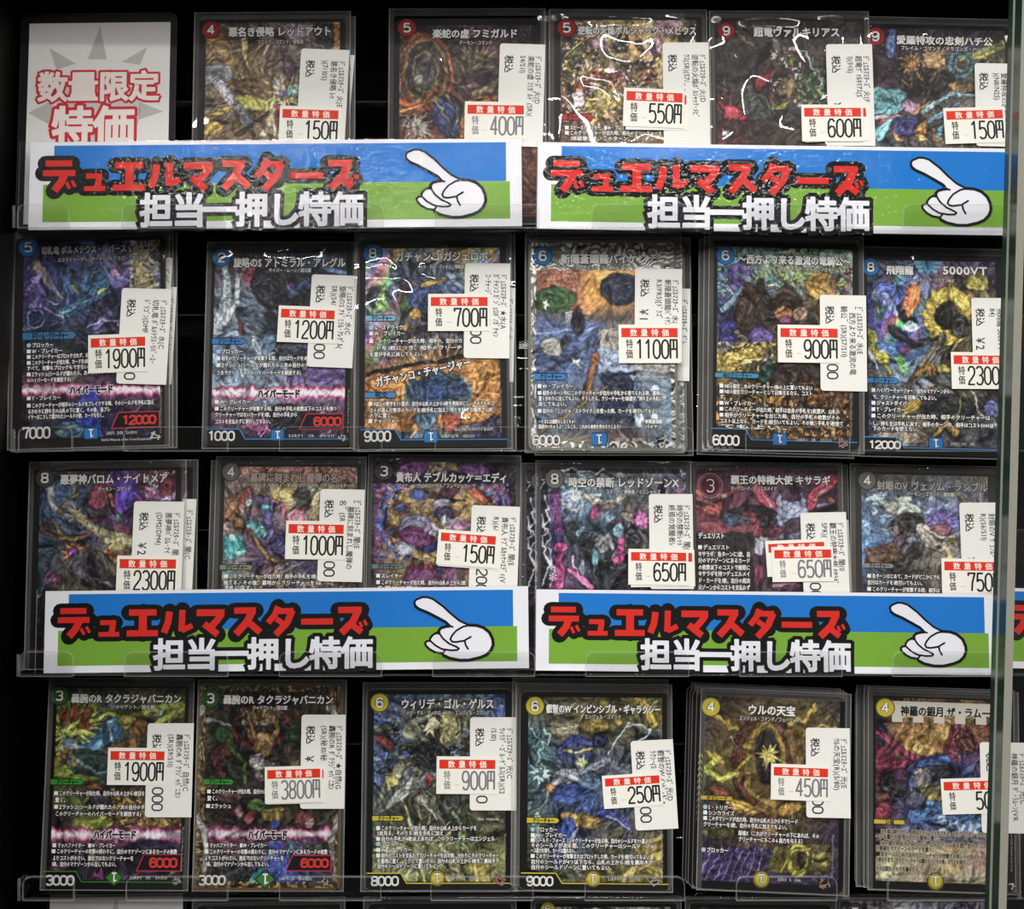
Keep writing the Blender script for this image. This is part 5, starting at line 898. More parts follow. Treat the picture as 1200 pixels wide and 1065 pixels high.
ZS = 0.00085            # sleeve front
def sleeve_mesh(fr, sl, parent, kind):
    """clear pouch: front and back film, welded sides, milky seams"""
    L, T, R, Bm = sl
    mb = MB()
    step = 0.0012
    nx, ny = max(2, int((R - L) / step)), max(2, int((T - Bm) / step))
    gx, gy = np.meshgrid(np.linspace(L, R, nx), np.linspace(T, Bm, ny)); gx, gy = gx.ravel(), gy.ravel()
    u, v = (gx - L) / (R - L), (gy - Bm) / (T - Bm)
    e = np.clip(np.minimum(u, 1 - u) * 14, 0, 1) * np.clip(v * 14, 0, 1) * np.clip((1 - v) * 13, 0, 1)
    z = np.maximum(0.0001 + (ZS - 0.0001) * smooth(e), np.where((v > .955) | (v < .05) | (u < .05) | (u > .95), Z0 + 1.3e-4, 0))
    if kind != 'sleeve_flat':                       # the loose mouth of a soft pouch bulges forward
        ph = (L * 977) % 6.28; am = .0011 if kind == 'sleeve_wavy' else .0005
        vc = .030 + .008 * np.sin(u * 7 + ph) + .005 * np.sin(u * 17 + 2 * ph)
        z = z + am * (.65 + .35 * np.sin(u * 11 + 3 * ph)) * np.exp(-((1 - v - vc) / .02) ** 2) * np.clip(np.minimum(u, 1 - u) * 20, 0, 1)
    i = np.arange(ny - 1)[:, None] * nx + np.arange(nx - 1)[None, :]
    F = np.stack([i + nx, i + nx + 1, i + 1, i], -1).reshape(-1, 4)
    mb.add(np.stack([gx, gy, z], 1), F, kind)
    mb.add([(L, Bm, -.0001), (R, Bm, -.0001), (R, T, -.0001), (L, T, -.0001)], np.array([[0, 3, 2, 1]]), kind)
    w = 0.00045
    for a, b, c2, d in ((L, L + w, Bm, T), (R - w, R, Bm, T), (L, R, Bm, Bm + w), (L, R, T - w * .8, T)):
        mb.quad([(a, c2, ZS + 1e-5), (b, c2, ZS + 1e-5), (b, d, ZS + 1e-5), (a, d, ZS + 1e-5)], 'sleeve_seam')
    m = .0032
    for a, b, c2, d in ((L + w, L + m * .7, Bm, T), (R - m * .7, R - w, Bm, T), (L, R, T - m, T - w)):
        mb.quad([(a, c2, ZS + 5e-6), (b, c2, ZS + 5e-6), (b, d, ZS + 5e-6), (a, d, ZS + 5e-6)], 'sleeve_margin')
    o = mb.build('clear_sleeve', parent)
    for p in o.data.polygons: p.use_smooth = True
    return o

def slip(fr, TL, TR, BL):
    """a small paper rectangle on the sleeve: origin at its top left, unit vectors along and down, size"""
    o, r, d = fr.loc(*TL), fr.loc(*TR), fr.loc(*BL)
    ex = (r - o); w = np.linalg.norm(ex); ex = ex / w
    dn = np.array([ex[1], -ex[0]]); h = (d - o) @ dn
    sk = (d - o) @ ex
    dn2 = (dn * h + ex * sk * .5); h2 = np.linalg.norm(dn2)
    return o, ex, np.array([ex[1], -ex[0]]), w, h
def label_mesh(fr, spec, parent, z, name='price_label'):
    TL, TR, BL, lines = spec[:4]; yen = spec[4] if len(spec) > 4 else None; tail = spec[5] if len(spec) > 5 else None
    o, ex, dn, w, h = slip(fr, TL, TR, BL)
    P = lambda u, v: o + ex * u * w + dn * v * h
    mb = MB(); r = .0011
    pts = []
    for (u, v, a0) in ((1, 0, 90), (0, 0, 180), (0, 1, 270), (1, 1, 0)):
        pass
    A = [P(0, 1) + ex * r, P(1, 1), P(1, 0), P(0, 0) + ex * r]
    out = [tuple(P(0, 1) + ex * r), tuple(P(1, 1)), tuple(P(1, 0)), tuple(P(0, 0) + ex * r), tuple(P(0, 0) + ex * r * .3 + dn * r * .3), tuple(P(0, 0) + dn * r), tuple(P(0, 1) - dn * r), tuple(P(0, 1) - dn * r * .3 + ex * r * .3)]
    mb.slab(out, z - .00012, z, '#e4e2dc', '#c8c6c0')
    ang = math.atan2(dn[1], dn[0]); zt = z + 2e-5
    pxw = w / PXM
    us = [.86, .70, .52] if pxw > 40 else [1 - 6.5 / pxw, 1 - 15 / pxw, 1 - 24 / pxw]
    for s, u in zip(lines, us):
        if not s: continue
        p = P(u, .115); em = 8.4 * PXM
        wd = min(h * .86, text_width(s) * em * .86)
        put_text(mb, s, p[0], p[1], zt, em, '#2a2a2c', bold=.012, width=wd, ang=ang)
    if lines and pxw > 30:
        p = P(.21, .115); put_text(mb, '税込', p[0], p[1], zt, 11 * PXM, '#26262a', bold=.02, ang=ang, sx=.95)
        if yen:
            p = P(.2, .42 if len(yen) > 1 else .56); put_text(mb, yen, p[0], p[1], zt, 13.5 * PXM, '#222226', bold=.012, ang=ang, sx=.8)
        if tail:
            s, v = tail; p = P(.26, v)
            cw, ch = 9.0 * PXM, 13.5 * PXM
            q = p - np.array([-dn[1], dn[0]]) * ch * .5
            put_digits(mb, s, q[0], q[1], cw, ch, 1.7 * PXM, zt, '#333338', .22, ang)
    return mb.build(name, parent)

def sticker_mesh(fr, spec, parent, z):
    TL, TR, BL, price = spec[:4]; faded = len(spec) > 4 and spec[4]
    o, ex, dn, w, h = slip(fr, TL, TR, BL)
    P = lambda u, v: o + ex * u * w + dn * v * h
    mb = MB(); ang = math.atan2(ex[1], ex[0])
    mb.slab([tuple(P(0, 1)), tuple(P(1, 1)), tuple(P(1, 0)), tuple(P(0, 0))], z - .00012, z, '#e9e6dc', '#cfccc4')
    zt = z + 2e-5; zu = z + 4e-5
    q = [P(.045, .33), P(.965, .33), P(.965, .09), P(.045, .09)]
    mb.quad([(p[0], p[1], zt) for p in q], '#d5331f')
    p = P(.505, .21); put_text(mb, '数量特価', p[0], p[1], zu, h * .20, '#fbeee4', bold=.012, width=w * .64, ang=ang, center=True, res=3, gap=.42)
    blk = '#77767c' if faded else '#1c1c20'
    for s, v in (('特', .5), ('価', .76)):
        p = P(.175, v); put_text(mb, s, p[0], p[1], zt, h * .255, blk, bold=.012, ang=ang, sx=.72, center=True)
    n = len(price); cw = .138 * w; ch = h * .53
    p = P(.965, .905) - ex * cw * n
    put_digits(mb, price, p[0], p[1], cw, ch, cw * .225, zt, blk, .24, ang)
    if n == 4:
        band(mb, [P(.30, .76), P(.38, .76)], .00018, zt, '#a8a6a2')
    return mb.build('discount_sticker', parent)

def ymap(fr, pts): return pts
def build_card(c):
    lift = c.get('lift', 0.0)
    pl = card_plane(c['row'], lift)
    fr = Frame(pl, c['TL'], c['TR'], c['BL'])
    t = empty('trading_card', fr.M)
    tag(t, c['label'], 'trading card', c['group'])
    pc = card_mesh(c, fr, t)
    if c.get('chev'):
        x, y0, y1, n = c['chev']; mb = MB(); z3 = Z0 + 8e-5
        for q in range(n):
            p = fr.loc(x - q * .37, y0 + (y1 - y0) * q / (n - 1)); g = q / n
            hx = ['#7c8c34', '#78802e', '#6c6c28', '#5c5422', '#54401e', '#48301c'][min(5, int(g * 6))]
            d = 2.5 * PXM
            mb.poly([(p[0] - d, p[1] - d, z3), (p[0], p[1] + d * .3, z3), (p[0] + d, p[1] - d, z3), (p[0] + d, p[1] + d * .3, z3), (p[0], p[1] + d * 1.6, z3), (p[0] - d, p[1] + d * .3, z3)], hx)
        mb.build('chevron_print', t)
    L, T, R, Bm = c['sl']
    l0 = fr.loc(L, (c['TL'][1] + c['BL'][1]) / 2)[0]; r0 = fr.loc(R, (c['TL'][1] + c['BL'][1]) / 2)[0]
    t0 = fr.loc((L + R) / 2, T)[1]; b0 = -Bm * PXM
    sl = (l0, t0, r0, b0)
    sv = sleeve_mesh(fr, sl, t, c.get('film', 'sleeve_flat'))
    zl = ZS + .00018
    if c.get('lab'): label_mesh(fr, c['lab'], t, zl)
    if c.get('under'): sticker_mesh(fr, c['under'], t, zl + .00012)
    if c.get('stk'): sticker_mesh(fr, c['stk'], t, zl + (.0003 if c.get('under') else .00015))
    # the cards stacked behind, showing only their edges
    for (dx, dy, depth, label, lab) in c.get('rear', []):
        p2 = card_plane(c['row'], lift - depth)
        f2 = Frame(p2, *[(q[0] + dx, q[1] + dy) for q in (c['TL'], c['TR'], c['BL'])])
        r = empty('trading_card', f2.M)
        tag(r, label, 'trading card', c['group'])
        for src in (pc, sv):
            k = src.copy(); COL.objects.link(k); k.parent = r
        if lab: label_mesh(f2, lab, r, zl)
    return t

RULE = 5.9
HY = 'ハイパーモード'
DM = 'ﾃﾞｭｴﾙﾏｽﾀｰｽﾞ '
CARDS = []
def card(**k): CARDS.append(k)
G1, G2, G3, G4 = 'trading cards in the top tray', 'trading cards in the second tray', 'trading cards in the third tray', 'trading cards in the fourth tray'
# ---- top row
card(row=1, group=G1, art='A1', col='red', TL=(232, 18), TR=(409, 18), BL=(230, 262), rect=(240, 27, 398, 250), sl=(226, 15, 411, 2), film='sleeve_soft', border='#1b1918',
     cost=('4', 247.5, 35.5, 10.5), title=[('悪名き侵略 レッドアウト', 268, 389, 38, 12)], sub=[('ソニック・コマンド／侵略者', 302, 356, 49.5, 6)],
     lab=((353.5, 58), (410, 60), (352, 172), [DM + '火(E', '悪名き侵略 ﾚｯ', ')(7/105)']), stk=((329, 125), (400, 127), (328, 168), '150円'),
     rear=[(6, 5, .0022, 'trading card tucked behind the red cost 4 card, only its label edge showing', ((400, 65), (416, 66), (400, 176), [DM + 'ｽｲ', '', '']))],
     label='sleeved trading card with red cost 4 circle and tawny metallic artwork, stickered 150 yen')
card(row=1, group=G1, art='A2', col='red', TL=(462, 22), TR=(636, 22), BL=(461, 262), rect=(468, 30, 632, 250), sl=(455, 11, 640, 2), film='sleeve_soft', border='#131214',
     cost=('5', 477, 33, 10.5), title=[('楽蛇の虚 フミガルド', 507, 607, 40, 11.5)], sub=[('デーモン・コマンド', 538, 577, 50.5, 5.5)],
     lab=((586, 52), (639, 53.5), (585, 172), [DM + '火(D', '楽蛇の虚 ﾌﾐｶﾞﾙﾄﾞ(SR)(', 'S4/S11)'], '￥'), stk=((545, 120), (616.5, 121), (545, 164), '400円', True),
     label='sleeved trading card with red cost 5 circle and dark fiery ring artwork, stickered 400 yen')
card(row=1, group=G1, art='A3', col='red', TL=(648, 16), TR=(826, 16), BL=(647, 262), rect=(657, 24, 817, 250), sl=(643, 12, 830, 2), film='sleeve_wavy', border='#2a2725', lift=.0008,
     cost=('5', 664, 33, 11), title=[('逆転の火焔ボルシャック・メビウス', 677, 816, 36, 11)], bars=[('クリーチャー', 657, 133, 696, 142, '#b0403c', '#1c0c0c')],
     body=[('■スピードアタッカー　■W・ブレイカー', 662, 150, 6, 740), ('■このクリーチャーが出た時、相手のクリーチャーを', 662, 156, RULE, 776), ('　1体破壊する。このターン、', 662, 162.5, RULE, 742)],
     lab=((776, 51), (830, 51), (776, 172), [DM + '火(D', '逆転の火焔ﾎﾞﾙｼｬｯｸ･ﾒﾋﾞ', 'ｳｽ(SR)(S7/‥‥']), stk=((731, 104), (802, 107), (730, 149), '550円'), under=((733, 108), (806.5, 109), (732, 153), ''),
     rear=[(-8, 1, .0022, 'trading card tucked behind the red cost 5 card priced 550 yen', None)],
     label='sleeved trading card with red cost 5 circle and gold horned artwork, stickered 550 yen')
card(row=1, group=G1, art='A4', col='red', TL=(836, 18), TR=(1015, 15), BL=(834, 262), rect=(840, 26, 1012, 250), sl=(832, 14, 1021, 2), film='sleeve_wavy', border='#2c2826', lift=.0016, panel=False, core='#4a4642',
     cost=('9', 851, 36.5, 10), title=[('超竜ヴァルキリアス', 883, 984, 38, 12)],
     lab=((967, 53), (1021, 53), (965, 172), [DM + '火(F', '超竜ｳﾞｧﾙｷﾘｱｽ(S', '1)(ﾎｲﾙ)'], '￥'), stk=((938, 124), (1010, 124), (938, 167), '600円'), under=((940, 126), (1016, 124), (938, 168), ''),
     label='sleeved trading card with red cost 9 circle, and crimson shard artwork, stickered 600 yen')
card(row=1, group=G1, art='A5', col='red', TL=(1011, 26), TR=(1187, 28), BL=(1010, 262), rect=(1021, 35, 1179, 250), sl=(1004, 22, 1190, 2), film='sleeve_soft', border='#121012',
     cost=('9', 1025.5, 43, 11), title=[('愛羅特攻の忠剣ハチ公', 1050, 1163, 47, 11)], sub=[('フレイム・コマンド／ドラゴンズ・ハンター', 1055, 1160, 56.5, 5.5)],
     lab=((1141, 75), (1190, 76), (1138, 172), ['', '愛羅特攻の忠剣ﾊﾁ公', ')(N8/N25)']), stk=((1104, 128), (1175.5, 126), (1104, 170), '150円'),
     label='sleeved trading card with red cost 9 circle and turquoise swirl artwork, stickered 150 yen')
# ---- second row
card(row=2, group=G2, art='B1', col='blue', TL=(15, 277), TR=(191, 277), BL=(19, 523), rect=(27, 283, 188, 515), sl=(11, 271, 200, 2), film='sleeve_soft', border='#1d1b1b', panel=False, lift=.0008,
     cost=('5', 33.6, 290, 11), title=[('切札竜 ボルメテウス・リバース・ドラゴン', 49, 183, 294, 10)], sub=[('エクストリーマー／アーマード・ドラゴン／超化獣', 68, 168, 305, 5.4)],
     bars=[('ドリーム・クリーチャー', 27, 389, 91, 398, '#3a6e9a', '#0c1420')],
     body=[('●ブロッカー', 32, 405, RULE), ('■W・ブレイカー', 32, 412, RULE), ('■このクリーチャーはブロックされず、相手', 32, 418.5, RULE, 108), ('■このクリーチャーが出た時、カードを3枚引', 32, 425.5, RULE, 108), ('すべて、攻撃もブロックもできない。', 32, 432, RULE, 108), ('■Zラッシュ(シールドが離れたら、次の自分のターンのはじめ', 32, 439, RULE, 147), ('のハイパーモードを解放する)', 32, 446, RULE, 84),
           ('■T・ブレイカー', 32, 467, RULE), ('■このクリーチャーが相手のシールドをブレイクする時、そのシールドを手札に加え', 32, 475.5, RULE, 181), ('るかわりに持ち主の山札の下に置く。その後、各プレ', 33, 482.5, RULE, 130), ('イヤーはこうして置かれたシールドの数、カードを引く。', 33, 489, RULE, 124)],
     mode=[(HY, 82, 133, 457.5, 11)], redbox=('12000', 131, 482, 187, 502, 144, 183), power=('7000', 27, 59, 501, 515), mana=('sq', 107, 508, 16), small=[('26RP1　DSR　D01/D01', 125, 161, 507.5, 5), ('©2026 Wizards of the Coast/Shogakukan', 119, 178, 515.5, 4)], logo=[(182, 511, 8, '#d8d6d2')],
     vtext=[('TM and ©2026 Wizards of the Coast', 189, 52, 455, 3.6)],
     lab=((144, 338), (202, 339.5), (146, 450), [DM + '水(C', '切札竜 ﾎﾞﾙﾒﾃｳｽ･ﾘﾊﾞｰｽ･', 'ﾄﾞﾗｺﾞﾝ(DMF'], None, ('0', .88)), stk=((104.5, 393.5), (173.5, 391), (108, 438), '1900円'),
     rear=[(4, 2, .0011, 'second card of the stack behind the blue cost 5 card, label edge at its right', ((160, 302), (203, 303), (160, 414), ['ﾀﾞｲｿﾞ', '', ''])), (9, 3, .0022, 'hindmost card of the stack behind the card priced 1900 yen', ((165, 336), (208, 337), (166, 450), [DM + 'ﾍﾞﾝｹｲ', '', '']))],
     label='sleeved trading card with blue cost 5 circle and indigo crystalline artwork, stickered 1900 yen')
card(row=2, group=G2, art='B2', col='blue', TL=(244, 288), TR=(414, 288), BL=(238, 523), rect=(250, 297, 405, 515), sl=(240, 284, 418, 3), film='sleeve_soft', border='#191818',
     cost=('2', 260, 302, 10.5), title=[('旋略のS アトミラル・アレグル', 274, 405, 308, 12)], sub=[('サイバー・ムーン／超化獣', 315, 365, 317, 5.4)], bars=[('クリーチャー', 249, 396, 289, 404, '#3f7cb8', '#0c1828')],
     body=[('●ブロッカー', 254, 412, RULE), ('■相手のクリーチャーが攻撃する時、自分はカードを1枚', 254, 420, RULE, 362), ('■Zラッシュ(シールドが離れたら、次の自分のタ', 254, 428, RULE, 362), ('ンまでクリーチャーのハイパーモードを解放する)', 254, 437, RULE, 353),
           ('■W・ブレイカー', 252, 471, RULE), ('■このクリーチャーが攻撃する時、自分の手札の枚数以下のコストを持つ', 252, 479, RULE, 395), ('クリーチャーではないカードを1枚、自分の手札から', 252, 486, RULE, 349), ('コストを支払わずに実行してもよい。', 252, 494, RULE, 320)],
     mode=[(HY, 302, 352, 461.5, 11)], redbox=('6000', 351, 485, 402, 503, 368, 400), power=('1000', 244, 275, 505, 517), mana=('sq', 325.5, 510, 15), small=[('26RP1　SR　S4/S11', 338, 392, 510.5, 4.6)], logo=[(401, 513, 6, '#c0beba')], vtext=[('TM and ©2026 Wizards of the Coast', 409, 50, 456, 3.6)],
     lab=((366, 322), (419, 324), (363, 430), [DM + '水(C', '旋略のS ｱﾄﾞﾐﾗﾙ･ｱﾚｸﾞﾙ(', 'SR)(S4/'], None, ('00', .75)), stk=((327.5, 358.5), (395.5, 361), (325, 401), '1200円'),
     label='sleeved trading card with blue cost 2 circle and smoky blue violet artwork, stickered 1200 yen')
card(row=2, group=G2, art='B3', col='blue', TL=(420, 281), TR=(595, 281), BL=(420, 524), rect=(428, 291, 586, 515), sl=(415, 274, 600, 3), film='sleeve_wavy', border='#1b1b1c', lift=.0008,
     cost=('8', 437, 297, 11), title=[('ガチャンコ ガジェロボ', 463, 572, 301, 12)], sub=[('メカ・デル・ディネロ／侵略者', 492, 544, 313, 5.4)], bars=[('クリーチャー', 429, 369, 466, 377, '#7fb0cc', '#10202c'), ('呪文', 428, 459, 466, 467, '#4a86bc', '#0c1828')],
     body=[('●G・ストライク', 433, 384, RULE), ('■W・ブレイカー', 433, 391, RULE), ('■このクリーチャーが出た時、相手の、自分のカ', 433, 400, RULE, 542), ('ードを1枚につき、相手のクリーチ', 433, 408, RULE, 542), ('を選び手札に戻してもよい。', 433, 415.5, RULE, 500),
           ('■4以上の数字を1つ選び、自分の山札の上から4枚を表向きにし、そのうちのコ', 432, 473.5, RULE, 579), ('ストが選んだ数字のカードを1枚手札に加え、残りを好きな順序で山札', 433, 481, RULE, 578), ('の下に置く。', 433, 487, RULE), ('■チャージャー', 432, 493.5, RULE)],
     power=('9000', 427, 458, 505, 518), mana=('sq', 505, 512, 16), small=[('Illus. MATSUMOTO EIGHT', 533, 578, 503, 5), ('26RP1　R　10/S25', 517, 556, 511, 4.6)], vtext=[('TM and ©2026 Wizards of the Coast', 587, 50, 456, 3.6)],
     lab=((545, 309), (598, 309.5), (543, 420), [DM + '★水(A', 'ｶﾞﾁｬﾝｺ ｶﾞｼﾞｪﾛﾎﾞ/ｶﾞﾁｬﾝ', 'ｺ･ﾁｬｰｼﾞ　　　N25'], None, ('00', .69)), stk=((502, 345), (574, 345), (503, 388.5), '700円'),
     rear=[(5, 2, .002, 'trading card tucked behind the split artwork card priced 700 yen', ((560, 337), (604, 338), (559, 447), [DM + '水', '', '']))],
     slant=('ガチャンコ・チャージャー', (440, 448.5), (552, 424), 12.5), label='sleeved trading card with blue cost 8 circle, split rainbow and orange artwork, stickered 700 yen')
card(row=2, group=G2, art='B4', col='blue', TL=(619.5, 282), TR=(792, 282), BL=(619, 528), rect=(620, 282, 792, 528), full=True, sl=(615, 275, 800, 3), film='sleeve_soft', border='#77756a', panel=False,
     cost=('6', 636, 300, 11), title=[('斬隠蒼頭龍バイケン', 657, 758, 303.5, 12)], sub=[('ポセイディア・ドラゴン／シノビ', 675, 739, 314, 5.8)], bars=[('クリーチャー', 626, 437, 665, 446, '#3f80bc', '#0c1828')],
     body=[('■W・ブレイカー', 630, 452.5, RULE), ('■相手のターン中にこのクリーチャーが自分の手札から捨てられる時、墓地に', 630, 460.5, RULE, 777), ('置くかわりに出してもよい。そうしたら、クリーチャーを1体選び、持ち主の手札に', 631, 467, RULE, 776), ('戻してもよい。', 631, 473.5, RULE), ('■自分の「ニンジャ・ストライク」を使った時、カードを1枚引いてもよい。', 630, 481.5, RULE, 776), ('ーたまには運動もしなくちゃ！', 631, 494, 5.4, 676), ('風邪ひいちゃうよ？こらこら、これから本気を見せるとしよう！', 631, 500, 5.4, 729), ('ー斬隠蒼頭龍', 752, 494, 5.4, 776), ('バイケン', 756, 500, 5.4, 776)],
     power=('6000', 624, 656, 510, 522), mana=('sq', 702, 515, 18), small=[('Illus. Ryuichi Sakuma', 738, 778, 441, 5), ('23EX3　SR　PR3/PR5', 721, 754, 515, 5)], logo=[(776, 516, 8, '#c8c6c0')],
     lab=((744, 315), (799, 316), (743, 424), [DM + '水(', '斬隠蒼頭龍ﾊﾞｲｹﾝ', 'R3/PR5)[ﾄﾞﾗｺﾞ'], '￥1'), stk=((724.5, 381), (796, 381), (724, 426), '1100円'),
     rear=[(11, 3, .002, 'gold bordered trading card peeking out right of the card priced 1100 yen', ((770, 338), (808.5, 339), (770, 446), [DM + 'ｸﾞﾚ', '', '']))],
     label='sleeved trading card with blue cost 6 circle in a white filigree border, stickered 1100 yen')
card(row=2, group=G2, art='B5', col='blue', TL=(834, 282), TR=(1008, 284), BL=(828, 524), rect=(840, 291, 999, 515), sl=(829, 276, 1012, 4), film='sleeve_soft', border='#171718', lift=.0028,
     cost=('6', 850, 299.5, 10.5), title=[('～西方より来る激流の竜騎公～', 865, 997, 303.5, 11.5)], sub=[('コマンド・ビークル／ポセイディア・ドラゴン／スチームナイト', 870, 996, 314, 5.4)], bars=[('NEOクリーチャー', 838, 436, 890, 444, '#4690bc', '#0c1c28')],
     body=[('■NEO進化：水のクリーチャー1体の上に置いてもよい', 843, 452, RULE, 952), ('■NEO進化クリーチャーとして召喚するなら、コスト', 843, 458.5, RULE, 952), ('す。', 843, 465, RULE), ('■W・ブレイカー', 843, 472, RULE), ('■このクリーチャーが出た時、相手は自身の手札を2枚選び、山札の', 843, 479, RULE, 984), ('■相手がクリーチャーを出した時、自分の手札の枚数がその', 843, 486, RULE, 984), ('コスト以上なら、カードを1枚引いてもよい。その後、手札を1枚捨て', 843, 493, RULE, 988), ('てもよい。', 843, 499.5, RULE, 934)],
     power=('6000', 835, 866, 509.5, 522), mana=('sq', 913.5, 515, 16), small=[('26RP1　SR　S2/S11', 932, 974, 515, 4.6)], logo=[(987, 519, 8.5, '#b09088')], vtext=[('TM and ©2026 Wizards of the Coast', 997, 50, 460, 3.6)],
     lab=((960, 346), (1014, 347), (954.5, 458), [DM + '水(E', '‾西方より来る激流の竜', '騎公‾(SR)(S7/S11)'], None, ('00', .72)), stk=((910.5, 381), (983, 382), (909, 425), '900円'),
     rear=[(-6, 3, .0011, 'middle card of the stack behind the teal foil card priced 900 yen', None), (-12, 6, .0022, 'hindmost card of the stack behind the teal foil card priced 900 yen', None)],
     label='sleeved trading card with blue cost 6 circle and teal gold glitter artwork, stickered 900 yen')
card(row=2, group=G2, art='B6', col='blue', TL=(1010, 297), TR=(1181, 297), BL=(1007, 534), rect=(1017, 306, 1168, 525), sl=(1005, 291, 1186, 3), film='sleeve_soft', border='#151516',
     cost=('8', 1020, 313, 10), title=[('飛翔龍', 1038, 1070, 316.5, 11), ('5000VT', 1104, 1157, 316.5, 13)], wing=(1070, 1104, 306, 323), sub=[('マジェスティック・ドラゴンMAX', 1062, 1118, 328, 5.4)], bars=[('クリーチャー', 1016, 442, 1054, 450, '#3f80bc', '#0c1828')],
     body=[('■ハイパワーチャージャー：自分のマナゾーンから', 1021, 457, RULE, 1113), ('で、クリーチャーを召喚してもよい。', 1022, 465, RULE, 1100), ('■ジャストダイバー', 1021, 472, RULE), ('■T・ブレイカー', 1021, 479.5, RULE), ('■このクリーチャーが出た時、相手のクリーチャーは', 1021, 487, RULE, 1160), ('し、持ち主は手札に戻す。相手のターン中、相手はコスト5000以', 1022, 496, RULE, 1164), ('下のカードを使えない。', 1022, 502, RULE, 1080)],
     power=('12000', 1018, 1055, 516, 526), mana=('sq', 1096.5, 520, 16), small=[('23EX1　VIC　1/86', 1114, 1142, 520, 4.6)],
     lab=((1137, 349.5), (1184, 350), (1137, 456), ['', '飛翔龍 5000VT', '84)'], '￥2'), stk=((1113, 413), (1181, 413.5), (1115, 456), '2300円'),
     label='sleeved trading card with blue cost 8 circle and yellow black flame artwork, stickered 2300 yen')
# ---- third row
card(row=3, group=G3, art='C1', col='black', TL=(36, 544.5), TR=(212, 545), BL=(34, 781), rect=(45, 552, 205, 772), sl=(32, 540, 218, 2), film='sleeve_soft', border='#1b1a1a', lift=.0008,
     cost=('8', 53, 560, 11), title=[('悪夢神バロム・ナイトメア', 71, 197, 562, 12)], sub=[('デーモン・コマンド', 115, 154, 573, 5.4)],
     lab=((158, 587.5), (217, 588), (156, 698), [DM + '闇(', '悪夢神ﾊﾞﾛﾑ･ﾅｲ', '(DM2/DM4)'], '￥2'), stk=((138.5, 651), (210, 651.5), (138, 696), '2300円'),
     rear=[(14, -1, .002, 'trading card peeking out right of the black cost 8 card priced 2300 yen', ((180, 584), (231, 585), (180, 694), [DM + '闇(C', '', '']))],
     label='sleeved trading card with black cost 8 circle and violet horn artwork, stickered 2300 yen')
card(row=3, group=G3, art='C2', col='grey', TL=(254, 539), TR=(424, 539), BL=(246, 781), rect=(261, 547, 417, 772), sl=(250, 535, 428, 2), film='sleeve_wavy', border='#2e2b29', lift=.0008,
     cost=('4', 271, 553, 10.5), title=[('～墓碑に刻まれし魔弾の名～', 284, 406, 559.5, 12)], sub=[('ダークロード／マフィ・ギャング／ナイト・フュージョナー', 284, 412, 568.5, 5.2)], bars=[('クリーチャー', 258, 661, 297, 668.5, '#86896c', '#181810')], tcol='#b9a79c',
     body=[('■このクリーチャーが出た時、相手の手札を1枚', 263, 675, RULE, 371), ('捨てる。その後、墓地からクリーチャーを1体', 262, 682.5, RULE, 377), ('手札に戻す。', 263, 688.5, RULE, 300)],
     lab=((376, 573), (428, 574), (371.5, 681), [DM + '闇(E', '‾墓碑に刻まれし魔弾の', '名‾(SR)'], None, ('00', .78)), stk=((336, 610), (406, 611), (335, 655), '1000円'),
     rear=[(-6, 4, .002, 'trading card tucked behind the grey cost 4 copper foil card', None)],
     label='sleeved trading card with grey cost 4 circle and copper cyan foil artwork, stickered 1000 yen')
card(row=3, group=G3, art='C3', col='black', TL=(433, 537), TR=(607, 540), BL=(430, 781), rect=(433, 537, 607, 781), full=True, sl=(429, 533, 610, 2), film='sleeve_soft', border='#26222a', lift=.0008, panel=False, core='#3a3640',
     cost=('3', 450, 552, 11), title=[('貴布人 テブルカッケ＝エディ', 464, 595, 559, 12)], sub=[('アビスロイヤル／フュージョナー', 489, 552, 569, 5.4)], bars=[('クリーチャー', 436, 660, 474, 667.5, '#6c7a76', '#14181a')],
     body=[('■スレイヤー', 441, 674.5, RULE), ('■このクリーチャーが出た時、自分の山札の上から2枚', 441, 682, RULE, 546), ('を墓地に置く。', 442, 689, RULE, 500)],
     lab=((553, 592), (609.5, 594), (547, 700), [DM + '闇(E', '貴布人 ﾃﾌﾞﾙｶｯｹ=ｴﾃﾞｨ(V', 'R)(6/'], None, ('200', .68)), stk=((514.5, 620), (584, 625), (512.5, 661), '150円'), under=((516, 623), (586, 628), (514, 663), ''),
     label='sleeved trading card with black cost 3 circle and round stained glass artwork, stickered 150 yen')
card(row=3, group=G3, art='C4', col='grey', TL=(631, 544), TR=(807, 544), BL=(629, 781), rect=(631, 544, 807, 781), full=True, sl=(627, 540, 811, 2), film='sleeve_soft', border='#26242a', lift=.0008, panel=False,
     cost=('8', 650, 561, 11), title=[('時空の禁断 レッドゾーンX', 666, 796, 565, 12)], sub=[('ソニック・コマンド／侵略者／イニシャルズ', 688, 774, 576, 5.4)], small=[('✻', 643, 656, 675, 12)],
     lab=((760, 579), (811, 579), (759, 690), [DM + '闇(G', '時空の禁断ﾚｯﾄﾞ', '終焉の覚醒者ﾚ'], '￥'), stk=((736, 643), (806, 644), (735.5, 685), '650円'), under=((738, 645), (813, 644), (737, 688), ''),
     rear=[(-17, 2, .002, 'lightning bordered trading card peeking out left of the pink card priced 650 yen', None)],
     label='sleeved trading card with grey cost 8 circle and lightning bolt border, stickered 650 yen')
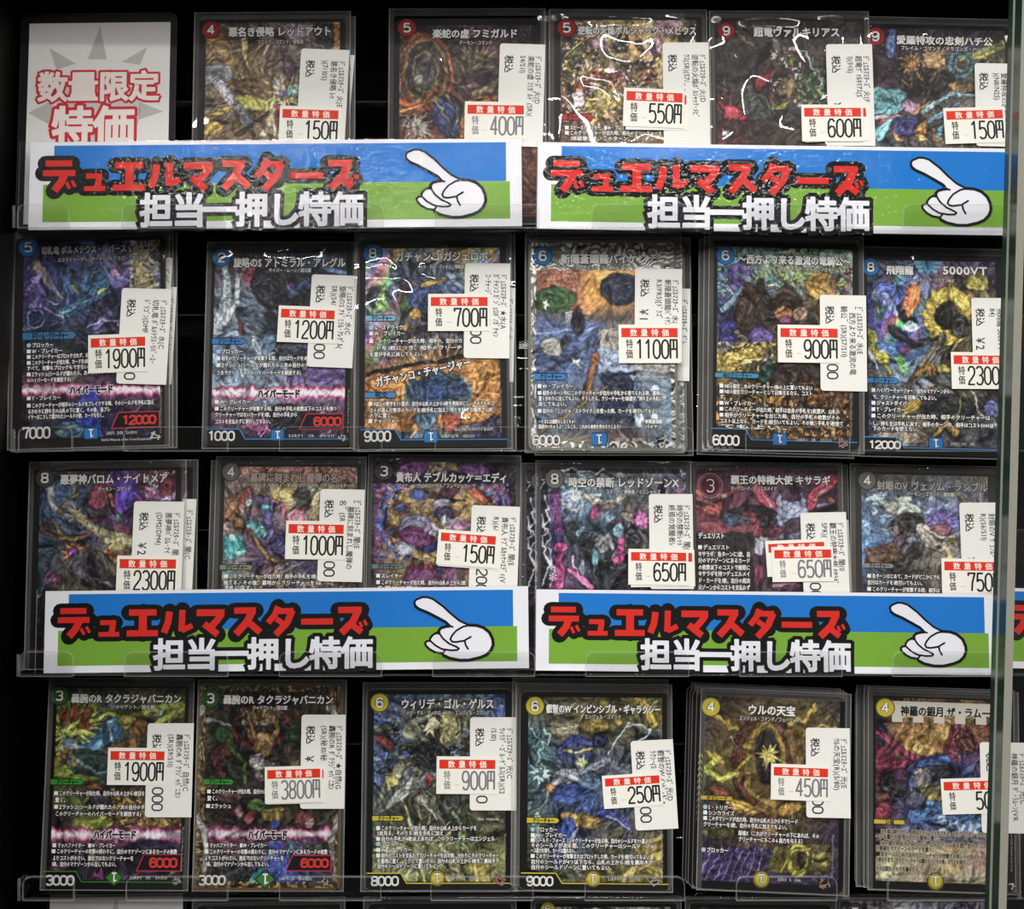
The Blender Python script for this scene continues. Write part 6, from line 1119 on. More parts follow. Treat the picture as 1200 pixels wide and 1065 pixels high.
card(row=3, group=G3, art='C5', col='red', TL=(813, 546), TR=(986, 546), BL=(813, 781), rect=(813, 546, 986, 781), full=True, sl=(809, 542, 989, 2), film='sleeve_wavy', border='#3c2a34', panel=False, core='#54444c', ringcost=True, outtext=False,
     cost=('3', 832, 569, 14), title=[('覇王の特権大使 キサラギ', 856, 973, 562, 11)], sub=[('ダークロード／デュエルメイド', 856, 910, 572, 5.4)],
     body=[('デュエリスト', 818, 627.5, 7.5, 849), ('■デュエリスト', 818, 641, 6), ('キサラギ：各ターンに1度、自', 818, 649, 6.4, 879), ('分のマナゾーンにあるカード', 818, 656.5, 6.4, 879), ('の枚数以下のコストで極限に', 818, 664.5, 6.4, 879), ('キサラギを持つデュエルメイ', 818, 672, 6.4, 879), ('ド・カードを1枚、自分の超次', 818, 680, 6.4, 879), ('元ゾーンからコストを支払わず', 818, 688, 6.4, 879)],
     lab=((937, 601), (990.5, 600), (939, 706), [DM + '闇(0', '覇王の特権大使 ｷｻﾗｷﾞ', 'SPR)('], None, ('00', .78)), stk=((903, 641), (975, 640), (904, 682), '650円', True), under=((896, 634), (967, 631), (898, 676), '', True),
     rear=[(7, 1, .002, 'trading card tucked behind the maroon cost 3 card, right label edge showing', ((950, 610), (993.5, 609), (952, 712), [DM, '', '']))],
     label='sleeved trading card with thin ring cost 3 and maroon artwork, two stickers reading 650 yen')
card(row=3, group=G3, art='C6', col='grey', TL=(1000, 548), TR=(1171, 548), BL=(997, 781), rect=(1010, 557, 1159, 772), sl=(996, 545, 1176, 2), film='sleeve_wavy', border='#3a3733',
     cost=('4', 1016, 563, 10.5), title=[('封眼のV ヴェノム・ランブル', 1027, 1157, 568.5, 11.5)], sub=[('デーモン・コマンド／超化獣', 1062, 1118, 578.5, 5.4)], bars=[('クリーチャー', 1012, 659, 1048, 666.5, '#8a8c84', '#181818')], tcol='#b4afa6',
     body=[('■各ターンはじめて、カードがどこからでも', 1016, 674.5, RULE, 1101), ('自分はカードを1枚引いてもよい。', 1016, 682, RULE, 1083), ('■このクリーチャーが攻撃する時、相手は', 1016, 690, RULE, 1101)],
     lab=((1123, 589), (1176, 589), (1125, 700), ['', '封眼のV ｳﾞｪﾉﾑ･', 'R)(S6/S11)'], '￥'), stk=((1102, 654), (1174, 655), (1102, 697), '750円'),
     label='sleeved trading card with grey cost 4 circle and pale blue smoke artwork, stickered 750 yen')
# ---- fourth row
card(row=4, group=G4, art='D1', col='green', TL=(58, 799), TR=(226, 799), BL=(46, 1042), rect=(63, 806, 214, 1034), sl=(53, 794, 225, 1), border='#0f0f0f',
     cost=('3', 70, 815, 10.5), title=[('轟腕のR タクラジャバニカン', 84, 213, 818, 11)], sub=[('ジャイアント／超化獣', 130, 182, 828, 5.2)], bars=[('クリーチャー', 60, 912, 99, 920, '#3c8a34', '#0c200c')],
     body=[('■このクリーチャーが出た時、自分の山札の上から1枚目を', 64, 929, RULE, 170), ('置く。', 65, 937, RULE), ('■Zラッシュ(シールドが離れたら、次の自分のタ', 64, 945, RULE, 170), ('このクリーチャーのハイパーモードを解放する)', 65, 953, RULE, 166), ('■マッハファイター　■W・ブレイカー', 62, 990, RULE, 136), ('■このクリーチャーの攻撃の終わりに、自分のマナゾーンにあるカードの枚数', 61, 997, RULE, 208), ('よりコストが小さい、進化ではないクリーチャーを', 62, 1005, RULE, 157), ('1体、自分のマナゾーンから出してもよい。', 61, 1012, RULE, 139)],
     mode=[(HY, 110, 160, 977.5, 11)], redbox=('6000', 160, 1001, 213, 1020, 176, 208), power=('3000', 54, 87, 1025.5, 1037.5), mana=('di', 134, 1028, 18), small=[('26RP1　SR　S9/S11', 152, 196, 1028, 4.6)], logo=[(207, 1032, 6.5, '#a8a6a2')], vtext=[('TM and ©2026 Wizards of the Coast', 215, 50, 968, 3.6)],
     lab=((174, 847), (228, 847), (171, 957), [DM + '自然(C', '轟腕のR ﾀﾞｸﾗｼﾞｬﾊﾞﾆｶﾝ', '(SR)(S9/S11)'], None, ('000', .68)), stk=((128, 875.5), (196.5, 876), (127, 919), '1900円'),
     label='sleeved trading card with green cost 3 circle and lime blue ray artwork, stickered 1900 yen')
card(row=4, group=G4, art='D2', col='green', TL=(232.5, 800), TR=(402, 800), BL=(225, 1043), rect=(232, 800, 402, 1043), full=True, sl=(229, 796, 405, 1), border='#5c4826', panel=False,
     cost=('3', 247, 818, 10.5), title=[('轟腕のR タクラジャバニカン', 262, 391, 819.5, 11)], sub=[('ジャイアント／超化獣', 296, 337, 829, 5.2)], bars=[('クリーチャー', 239, 912, 275, 920, '#3c8a34', '#0c200c')],
     body=[('■このクリーチャーが出た時、自分の山', 243, 927, RULE, 312), ('置く。', 243, 935, RULE), ('■Zラッシュ', 242, 944, RULE), ('■マッハファイター　■W・ブレイカー', 240, 990, RULE, 313), ('■このクリーチャーの攻撃の終わりに、自分のマナゾーンにあるカードの枚数', 240, 997.5, RULE, 384), ('よりコストが小さい、進化ではないクリーチャーを', 240, 1005, RULE, 333), ('1体、自分のマナゾーンから出してもよい。', 241, 1012, RULE, 318)],
     mode=[(HY, 291, 337, 977.5, 11)], redbox=('6000', 335, 1002, 388, 1020, 353, 385), power=('3000', 233, 264, 1025.5, 1037), mana=('di', 311, 1030, 20), small=[('26RP1　SR　秘10/秘12', 327, 366, 1029, 4.6)], logo=[(382, 1033, 6.5, '#b8b4ac')],
     lab=((354, 837), (405.5, 837), (350.5, 947), [DM + '★自然(G', '轟腕のR ﾀﾞｸﾗｼﾞｬﾊﾞﾆｶﾝ', '(SR)(秘10/秘'], '￥ '), stk=((311, 898), (378, 896), (312, 941), '3800円', True), under=((313, 899), (382, 897), (314, 942), '', True),
     label='sleeved trading card with green cost 3 circle in a gold filigree border, stickered 3800 yen')
card(row=4, group=G4, art='D3', col='yellow', TL=(429, 806.5), TR=(601, 807), BL=(427, 1043), rect=(437.5, 813.5, 592, 1034), sl=(424, 799, 606, 1), border='#101010', rim=True,
     cost=('6', 445, 823, 10.5), title=[('ウィリデ・ゴル・ゲルス', 470, 579, 824.5, 12)], sub=[('メカ・デル・ディネロ／メカ・エンジェル・コマンド', 476, 574, 835, 5.4)], bars=[('クリーチャー', 436.5, 955, 474, 962, '#c4b83c', '#1c1a08')],
     body=[('■このクリーチャーが出た時、自分の山札の上からカードを', 441, 970, RULE, 559), ('2枚見る。そのうち1枚を手札に加え', 442, 976, RULE, 520), ('■自分の手札が4枚以上あれば、このクリーチャーはエンジェル', 441, 982.5, RULE, 580), ('●ブロッカー', 441, 988.5, RULE), ('■W・ブレイカー', 441, 995.5, RULE), ('■相手がコストを支払わずクリーチャーを出す時、かわりにそのクリーチャー', 441, 1002, RULE, 585), ('を墓地に置く。こうして置いたら、自分の山札の上から1枚を、裏向きで', 442, 1008.5, RULE, 585), ('自分のシールドゾーンに置いてもよい。', 442, 1014.5, RULE, 520)],
     power=('8000', 435, 467, 1026.5, 1038), mana=('ci', 512.5, 1028.5, 17), small=[('Illus. ttakeda', 560, 585, 959, 4.6), ('25RP2　SR　S2/S10', 524, 562, 1029, 4.6)], logo=[(586, 1032, 8, '#b87078')], vtext=[('TM and ©2025 Wizards of the Coast', 592, 48, 976, 3.6)],
     lab=((551, 840), (605, 840), (549, 949), [DM + '光(C', 'ｳｨﾘﾃﾞ･ｺﾞﾙ･ｹﾞﾙｽ(SR)(S2', '/S10)'], None, ('0', .84)), stk=((512, 885.5), (583, 886), (511.5, 929.5), '900円', True),
     label='sleeved trading card with yellow cost 6 circle and grey green machine artwork, stickered 900 yen')
card(row=4, group=G4, art='D4', col='yellow', TL=(610, 810), TR=(786, 811), BL=(607, 1043), rect=(618.5, 817, 776, 1034), sl=(603, 801, 788, 1), border='#101010', rim=True, lift=.0016,
     cost=('6', 627, 827, 10.5), title=[('叡智のW インビンシブル・ギャラクシー', 640, 774, 830, 10.5)], sub=[('エンジェル・コマンド', 685, 728, 839.5, 5.4)], bars=[('クリーチャー', 617.5, 957, 656, 965, '#c4b83c', '#1c1a08')],
     body=[('●ブロッカー', 622, 971.5, RULE), ('■W・ブレイカー', 622, 978, RULE), ('■シールド・フォース（このクリーチャーが出る時、自分のシールドを1つ選ぶ。）', 622, 984, RULE, 767), ('そのシールドがある間、このクリーチャーはシールド・フォ', 622, 990, RULE, 767), ('ース能力を持ち、カードは離れない。', 622, 996, RULE, 676), ('■このクリーチャーが攻撃またはブロックした時、カードを1枚引いてもよい。', 622, 1002.5, RULE, 765), ('自分のシールドが4つ以下なら、山札の上から1枚を裏向きで', 622, 1009, RULE, 765), ('自分のシールドゾーンに置いてもよい。', 622, 1015.5, RULE, 720)],
     power=('9000', 617, 648, 1026.5, 1038), mana=('ci', 695, 1029.5, 17), small=[('26RP1　SR　S3/S11', 712, 750, 1029.5, 4.6)], logo=[(767, 1033, 7.5, '#b0aeaa')], vtext=[('TM and ©2026 Wizards of the Coast', 776, 48, 978, 3.6)],
     lab=((738.5, 868), (788, 865.5), (737, 973), [DM + '光(D', '叡智のW ｲﾝﾋﾞ･ｷﾞｬ', 'ﾗｸｼｰ(S'], None, ('00', .74)), stk=((705, 908.5), (774, 904), (704.5, 947.5), '250円'),
     rear=[(-4, -7, .0011, 'trading card standing behind the yellow cost 6 card priced 250 yen', None)],
     label='sleeved trading card with yellow cost 6 circle and blue knightly armour artwork, stickered 250 yen')
card(row=4, group=G4, art='D5', col='yellow', TL=(819, 811), TR=(994, 814), BL=(807.5, 1043), rect=(824, 817, 983, 1034), sl=(818, 809, 996, 1), border='#0f0e10', rim=True, lift=.0034, panel=False,
     cost=('4', 833, 828, 10.5), title=[('ウルの天宝', 876, 932, 831, 12)], sub=[('エンジェル・コマンド／フュージョナー', 866, 941, 841, 5.4)], bars=[('タマシード', 821, 931, 859, 938.5, '#c4a83c', '#1c1608')],
     body=[('●S・トリガー', 824, 945, RULE), ('■シンカライズ', 824, 951.5, RULE), ('■このタマシードが出た時、自分の山札の上からタマシード', 824, 958, RULE, 935), ('クリーチャーを1枚、自分の手札に加えてもよい。', 824, 965, RULE, 925), ('超魂X（これがクリーチャーの下にあれば、その', 865, 975.5, RULE, 960), ('クリーチャーにもこの↓能力を与える）', 865, 982.5, RULE, 943), ('●ブロッカー', 822, 995, RULE)],
     mana=('ci', 892, 1030, 18), small=[('25EX3　R　5/80', 911, 938, 1030, 4.6)], logo=[(966, 1035, 9, '#b89078')], chev=(821, 886, 960, 11), vtext=[('TM and ©2025 Wizards of the Coast', 976, 48, 977, 3.6)],
     lab=((943.5, 852), (995, 853), (936, 957), [DM + '光(E', 'ｳﾙの天宝(R)(5/80)', ''], None, ('00', .78)), stk=((903, 894), (972, 896.5), (901, 936), '450円', True),
     rear=[(-5, -2, .0010, 'second card of the stack behind the purple gold card priced 450 yen', None), (-8, -5, .0020, 'third card of the stack behind the purple gold card priced 450 yen', None), (-12, -8, .0030, 'hindmost card of the stack behind the purple gold card priced 450 yen', None)],
     label='sleeved trading card with yellow cost 4 circle and purple gold flame artwork, stickered 450 yen')
card(row=4, group=G4, art='D6', col='yellow', TL=(1019, 812), TR=(1191, 812), BL=(1011, 1044), rect=(1026, 819, 1179, 1034), sl=(1016, 808, 1194, 1), border='#121210', rim=True, lift=.0022, panel=False, darktext=True, smallcol='#241f18',
     cost=('4', 1037, 829, 10.5), plate=(1045, 821, 1180, 850, 11), title=[('神羅の銀月 ザ・ラムー', 1055, 1160, 832.5, 12)], bars=[('D城', 1024, 959, 1061, 966.5, '#c4b040', '#1c1808')],
     body=[('■この城は実行したら、表向きでシールド化される。このカードがシールドゾ', 1026, 973.5, RULE, 1156), ('ーンを離れる時、かわりに墓地に置く。', 1026, 979.5, RULE, 1103), ('■この城が表向きで自分のシールドゾーンにある間、自分のコス', 1026, 987, RULE, 1155), ('ト軽減をマナゾーンのカードを置く。', 1026, 993, RULE, 1096), ('■各ターンはじめて自分のクリーチャーが攻撃する時、その自分のター', 1026, 1000, RULE, 1156), ('の終わりまで、そのクリーチャーは離れない。その後、カードを1枚引く。', 1026, 1006.5, RULE, 1138), ('それは終わりの力を鎮めたる。', 1026, 1017, RULE, 1080)],
     mana=('ci', 1096, 1032.5, 18), small=[('26RP1　VR　1/77', 1114, 1142, 1031.5, 4.8)], vtext=[('TM and ©2026 Wizards of the Coast', 1185, 48, 970, 3.6)], logo=[(1184, 1038, 6, '#c8c6c2')],
     lab=((1147, 869), (1204, 870), (1142, 975), [DM + '光(C', '神羅の銀月 ｻﾞ･ﾗﾑｰﾝ(VR', ''], None, ('0', .8)), stk=((1101, 912), (1172, 910), (1100.5, 954), '50円'),
     rear=[(-5, -3, .0011, 'second card of the stack behind the cream plated card priced 50 yen', None), (-14, -4, .0022, 'hindmost card of the stack behind the cream plated card priced 50 yen', None)],
     label='sleeved trading card with yellow cost 4 circle and cream title plate, stickered 50 yen')
# ------------------------------------------------------------------ the case
def structure(o): o['kind'] = 'structure'; return o
mb = MB()
mb.box(-.30, .34, 0.0, .012, -.34, .30, 'black_board')
wall = structure(mb.build('wall_back'))
mb = MB(); mb.box(-.2215, -.2075, -.16, 0, -.34, .30, 'case_black'); structure(mb.build('wall_left'))
mb = MB(); mb.box(-.2075, .34, -.045, 0, .203, .213, 'case_black'); structure(mb.build('ceiling'))
mb = MB(); mb.box(-.2075, .34, -.06, 0, -.34, -.33, 'case_black'); structure(mb.build('floor'))

# sliding glass doors: two overlapping panes whose polished ends show green
def pane(name, y0, y1, ex_top, ex_bot, pale_px, x_end):
    """pane between depths y0 (near) and y1; its left end shows at photo columns ex_top (row 0) and ex_bot (row 1065)"""
    def X(px, y): return (px - 600) / FPX * (y - CAM_Y)
    def Z(py, y): return -(py - 532.5) / FPX * (y - CAM_Y)
    zt, zb = .20, -.335
    k = (ex_bot - ex_top) / 1065
    def edge(y, z, off=0):
        py = 532.5 - z * FPX / (y - CAM_Y); px = ex_top + k * py + off
        return X(px, y)
    t = bpy.data.objects.new(name, None); COL.objects.link(t); t.location = (edge(y0, zb), y0, zb); structure(t)
    off = Vector(t.location)
    def L(p): return (p[0] - off.x, p[1] - off.y, p[2] - off.z)
    m1 = MB()
    xb, xt = edge(y0, zb), edge(y0, zt)
    dx = pale_px / FPX * (y0 - CAM_Y)
    m1.quad([L((x_end, y0, zb)), L((x_end, y0, zt)), L((xt + dx, y0, zt)), L((xb + dx, y0, zb))][::-1], 'pane_glass')
    m1.quad([L((xb + dx, y1, zb)), L((x_end, y1, zb)), L((x_end, y1, zt)), L((xt + dx, y1, zt))][::-1], 'pane_glass')
    structure(m1.build('glass_panel', t))
    m2 = MB()
    a, b = [L((xb, y0, zb)), L((xb + dx, y0, zb)), L((xt + dx, y0, zt)), L((xt, y0, zt))], None
    m2.quad(a, 'glass_edge_pale')
    m2.quad([L((xb, y1, zb)), L((xb, y0, zb)), L((xt, y0, zt)), L((xt, y1, zt))], 'glass_edge_green')
    m2.quad([L((xb, y1, zb)), L((xt, y1, zt)), L((xt + dx, y1, zt)), L((xb + dx, y1, zb))], 'glass_edge_green')
    structure(m2.build('glass_edge', t))
    return t
pane('door_2', -.083, -.0792, 1187.5, 1159, 5, .33)
pane('door_1', -.0945, -.0888, 1198, 1170, 9.5, .33)

# ------------------------------------------------------------------ clear trays
TAB_Y = -.0237
def tray(row, ledge_py, tabs, tab_h, x0px, x1px, label, top_lines):
    zl = -(ledge_py - 532.5) / FPX * (TAB_Y - CAM_Y)          # underside of the front lip
    zl = min(zl, card_plane(row).q.z - .0009)
    X = lambda px: (px - 600) / FPX * (TAB_Y - CAM_Y)
    t = bpy.data.objects.new('acrylic_tray', None); COL.objects.link(t); t.location = (0, 0, zl)
    tag(t, label, 'card tray', 'clear trays of the card rack')
    xa, xb = X(x0px), min(X(x1px), .24)
    m = MB()
    m.box(xa, xb, TAB_Y, -.0005, 0, .0008, 'acrylic')
    m.quad([(xa, TAB_Y - 1e-5, 0), (xb, TAB_Y - 1e-5, 0), (xb, TAB_Y - 1e-5, .0008), (xa, TAB_Y - 1e-5, .0008)], 'acrylic_edge_dim')
    m.build('ledge', t)
    m = MB()
    m.box(xa + .001, xb - .001, -.0026, -.0008, .0016, .058, 'acrylic')
    m.quad([(xa, -.0027, .0574), (xb, -.0027, .0574), (xb, -.0027, .058), (xa, -.0027, .058)], 'acrylic_edge_dim')
    m.build('back_plate', t)
    for (a, b) in tabs:
        m = MB(); xl, xr = X(a), min(X(b), .24); h = tab_h / FPX * (TAB_Y - CAM_Y); r = .0032
        p = [(xl, 0), (xr, 0), (xr, h - r)] + [(xr - r + r * math.cos(math.radians(q)), h - r + r * math.sin(math.radians(q))) for q in (30, 60)] + [(xr - r, h), (xl + r, h)] + [(xl + r + r * math.cos(math.radians(q)), h - r + r * math.sin(math.radians(q))) for q in (120, 150)] + [(xl, h - r)]
        yf, yb = TAB_Y - .0016, TAB_Y
        m.poly([(x, z, 0) for x, z in p], 'acrylic'); V = m.v[-1]; m.v[-1] = np.stack([V[:, 0], np.full(len(V), yf), V[:, 1]], 1)
        m.poly([(x, z, 0) for x, z in p], 'acrylic'); V = m.v[-1]; m.v[-1] = np.stack([V[:, 0], np.full(len(V), yb), V[:, 1]], 1)
        for i in range(len(p)):
            (ax, az), (bx, bz) = p[i], p[(i + 1) % len(p)]
            m.quad([(ax, yf, az), (bx, yf, bz), (bx, yb, bz), (ax, yb, az)], 'acrylic_edge')
        w = .00028
        rim = [(np.array(q)) for q in p]
        c0 = np.mean(rim, axis=0)
        for i in range(len(p)):
            a2, b2 = rim[i], rim[(i + 1) % len(p)]
            d = (b2 - a2); ln = np.linalg.norm(d)
            if ln < 1e-9: continue
            n = np.array([-d[1], d[0]]) / ln * w
            m.quad([(a2[0], yf - 2e-5, a2[1]), (b2[0], yf - 2e-5, b2[1]), (b2[0] + n[0], yf - 2e-5, b2[1] + n[1]), (a2[0] + n[0], yf - 2e-5, a2[1] + n[1])], 'acrylic_edge')
        m.build('lip_tab', t)
    # end cheek at the left
    m = MB(); m.box(xa - .0012, xa, TAB_Y - .0016, -.0008, 0, .009, 'acrylic'); m.quad([(xa - .0012, TAB_Y - .0017, 0), (xa, TAB_Y - .0017, 0), (xa, TAB_Y - .0017, .009), (xa - .0012, TAB_Y - .0017, .009)], 'acrylic_edge')
    m.build('end_cheek', t)
    return t
T1 = [(22, 82), (144, 265), (327, 450), (510, 632), (693, 814), (875, 1000), (1057, 1181), (1240, 1300)]
tray(1, 268, T1, 28, 20, 1320, 'clear acrylic tray with lip tabs under the top row of cards', 0)
tray(2, 529, [(23, 86), (146, 268), (328, 448), (510, 630), (692, 812), (873, 995), (1050, 1178), (1235, 1300)], 29, 20, 1320, 'clear acrylic tray under the second row, full blue cost cards standing in it', 0)
tray(3, 792, [(25, 87), (147, 268), (328, 448), (507, 627), (686, 807), (866, 986), (1045, 1163), (1225, 1300)], 29, 25, 1320, 'clear acrylic tray under the third row, holding the lower sale banners', 0)
tray(4, 1047, [(28, 88), (149, 268), (328, 447), (505, 625), (685, 802), (862, 980), (1039, 1158), (1215, 1300)], 28, 26, 1320, 'clear acrylic tray under the fourth row of green and yellow cost cards', 0)

# ------------------------------------------------------------------ sale banners
BLUE, GREEN, RED, BLACK, WHITE = laminate('#1f72c4'), laminate('#74a238'), laminate('#cf2b24'), laminate('#111111'), laminate('#e2e2e8')
HAND = [(565, 110), (572, 98), (600, 86), (622, 87), (645, 95), (690, 130), (725, 165), (760, 195), (800, 215), (835, 217), (865, 228), (890, 250), (903, 280), (905, 305), (895, 330), (875, 350), (850, 361), (800, 373), (760, 373), (715, 363), (690, 350), (682, 340), (655, 336), (630, 322), (614, 305), (611, 293), (618, 286), (632, 284), (633, 272), (645, 257), (660, 249), (672, 250), (670, 238), (680, 227), (700, 221), (718, 219), (700, 200), (665, 180), (620, 155), (585, 140), (570, 128)]
HLINES = [[(672, 250), (688, 275), (715, 298), (745, 312), (757, 320), (750, 327), (722, 328), (698, 324)], [(633, 284), (655, 305), (680, 320), (698, 326)], [(698, 326), (690, 336), (686, 346)], [(806, 215), (775, 222), (745, 240), (727, 262), (720, 278), (727, 289), (745, 291), (780, 285), (808, 268)], [(782, 286), (786, 305), (796, 322)], [(718, 219), (730, 222)]]
KATA = [([[(195, 133), (308, 133)], [(185, 174), (322, 174)]], 26), ([[(278, 178), (262, 215), (235, 248)]], 32), ([[(286, 212), (300, 240)], [(309, 205), (324, 232)]], 14),
        ([[(368, 187), (436, 187)]], 22), ([[(425, 187), (418, 236)]], 26), ([[(362, 240), (452, 240)]], 21),
        ([[(492, 143), (612, 143)]], 28), ([[(553, 143), (553, 236)]], 36), ([[(484, 237), (619, 237)]], 27),
        ([[(668, 140), (662, 190), (645, 236)]], 30), ([[(724, 133), (721, 230)]], 28), ([[(722, 226), (768, 204)]], 24),
        ([[(785, 147), (906, 147)]], 30), ([[(895, 152), (872, 185), (842, 216)]], 30), ([[(818, 197), (878, 246)]], 30),
        ([[(948, 139), (1042, 139)]], 28), ([[(1028, 142), (1000, 195), (956, 245)]], 32), ([[(1010, 192), (1062, 238)]], 30),
        ([[(1138, 122), (1124, 160), (1095, 196)]], 27), ([[(1128, 143), (1205, 143)]], 26), ([[(1200, 140), (1178, 195), (1128, 250)]], 30), ([[(1130, 178), (1180, 214)]], 24),
        ([[(1238, 192), (1376, 192)]], 27),
        ([[(1398, 141), (1500, 141)]], 28), ([[(1485, 144), (1462, 195), (1412, 245)]], 32), ([[(1450, 203), (1500, 242)]], 27), ([[(1491, 196), (1502, 220)], [(1511, 188), (1522, 211)]], 13)]
KANJI = [('担', 670), ('当', 809), ('一', 938), ('押', 1075), ('し', 1213), ('特', 1343), ('価', 1480)]
BLUE_TL, BLUE_TR, GREEN_B = (230, 57), (2156, 57), 380
def banner(TL, TR, BL, row, lift, label, left_film=48):
    """TL, TR: corners of the blue field; BL: lower end below TL where the green field ends (photo pixels)"""
    pl = Plane(-.0208, ROW_PY[row] + 2, 5.0); pl.q = pl.q + pl.n * lift
    fr = Frame(pl, TL, TR, BL)
    t = empty('sale_banner', fr.M)
    tag(t, label, 'banner', 'sale banners in the trays')
    sx = fr.w / (BLUE_TR[0] - BLUE_TL[0]); sy = fr.h / (GREEN_B - BLUE_TL[1])
    Cx = lambda x: (x - BLUE_TL[0]) * sx - fr.w / 2
    Cy = lambda y: fr.h - (y - BLUE_TL[1]) * sy
    m = MB()
    def rect(x0, y0, x1, y1, z, key): m.quad([(Cx(x0), Cy(y1), z), (Cx(x1), Cy(y1), z), (Cx(x1), Cy(y0), z), (Cx(x0), Cy(y0), z)], key)
    px0, px1, py0, py1 = 128, 2222, 42, 412
    m.slab([(Cx(px0), Cy(py1)), (Cx(px1), Cy(py1)), (Cx(px1), Cy(py0)), (Cx(px0), Cy(py0))], -.0003, 0, WHITE, '#c0c0c4')
    rect(230, 57, 2156, 222, 2e-5, BLUE); rect(187, 222, 2172, 380, 3e-5, GREEN)
    za, zb, zc = 7e-5, 1.3e-4, 2e-4
    K = lambda p: (Cx(p[0]), Cy(p[1]))
    for q, (strokes, w) in enumerate(KATA):
        for r, s in enumerate(strokes):
            band(m, [K(p) for p in s], (w + 42) * (sx + sy) / 2, za - 2.2e-5 + q % 4 * 9e-6 + r * 3e-6, BLACK, True)
    for q, (strokes, w) in enumerate(KATA):
        for r, s in enumerate(strokes): band(m, [K(p) for p in s], w * (sx + sy) / 2, zb + q % 4 * 9e-6 + r * 3e-6, RED)
    for ch, x in KANJI:
        em = 148
        for bo, z, key in ((.15, za + 2.5e-5, BLACK), (.036, zc, WHITE)):
            put_text(m, ch, Cx(x), Cy(333), z, em * sy, key, bold=bo, width=em * sx * (.95 if ch != '一' else 1.02), center=True, res=3)
    H = [(x + 1163.6, y) for x, y in HAND]
    m.poly([(*K(p), zb) for p in H][::-1], WHITE)
    band(m, [K(p) for p in H + [H[0]]], 9 * sx, zc, BLACK, True)
    # the heavier right and lower line of the drawing
    band(m, [K(p) for p in H[8:21]], 13 * sx, zc + 1.5e-5, BLACK, True)
    for l in HLINES: band(m, [K((x + 1163.6, y)) for x, y in l], 8 * sx, zc + 3e-5, BLACK, True)
    band(m, [K((x + 1163.6, y)) for x, y in HAND[30:44]], 12 * sx, zc + 1.5e-5, BLACK, True)
    m.build('printed_sheet', t)
    f = MB()
    f.quad([(Cx(px0 - left_film), Cy(py1 + 6), -.0004), (Cx(px1 + 10), Cy(py1 + 6), -.0004), (Cx(px1 + 10), Cy(py0 - 6), -.0004), (Cx(px0 - left_film), Cy(py0 - 6), -.0004)], 'laminate_film')
    f.quad([(Cx(px0 - left_film), Cy(py1 + 6), -.0004), (Cx(px0 - left_film) + .0003, Cy(py1 + 6), -.0004), (Cx(px0 - left_film) + .0003, Cy(py0 - 6), -.0004), (Cx(px0 - left_film), Cy(py0 - 6), -.0004)], 'sleeve_seam')
    f.build('laminate_margin', t)
    return t
film('laminate_film', 200, .0001, .08, 1.4, .95)
banner((63, 165.7), (592, 171.5), (62.4, 255.3), 1, .0004, 'blue and green sale banner with pointing hand, upper tray, below the white notice card')
banner((658.6, 173.8), (1184, 175.5), (656.6, 262.3), 1, 0, 'blue and green sale banner with pointing hand, upper tray, below the 550 yen card', 5)
banner((80.3, 692.6), (600.5, 694.5), (79.6, 776.4), 3, .0004, 'blue and green sale banner with pointing hand, third tray, below the 2300 yen card', 40)
banner((655, 696), (1153.3, 698.3), (654, 778.9), 3, 0, 'blue and green sale banner with pointing hand, third tray, below the faded 650 yen sticker', 5)
banner((1190, 698.5), (1690, 700.5), (1189, 780.5), 3, -.0008, 'blue and green sale banner glimpsed behind the glass door edge', 5)

# ------------------------------------------------------------------ white notice cards in black holders
def notice(row, TL, TR, BL, lift, label, hold):
    pl = card_plane(row, lift); fr = Frame(pl, TL, TR, BL); t = empty('notice_card', fr.M)
    tag(t, label, 'notice card', 'white price notices')
    W, H = fr.w, fr.h
    m = MB(); e = hold
    m.slab(rrect(-W / 2 - e[0], W / 2 + e[1], -.001, H + e[2], .003), -.0008, -.0001, '#0c0c0d'); 
    r = rrect(-W / 2 - e[0], W / 2 + e[1], -.001, H + e[2], .003)
    band(m, r + [r[0]], .0003, 0, '#26282a')
    m.build('black_holder', t)
    m = MB()
    m.slab([(-W / 2, 0), (W / 2, 0), (W / 2, H), (-W / 2, H)], 0, .0002, '#dcd9d6', '#b8b6b2')
    z = .00024; P = lambda u, v: (W * (u - .5), H - v * H)
    for tri in ([(.5, .015), (.42, .185), (.555, .185)], [(.145, .125), (.20, .235), (.335, .205)], [(.84, .125), (.66, .20), (.79, .215)], [(.01, .45), (.17, .39), (.19, .52)], [(.96, .45), (.79, .40), (.79, .49)], [(.5, .9), (.42, .72), (.56, .72)], [(.15, .78), (.22, .66), (.33, .7)], [(.85, .78), (.66, .7), (.79, .66)]):
        m.poly([(*P(*p), z) for p in tri], '#b4b1ae')
    m.poly([(*P(.5 + .3 * math.cos(a), .45 + .2 * math.sin(a)), z) for a in [k * math.pi / 12 for k in range(24)]], '#c4c1be')
    for s, v, w, uc in (('数量限定', .32, .86, .5), ('特価', .52, .585, .47)):
        em = w / len(s) * W * 1.0
        x, y = P(uc, v)
        put_text(m, s, x, y, z + 2e-5, em * 1.05, '#c22a34', bold=.105, width=w * W, center=True, res=3)
        put_text(m, s, x, y, z + 4e-5, em * 1.05, '#e8dcd6', bold=.035, width=w * W, center=True, res=3)
    m.build('printed_sheet', t)
    return t
notice(1, (33.5, 27), (198.5, 27), (29, 262), -.0004, 'white notice card in a black holder, red outlined lettering, top tray', (.0034, .0026, .0042))
notice(5, (57.5, 1047.5), (213, 1047.5), (54, 1290), -.0004, 'white notice card in a black holder below the green cost 3 cards', (.001, .0014, .001))

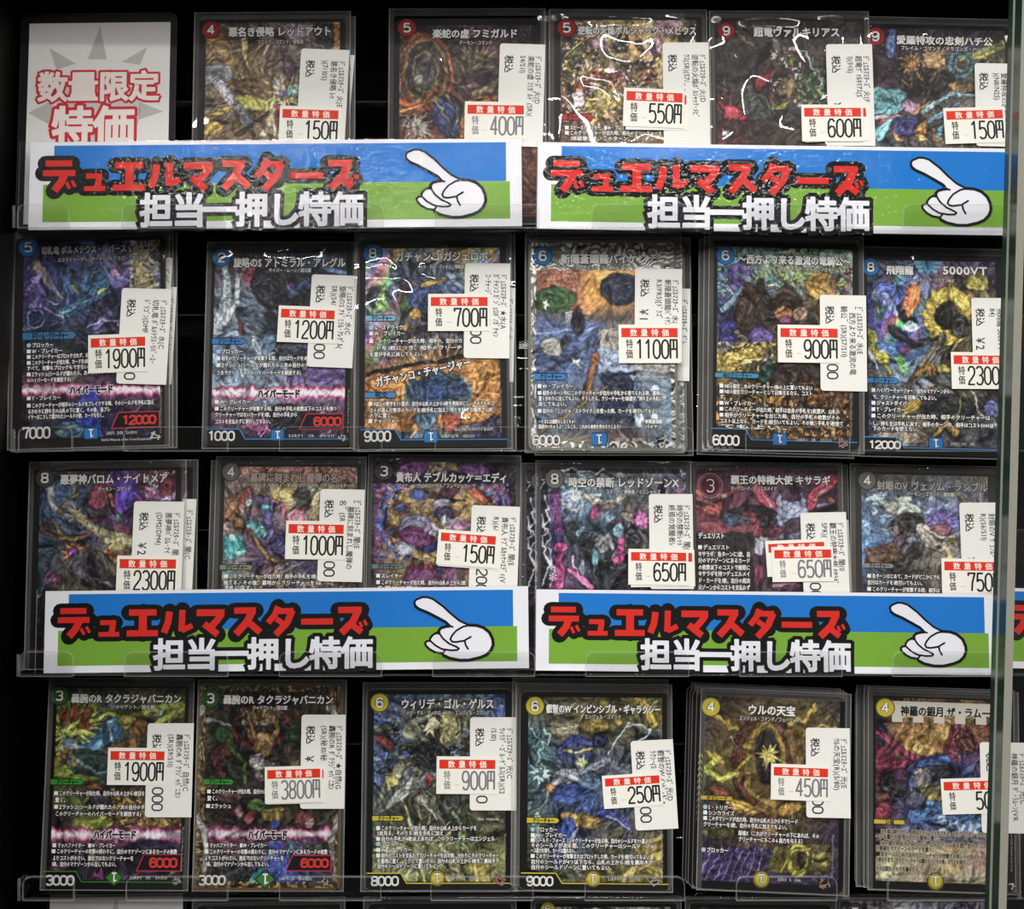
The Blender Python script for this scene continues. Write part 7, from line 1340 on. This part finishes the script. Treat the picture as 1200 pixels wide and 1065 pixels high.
for c in CARDS: 
    t = build_card(c)
    if c.get('slant'):
        s, p0, p1, em = c['slant']; fr = Frame(card_plane(c['row'], c.get('lift', 0)), c['TL'], c['TR'], c['BL'])
        a, b = fr.loc(*p0), fr.loc(*p1); m = MB(); an = math.atan2(b[1] - a[1], b[0] - a[0])
        put_text(m, s, a[0], a[1], Z0 + 8e-5, em * PXM, '#0c0c0c', bold=.1, width=np.linalg.norm(b - a), ang=an)
        put_text(m, s, a[0], a[1], Z0 + 1e-4, em * PXM, '#e9e7e2', bold=.03, width=np.linalg.norm(b - a), ang=an)
        m.build('slanted_title', t)

# ------------------------------------------------------------------ fifth row: only the card tops show at the bottom edge
def tops(x0, x1, y, art, label, sl, cost=None, full=False, lean=0):
    c = dict(row=5, group='trading cards in the bottom tray', art=art, col='black' if not cost else 'yellow', TL=(x0 + lean, y), TR=(x1 + lean, y), BL=(x0, y + 243), rect=(x0 + 8, y + 8, x1 - 8, y + 230), sl=(sl[0], sl[1], sl[2], 1), border='#101011', rim=True, panel=not full, full=full,
             cost=cost or ('5', x0 + 17, y + 17, 10.5), title=[], label=label)
    build_card(c)
ART['E1'] = dict(z=(0, 0, 1), seed=51, grid=['#2c2430 #3a2c40 #2c2838', '#2c2c34 #3a3444 #30303c'], ops=[('e', 300, 1130, 60, 80, 0, '#54406c')])
ART['E2'] = dict(z=(0, 0, 1), seed=52, grid=['#241c24 #3a2428 #2c2024', '#2c2428 #40302c #302428'], ops=[('e', 515, 1130, 60, 80, 0, '#6c3430')])
ART['E3'] = dict(z=(0, 0, 1), seed=53, foil=1, grid=['#8c8880 #b8b0a8 #988c84', '#a09890 #88807c #94887c'], ops=[('e', 715, 1075, 50, 30, 0, '#d4ccc4', .2), ('s', [(650, 1070), (700, 1062), (760, 1075)], 3, 5, '#2c2828')])
ART['E4'] = dict(z=(0, 0, 1), seed=54, grid=['#30202c #3c2c34 #30242c', '#3a2830 #2c2430 #34282c'], ops=[('e', 900, 1130, 60, 80, 0, '#6c3440')])
ART['E5'] = dict(z=(0, 0, 1), seed=55, foil=1, grid=['#6c6474 #8c8894 #70687c', '#54505c #78707c #605864'], ops=[('r', 1075, 1075, 10, 60, 26, '#c8c4cc', 180, 360), ('x', 1000, 1050, 1160, 1080, '#d0ccd4 #54406c #8c8894', .4)])
tops(229, 399, 1057, 'E1', 'dark trading card standing below the gold filigree card, only its top in view', (224, 1051, 405))
tops(430, 600, 1057, 'E2', 'dark trading card standing below the 900 yen yellow cost card, top edge in view', (425, 1049, 606))
tops(626, 795, 1054.5, 'E3', 'pale trading card standing below the 250 yen card, only its top in view', (622, 1049, 800), ('6', 642, 1065, 8))
tops(808, 975, 1056.5, 'E4', 'dark trading card standing below the 450 yen card, top edge in view', (803, 1050, 982))
tops(985, 1158, 1052, 'E5', 'silvery foil trading card standing below the 50 yen card, top edge in view', (980, 1048, 1163), None, True)
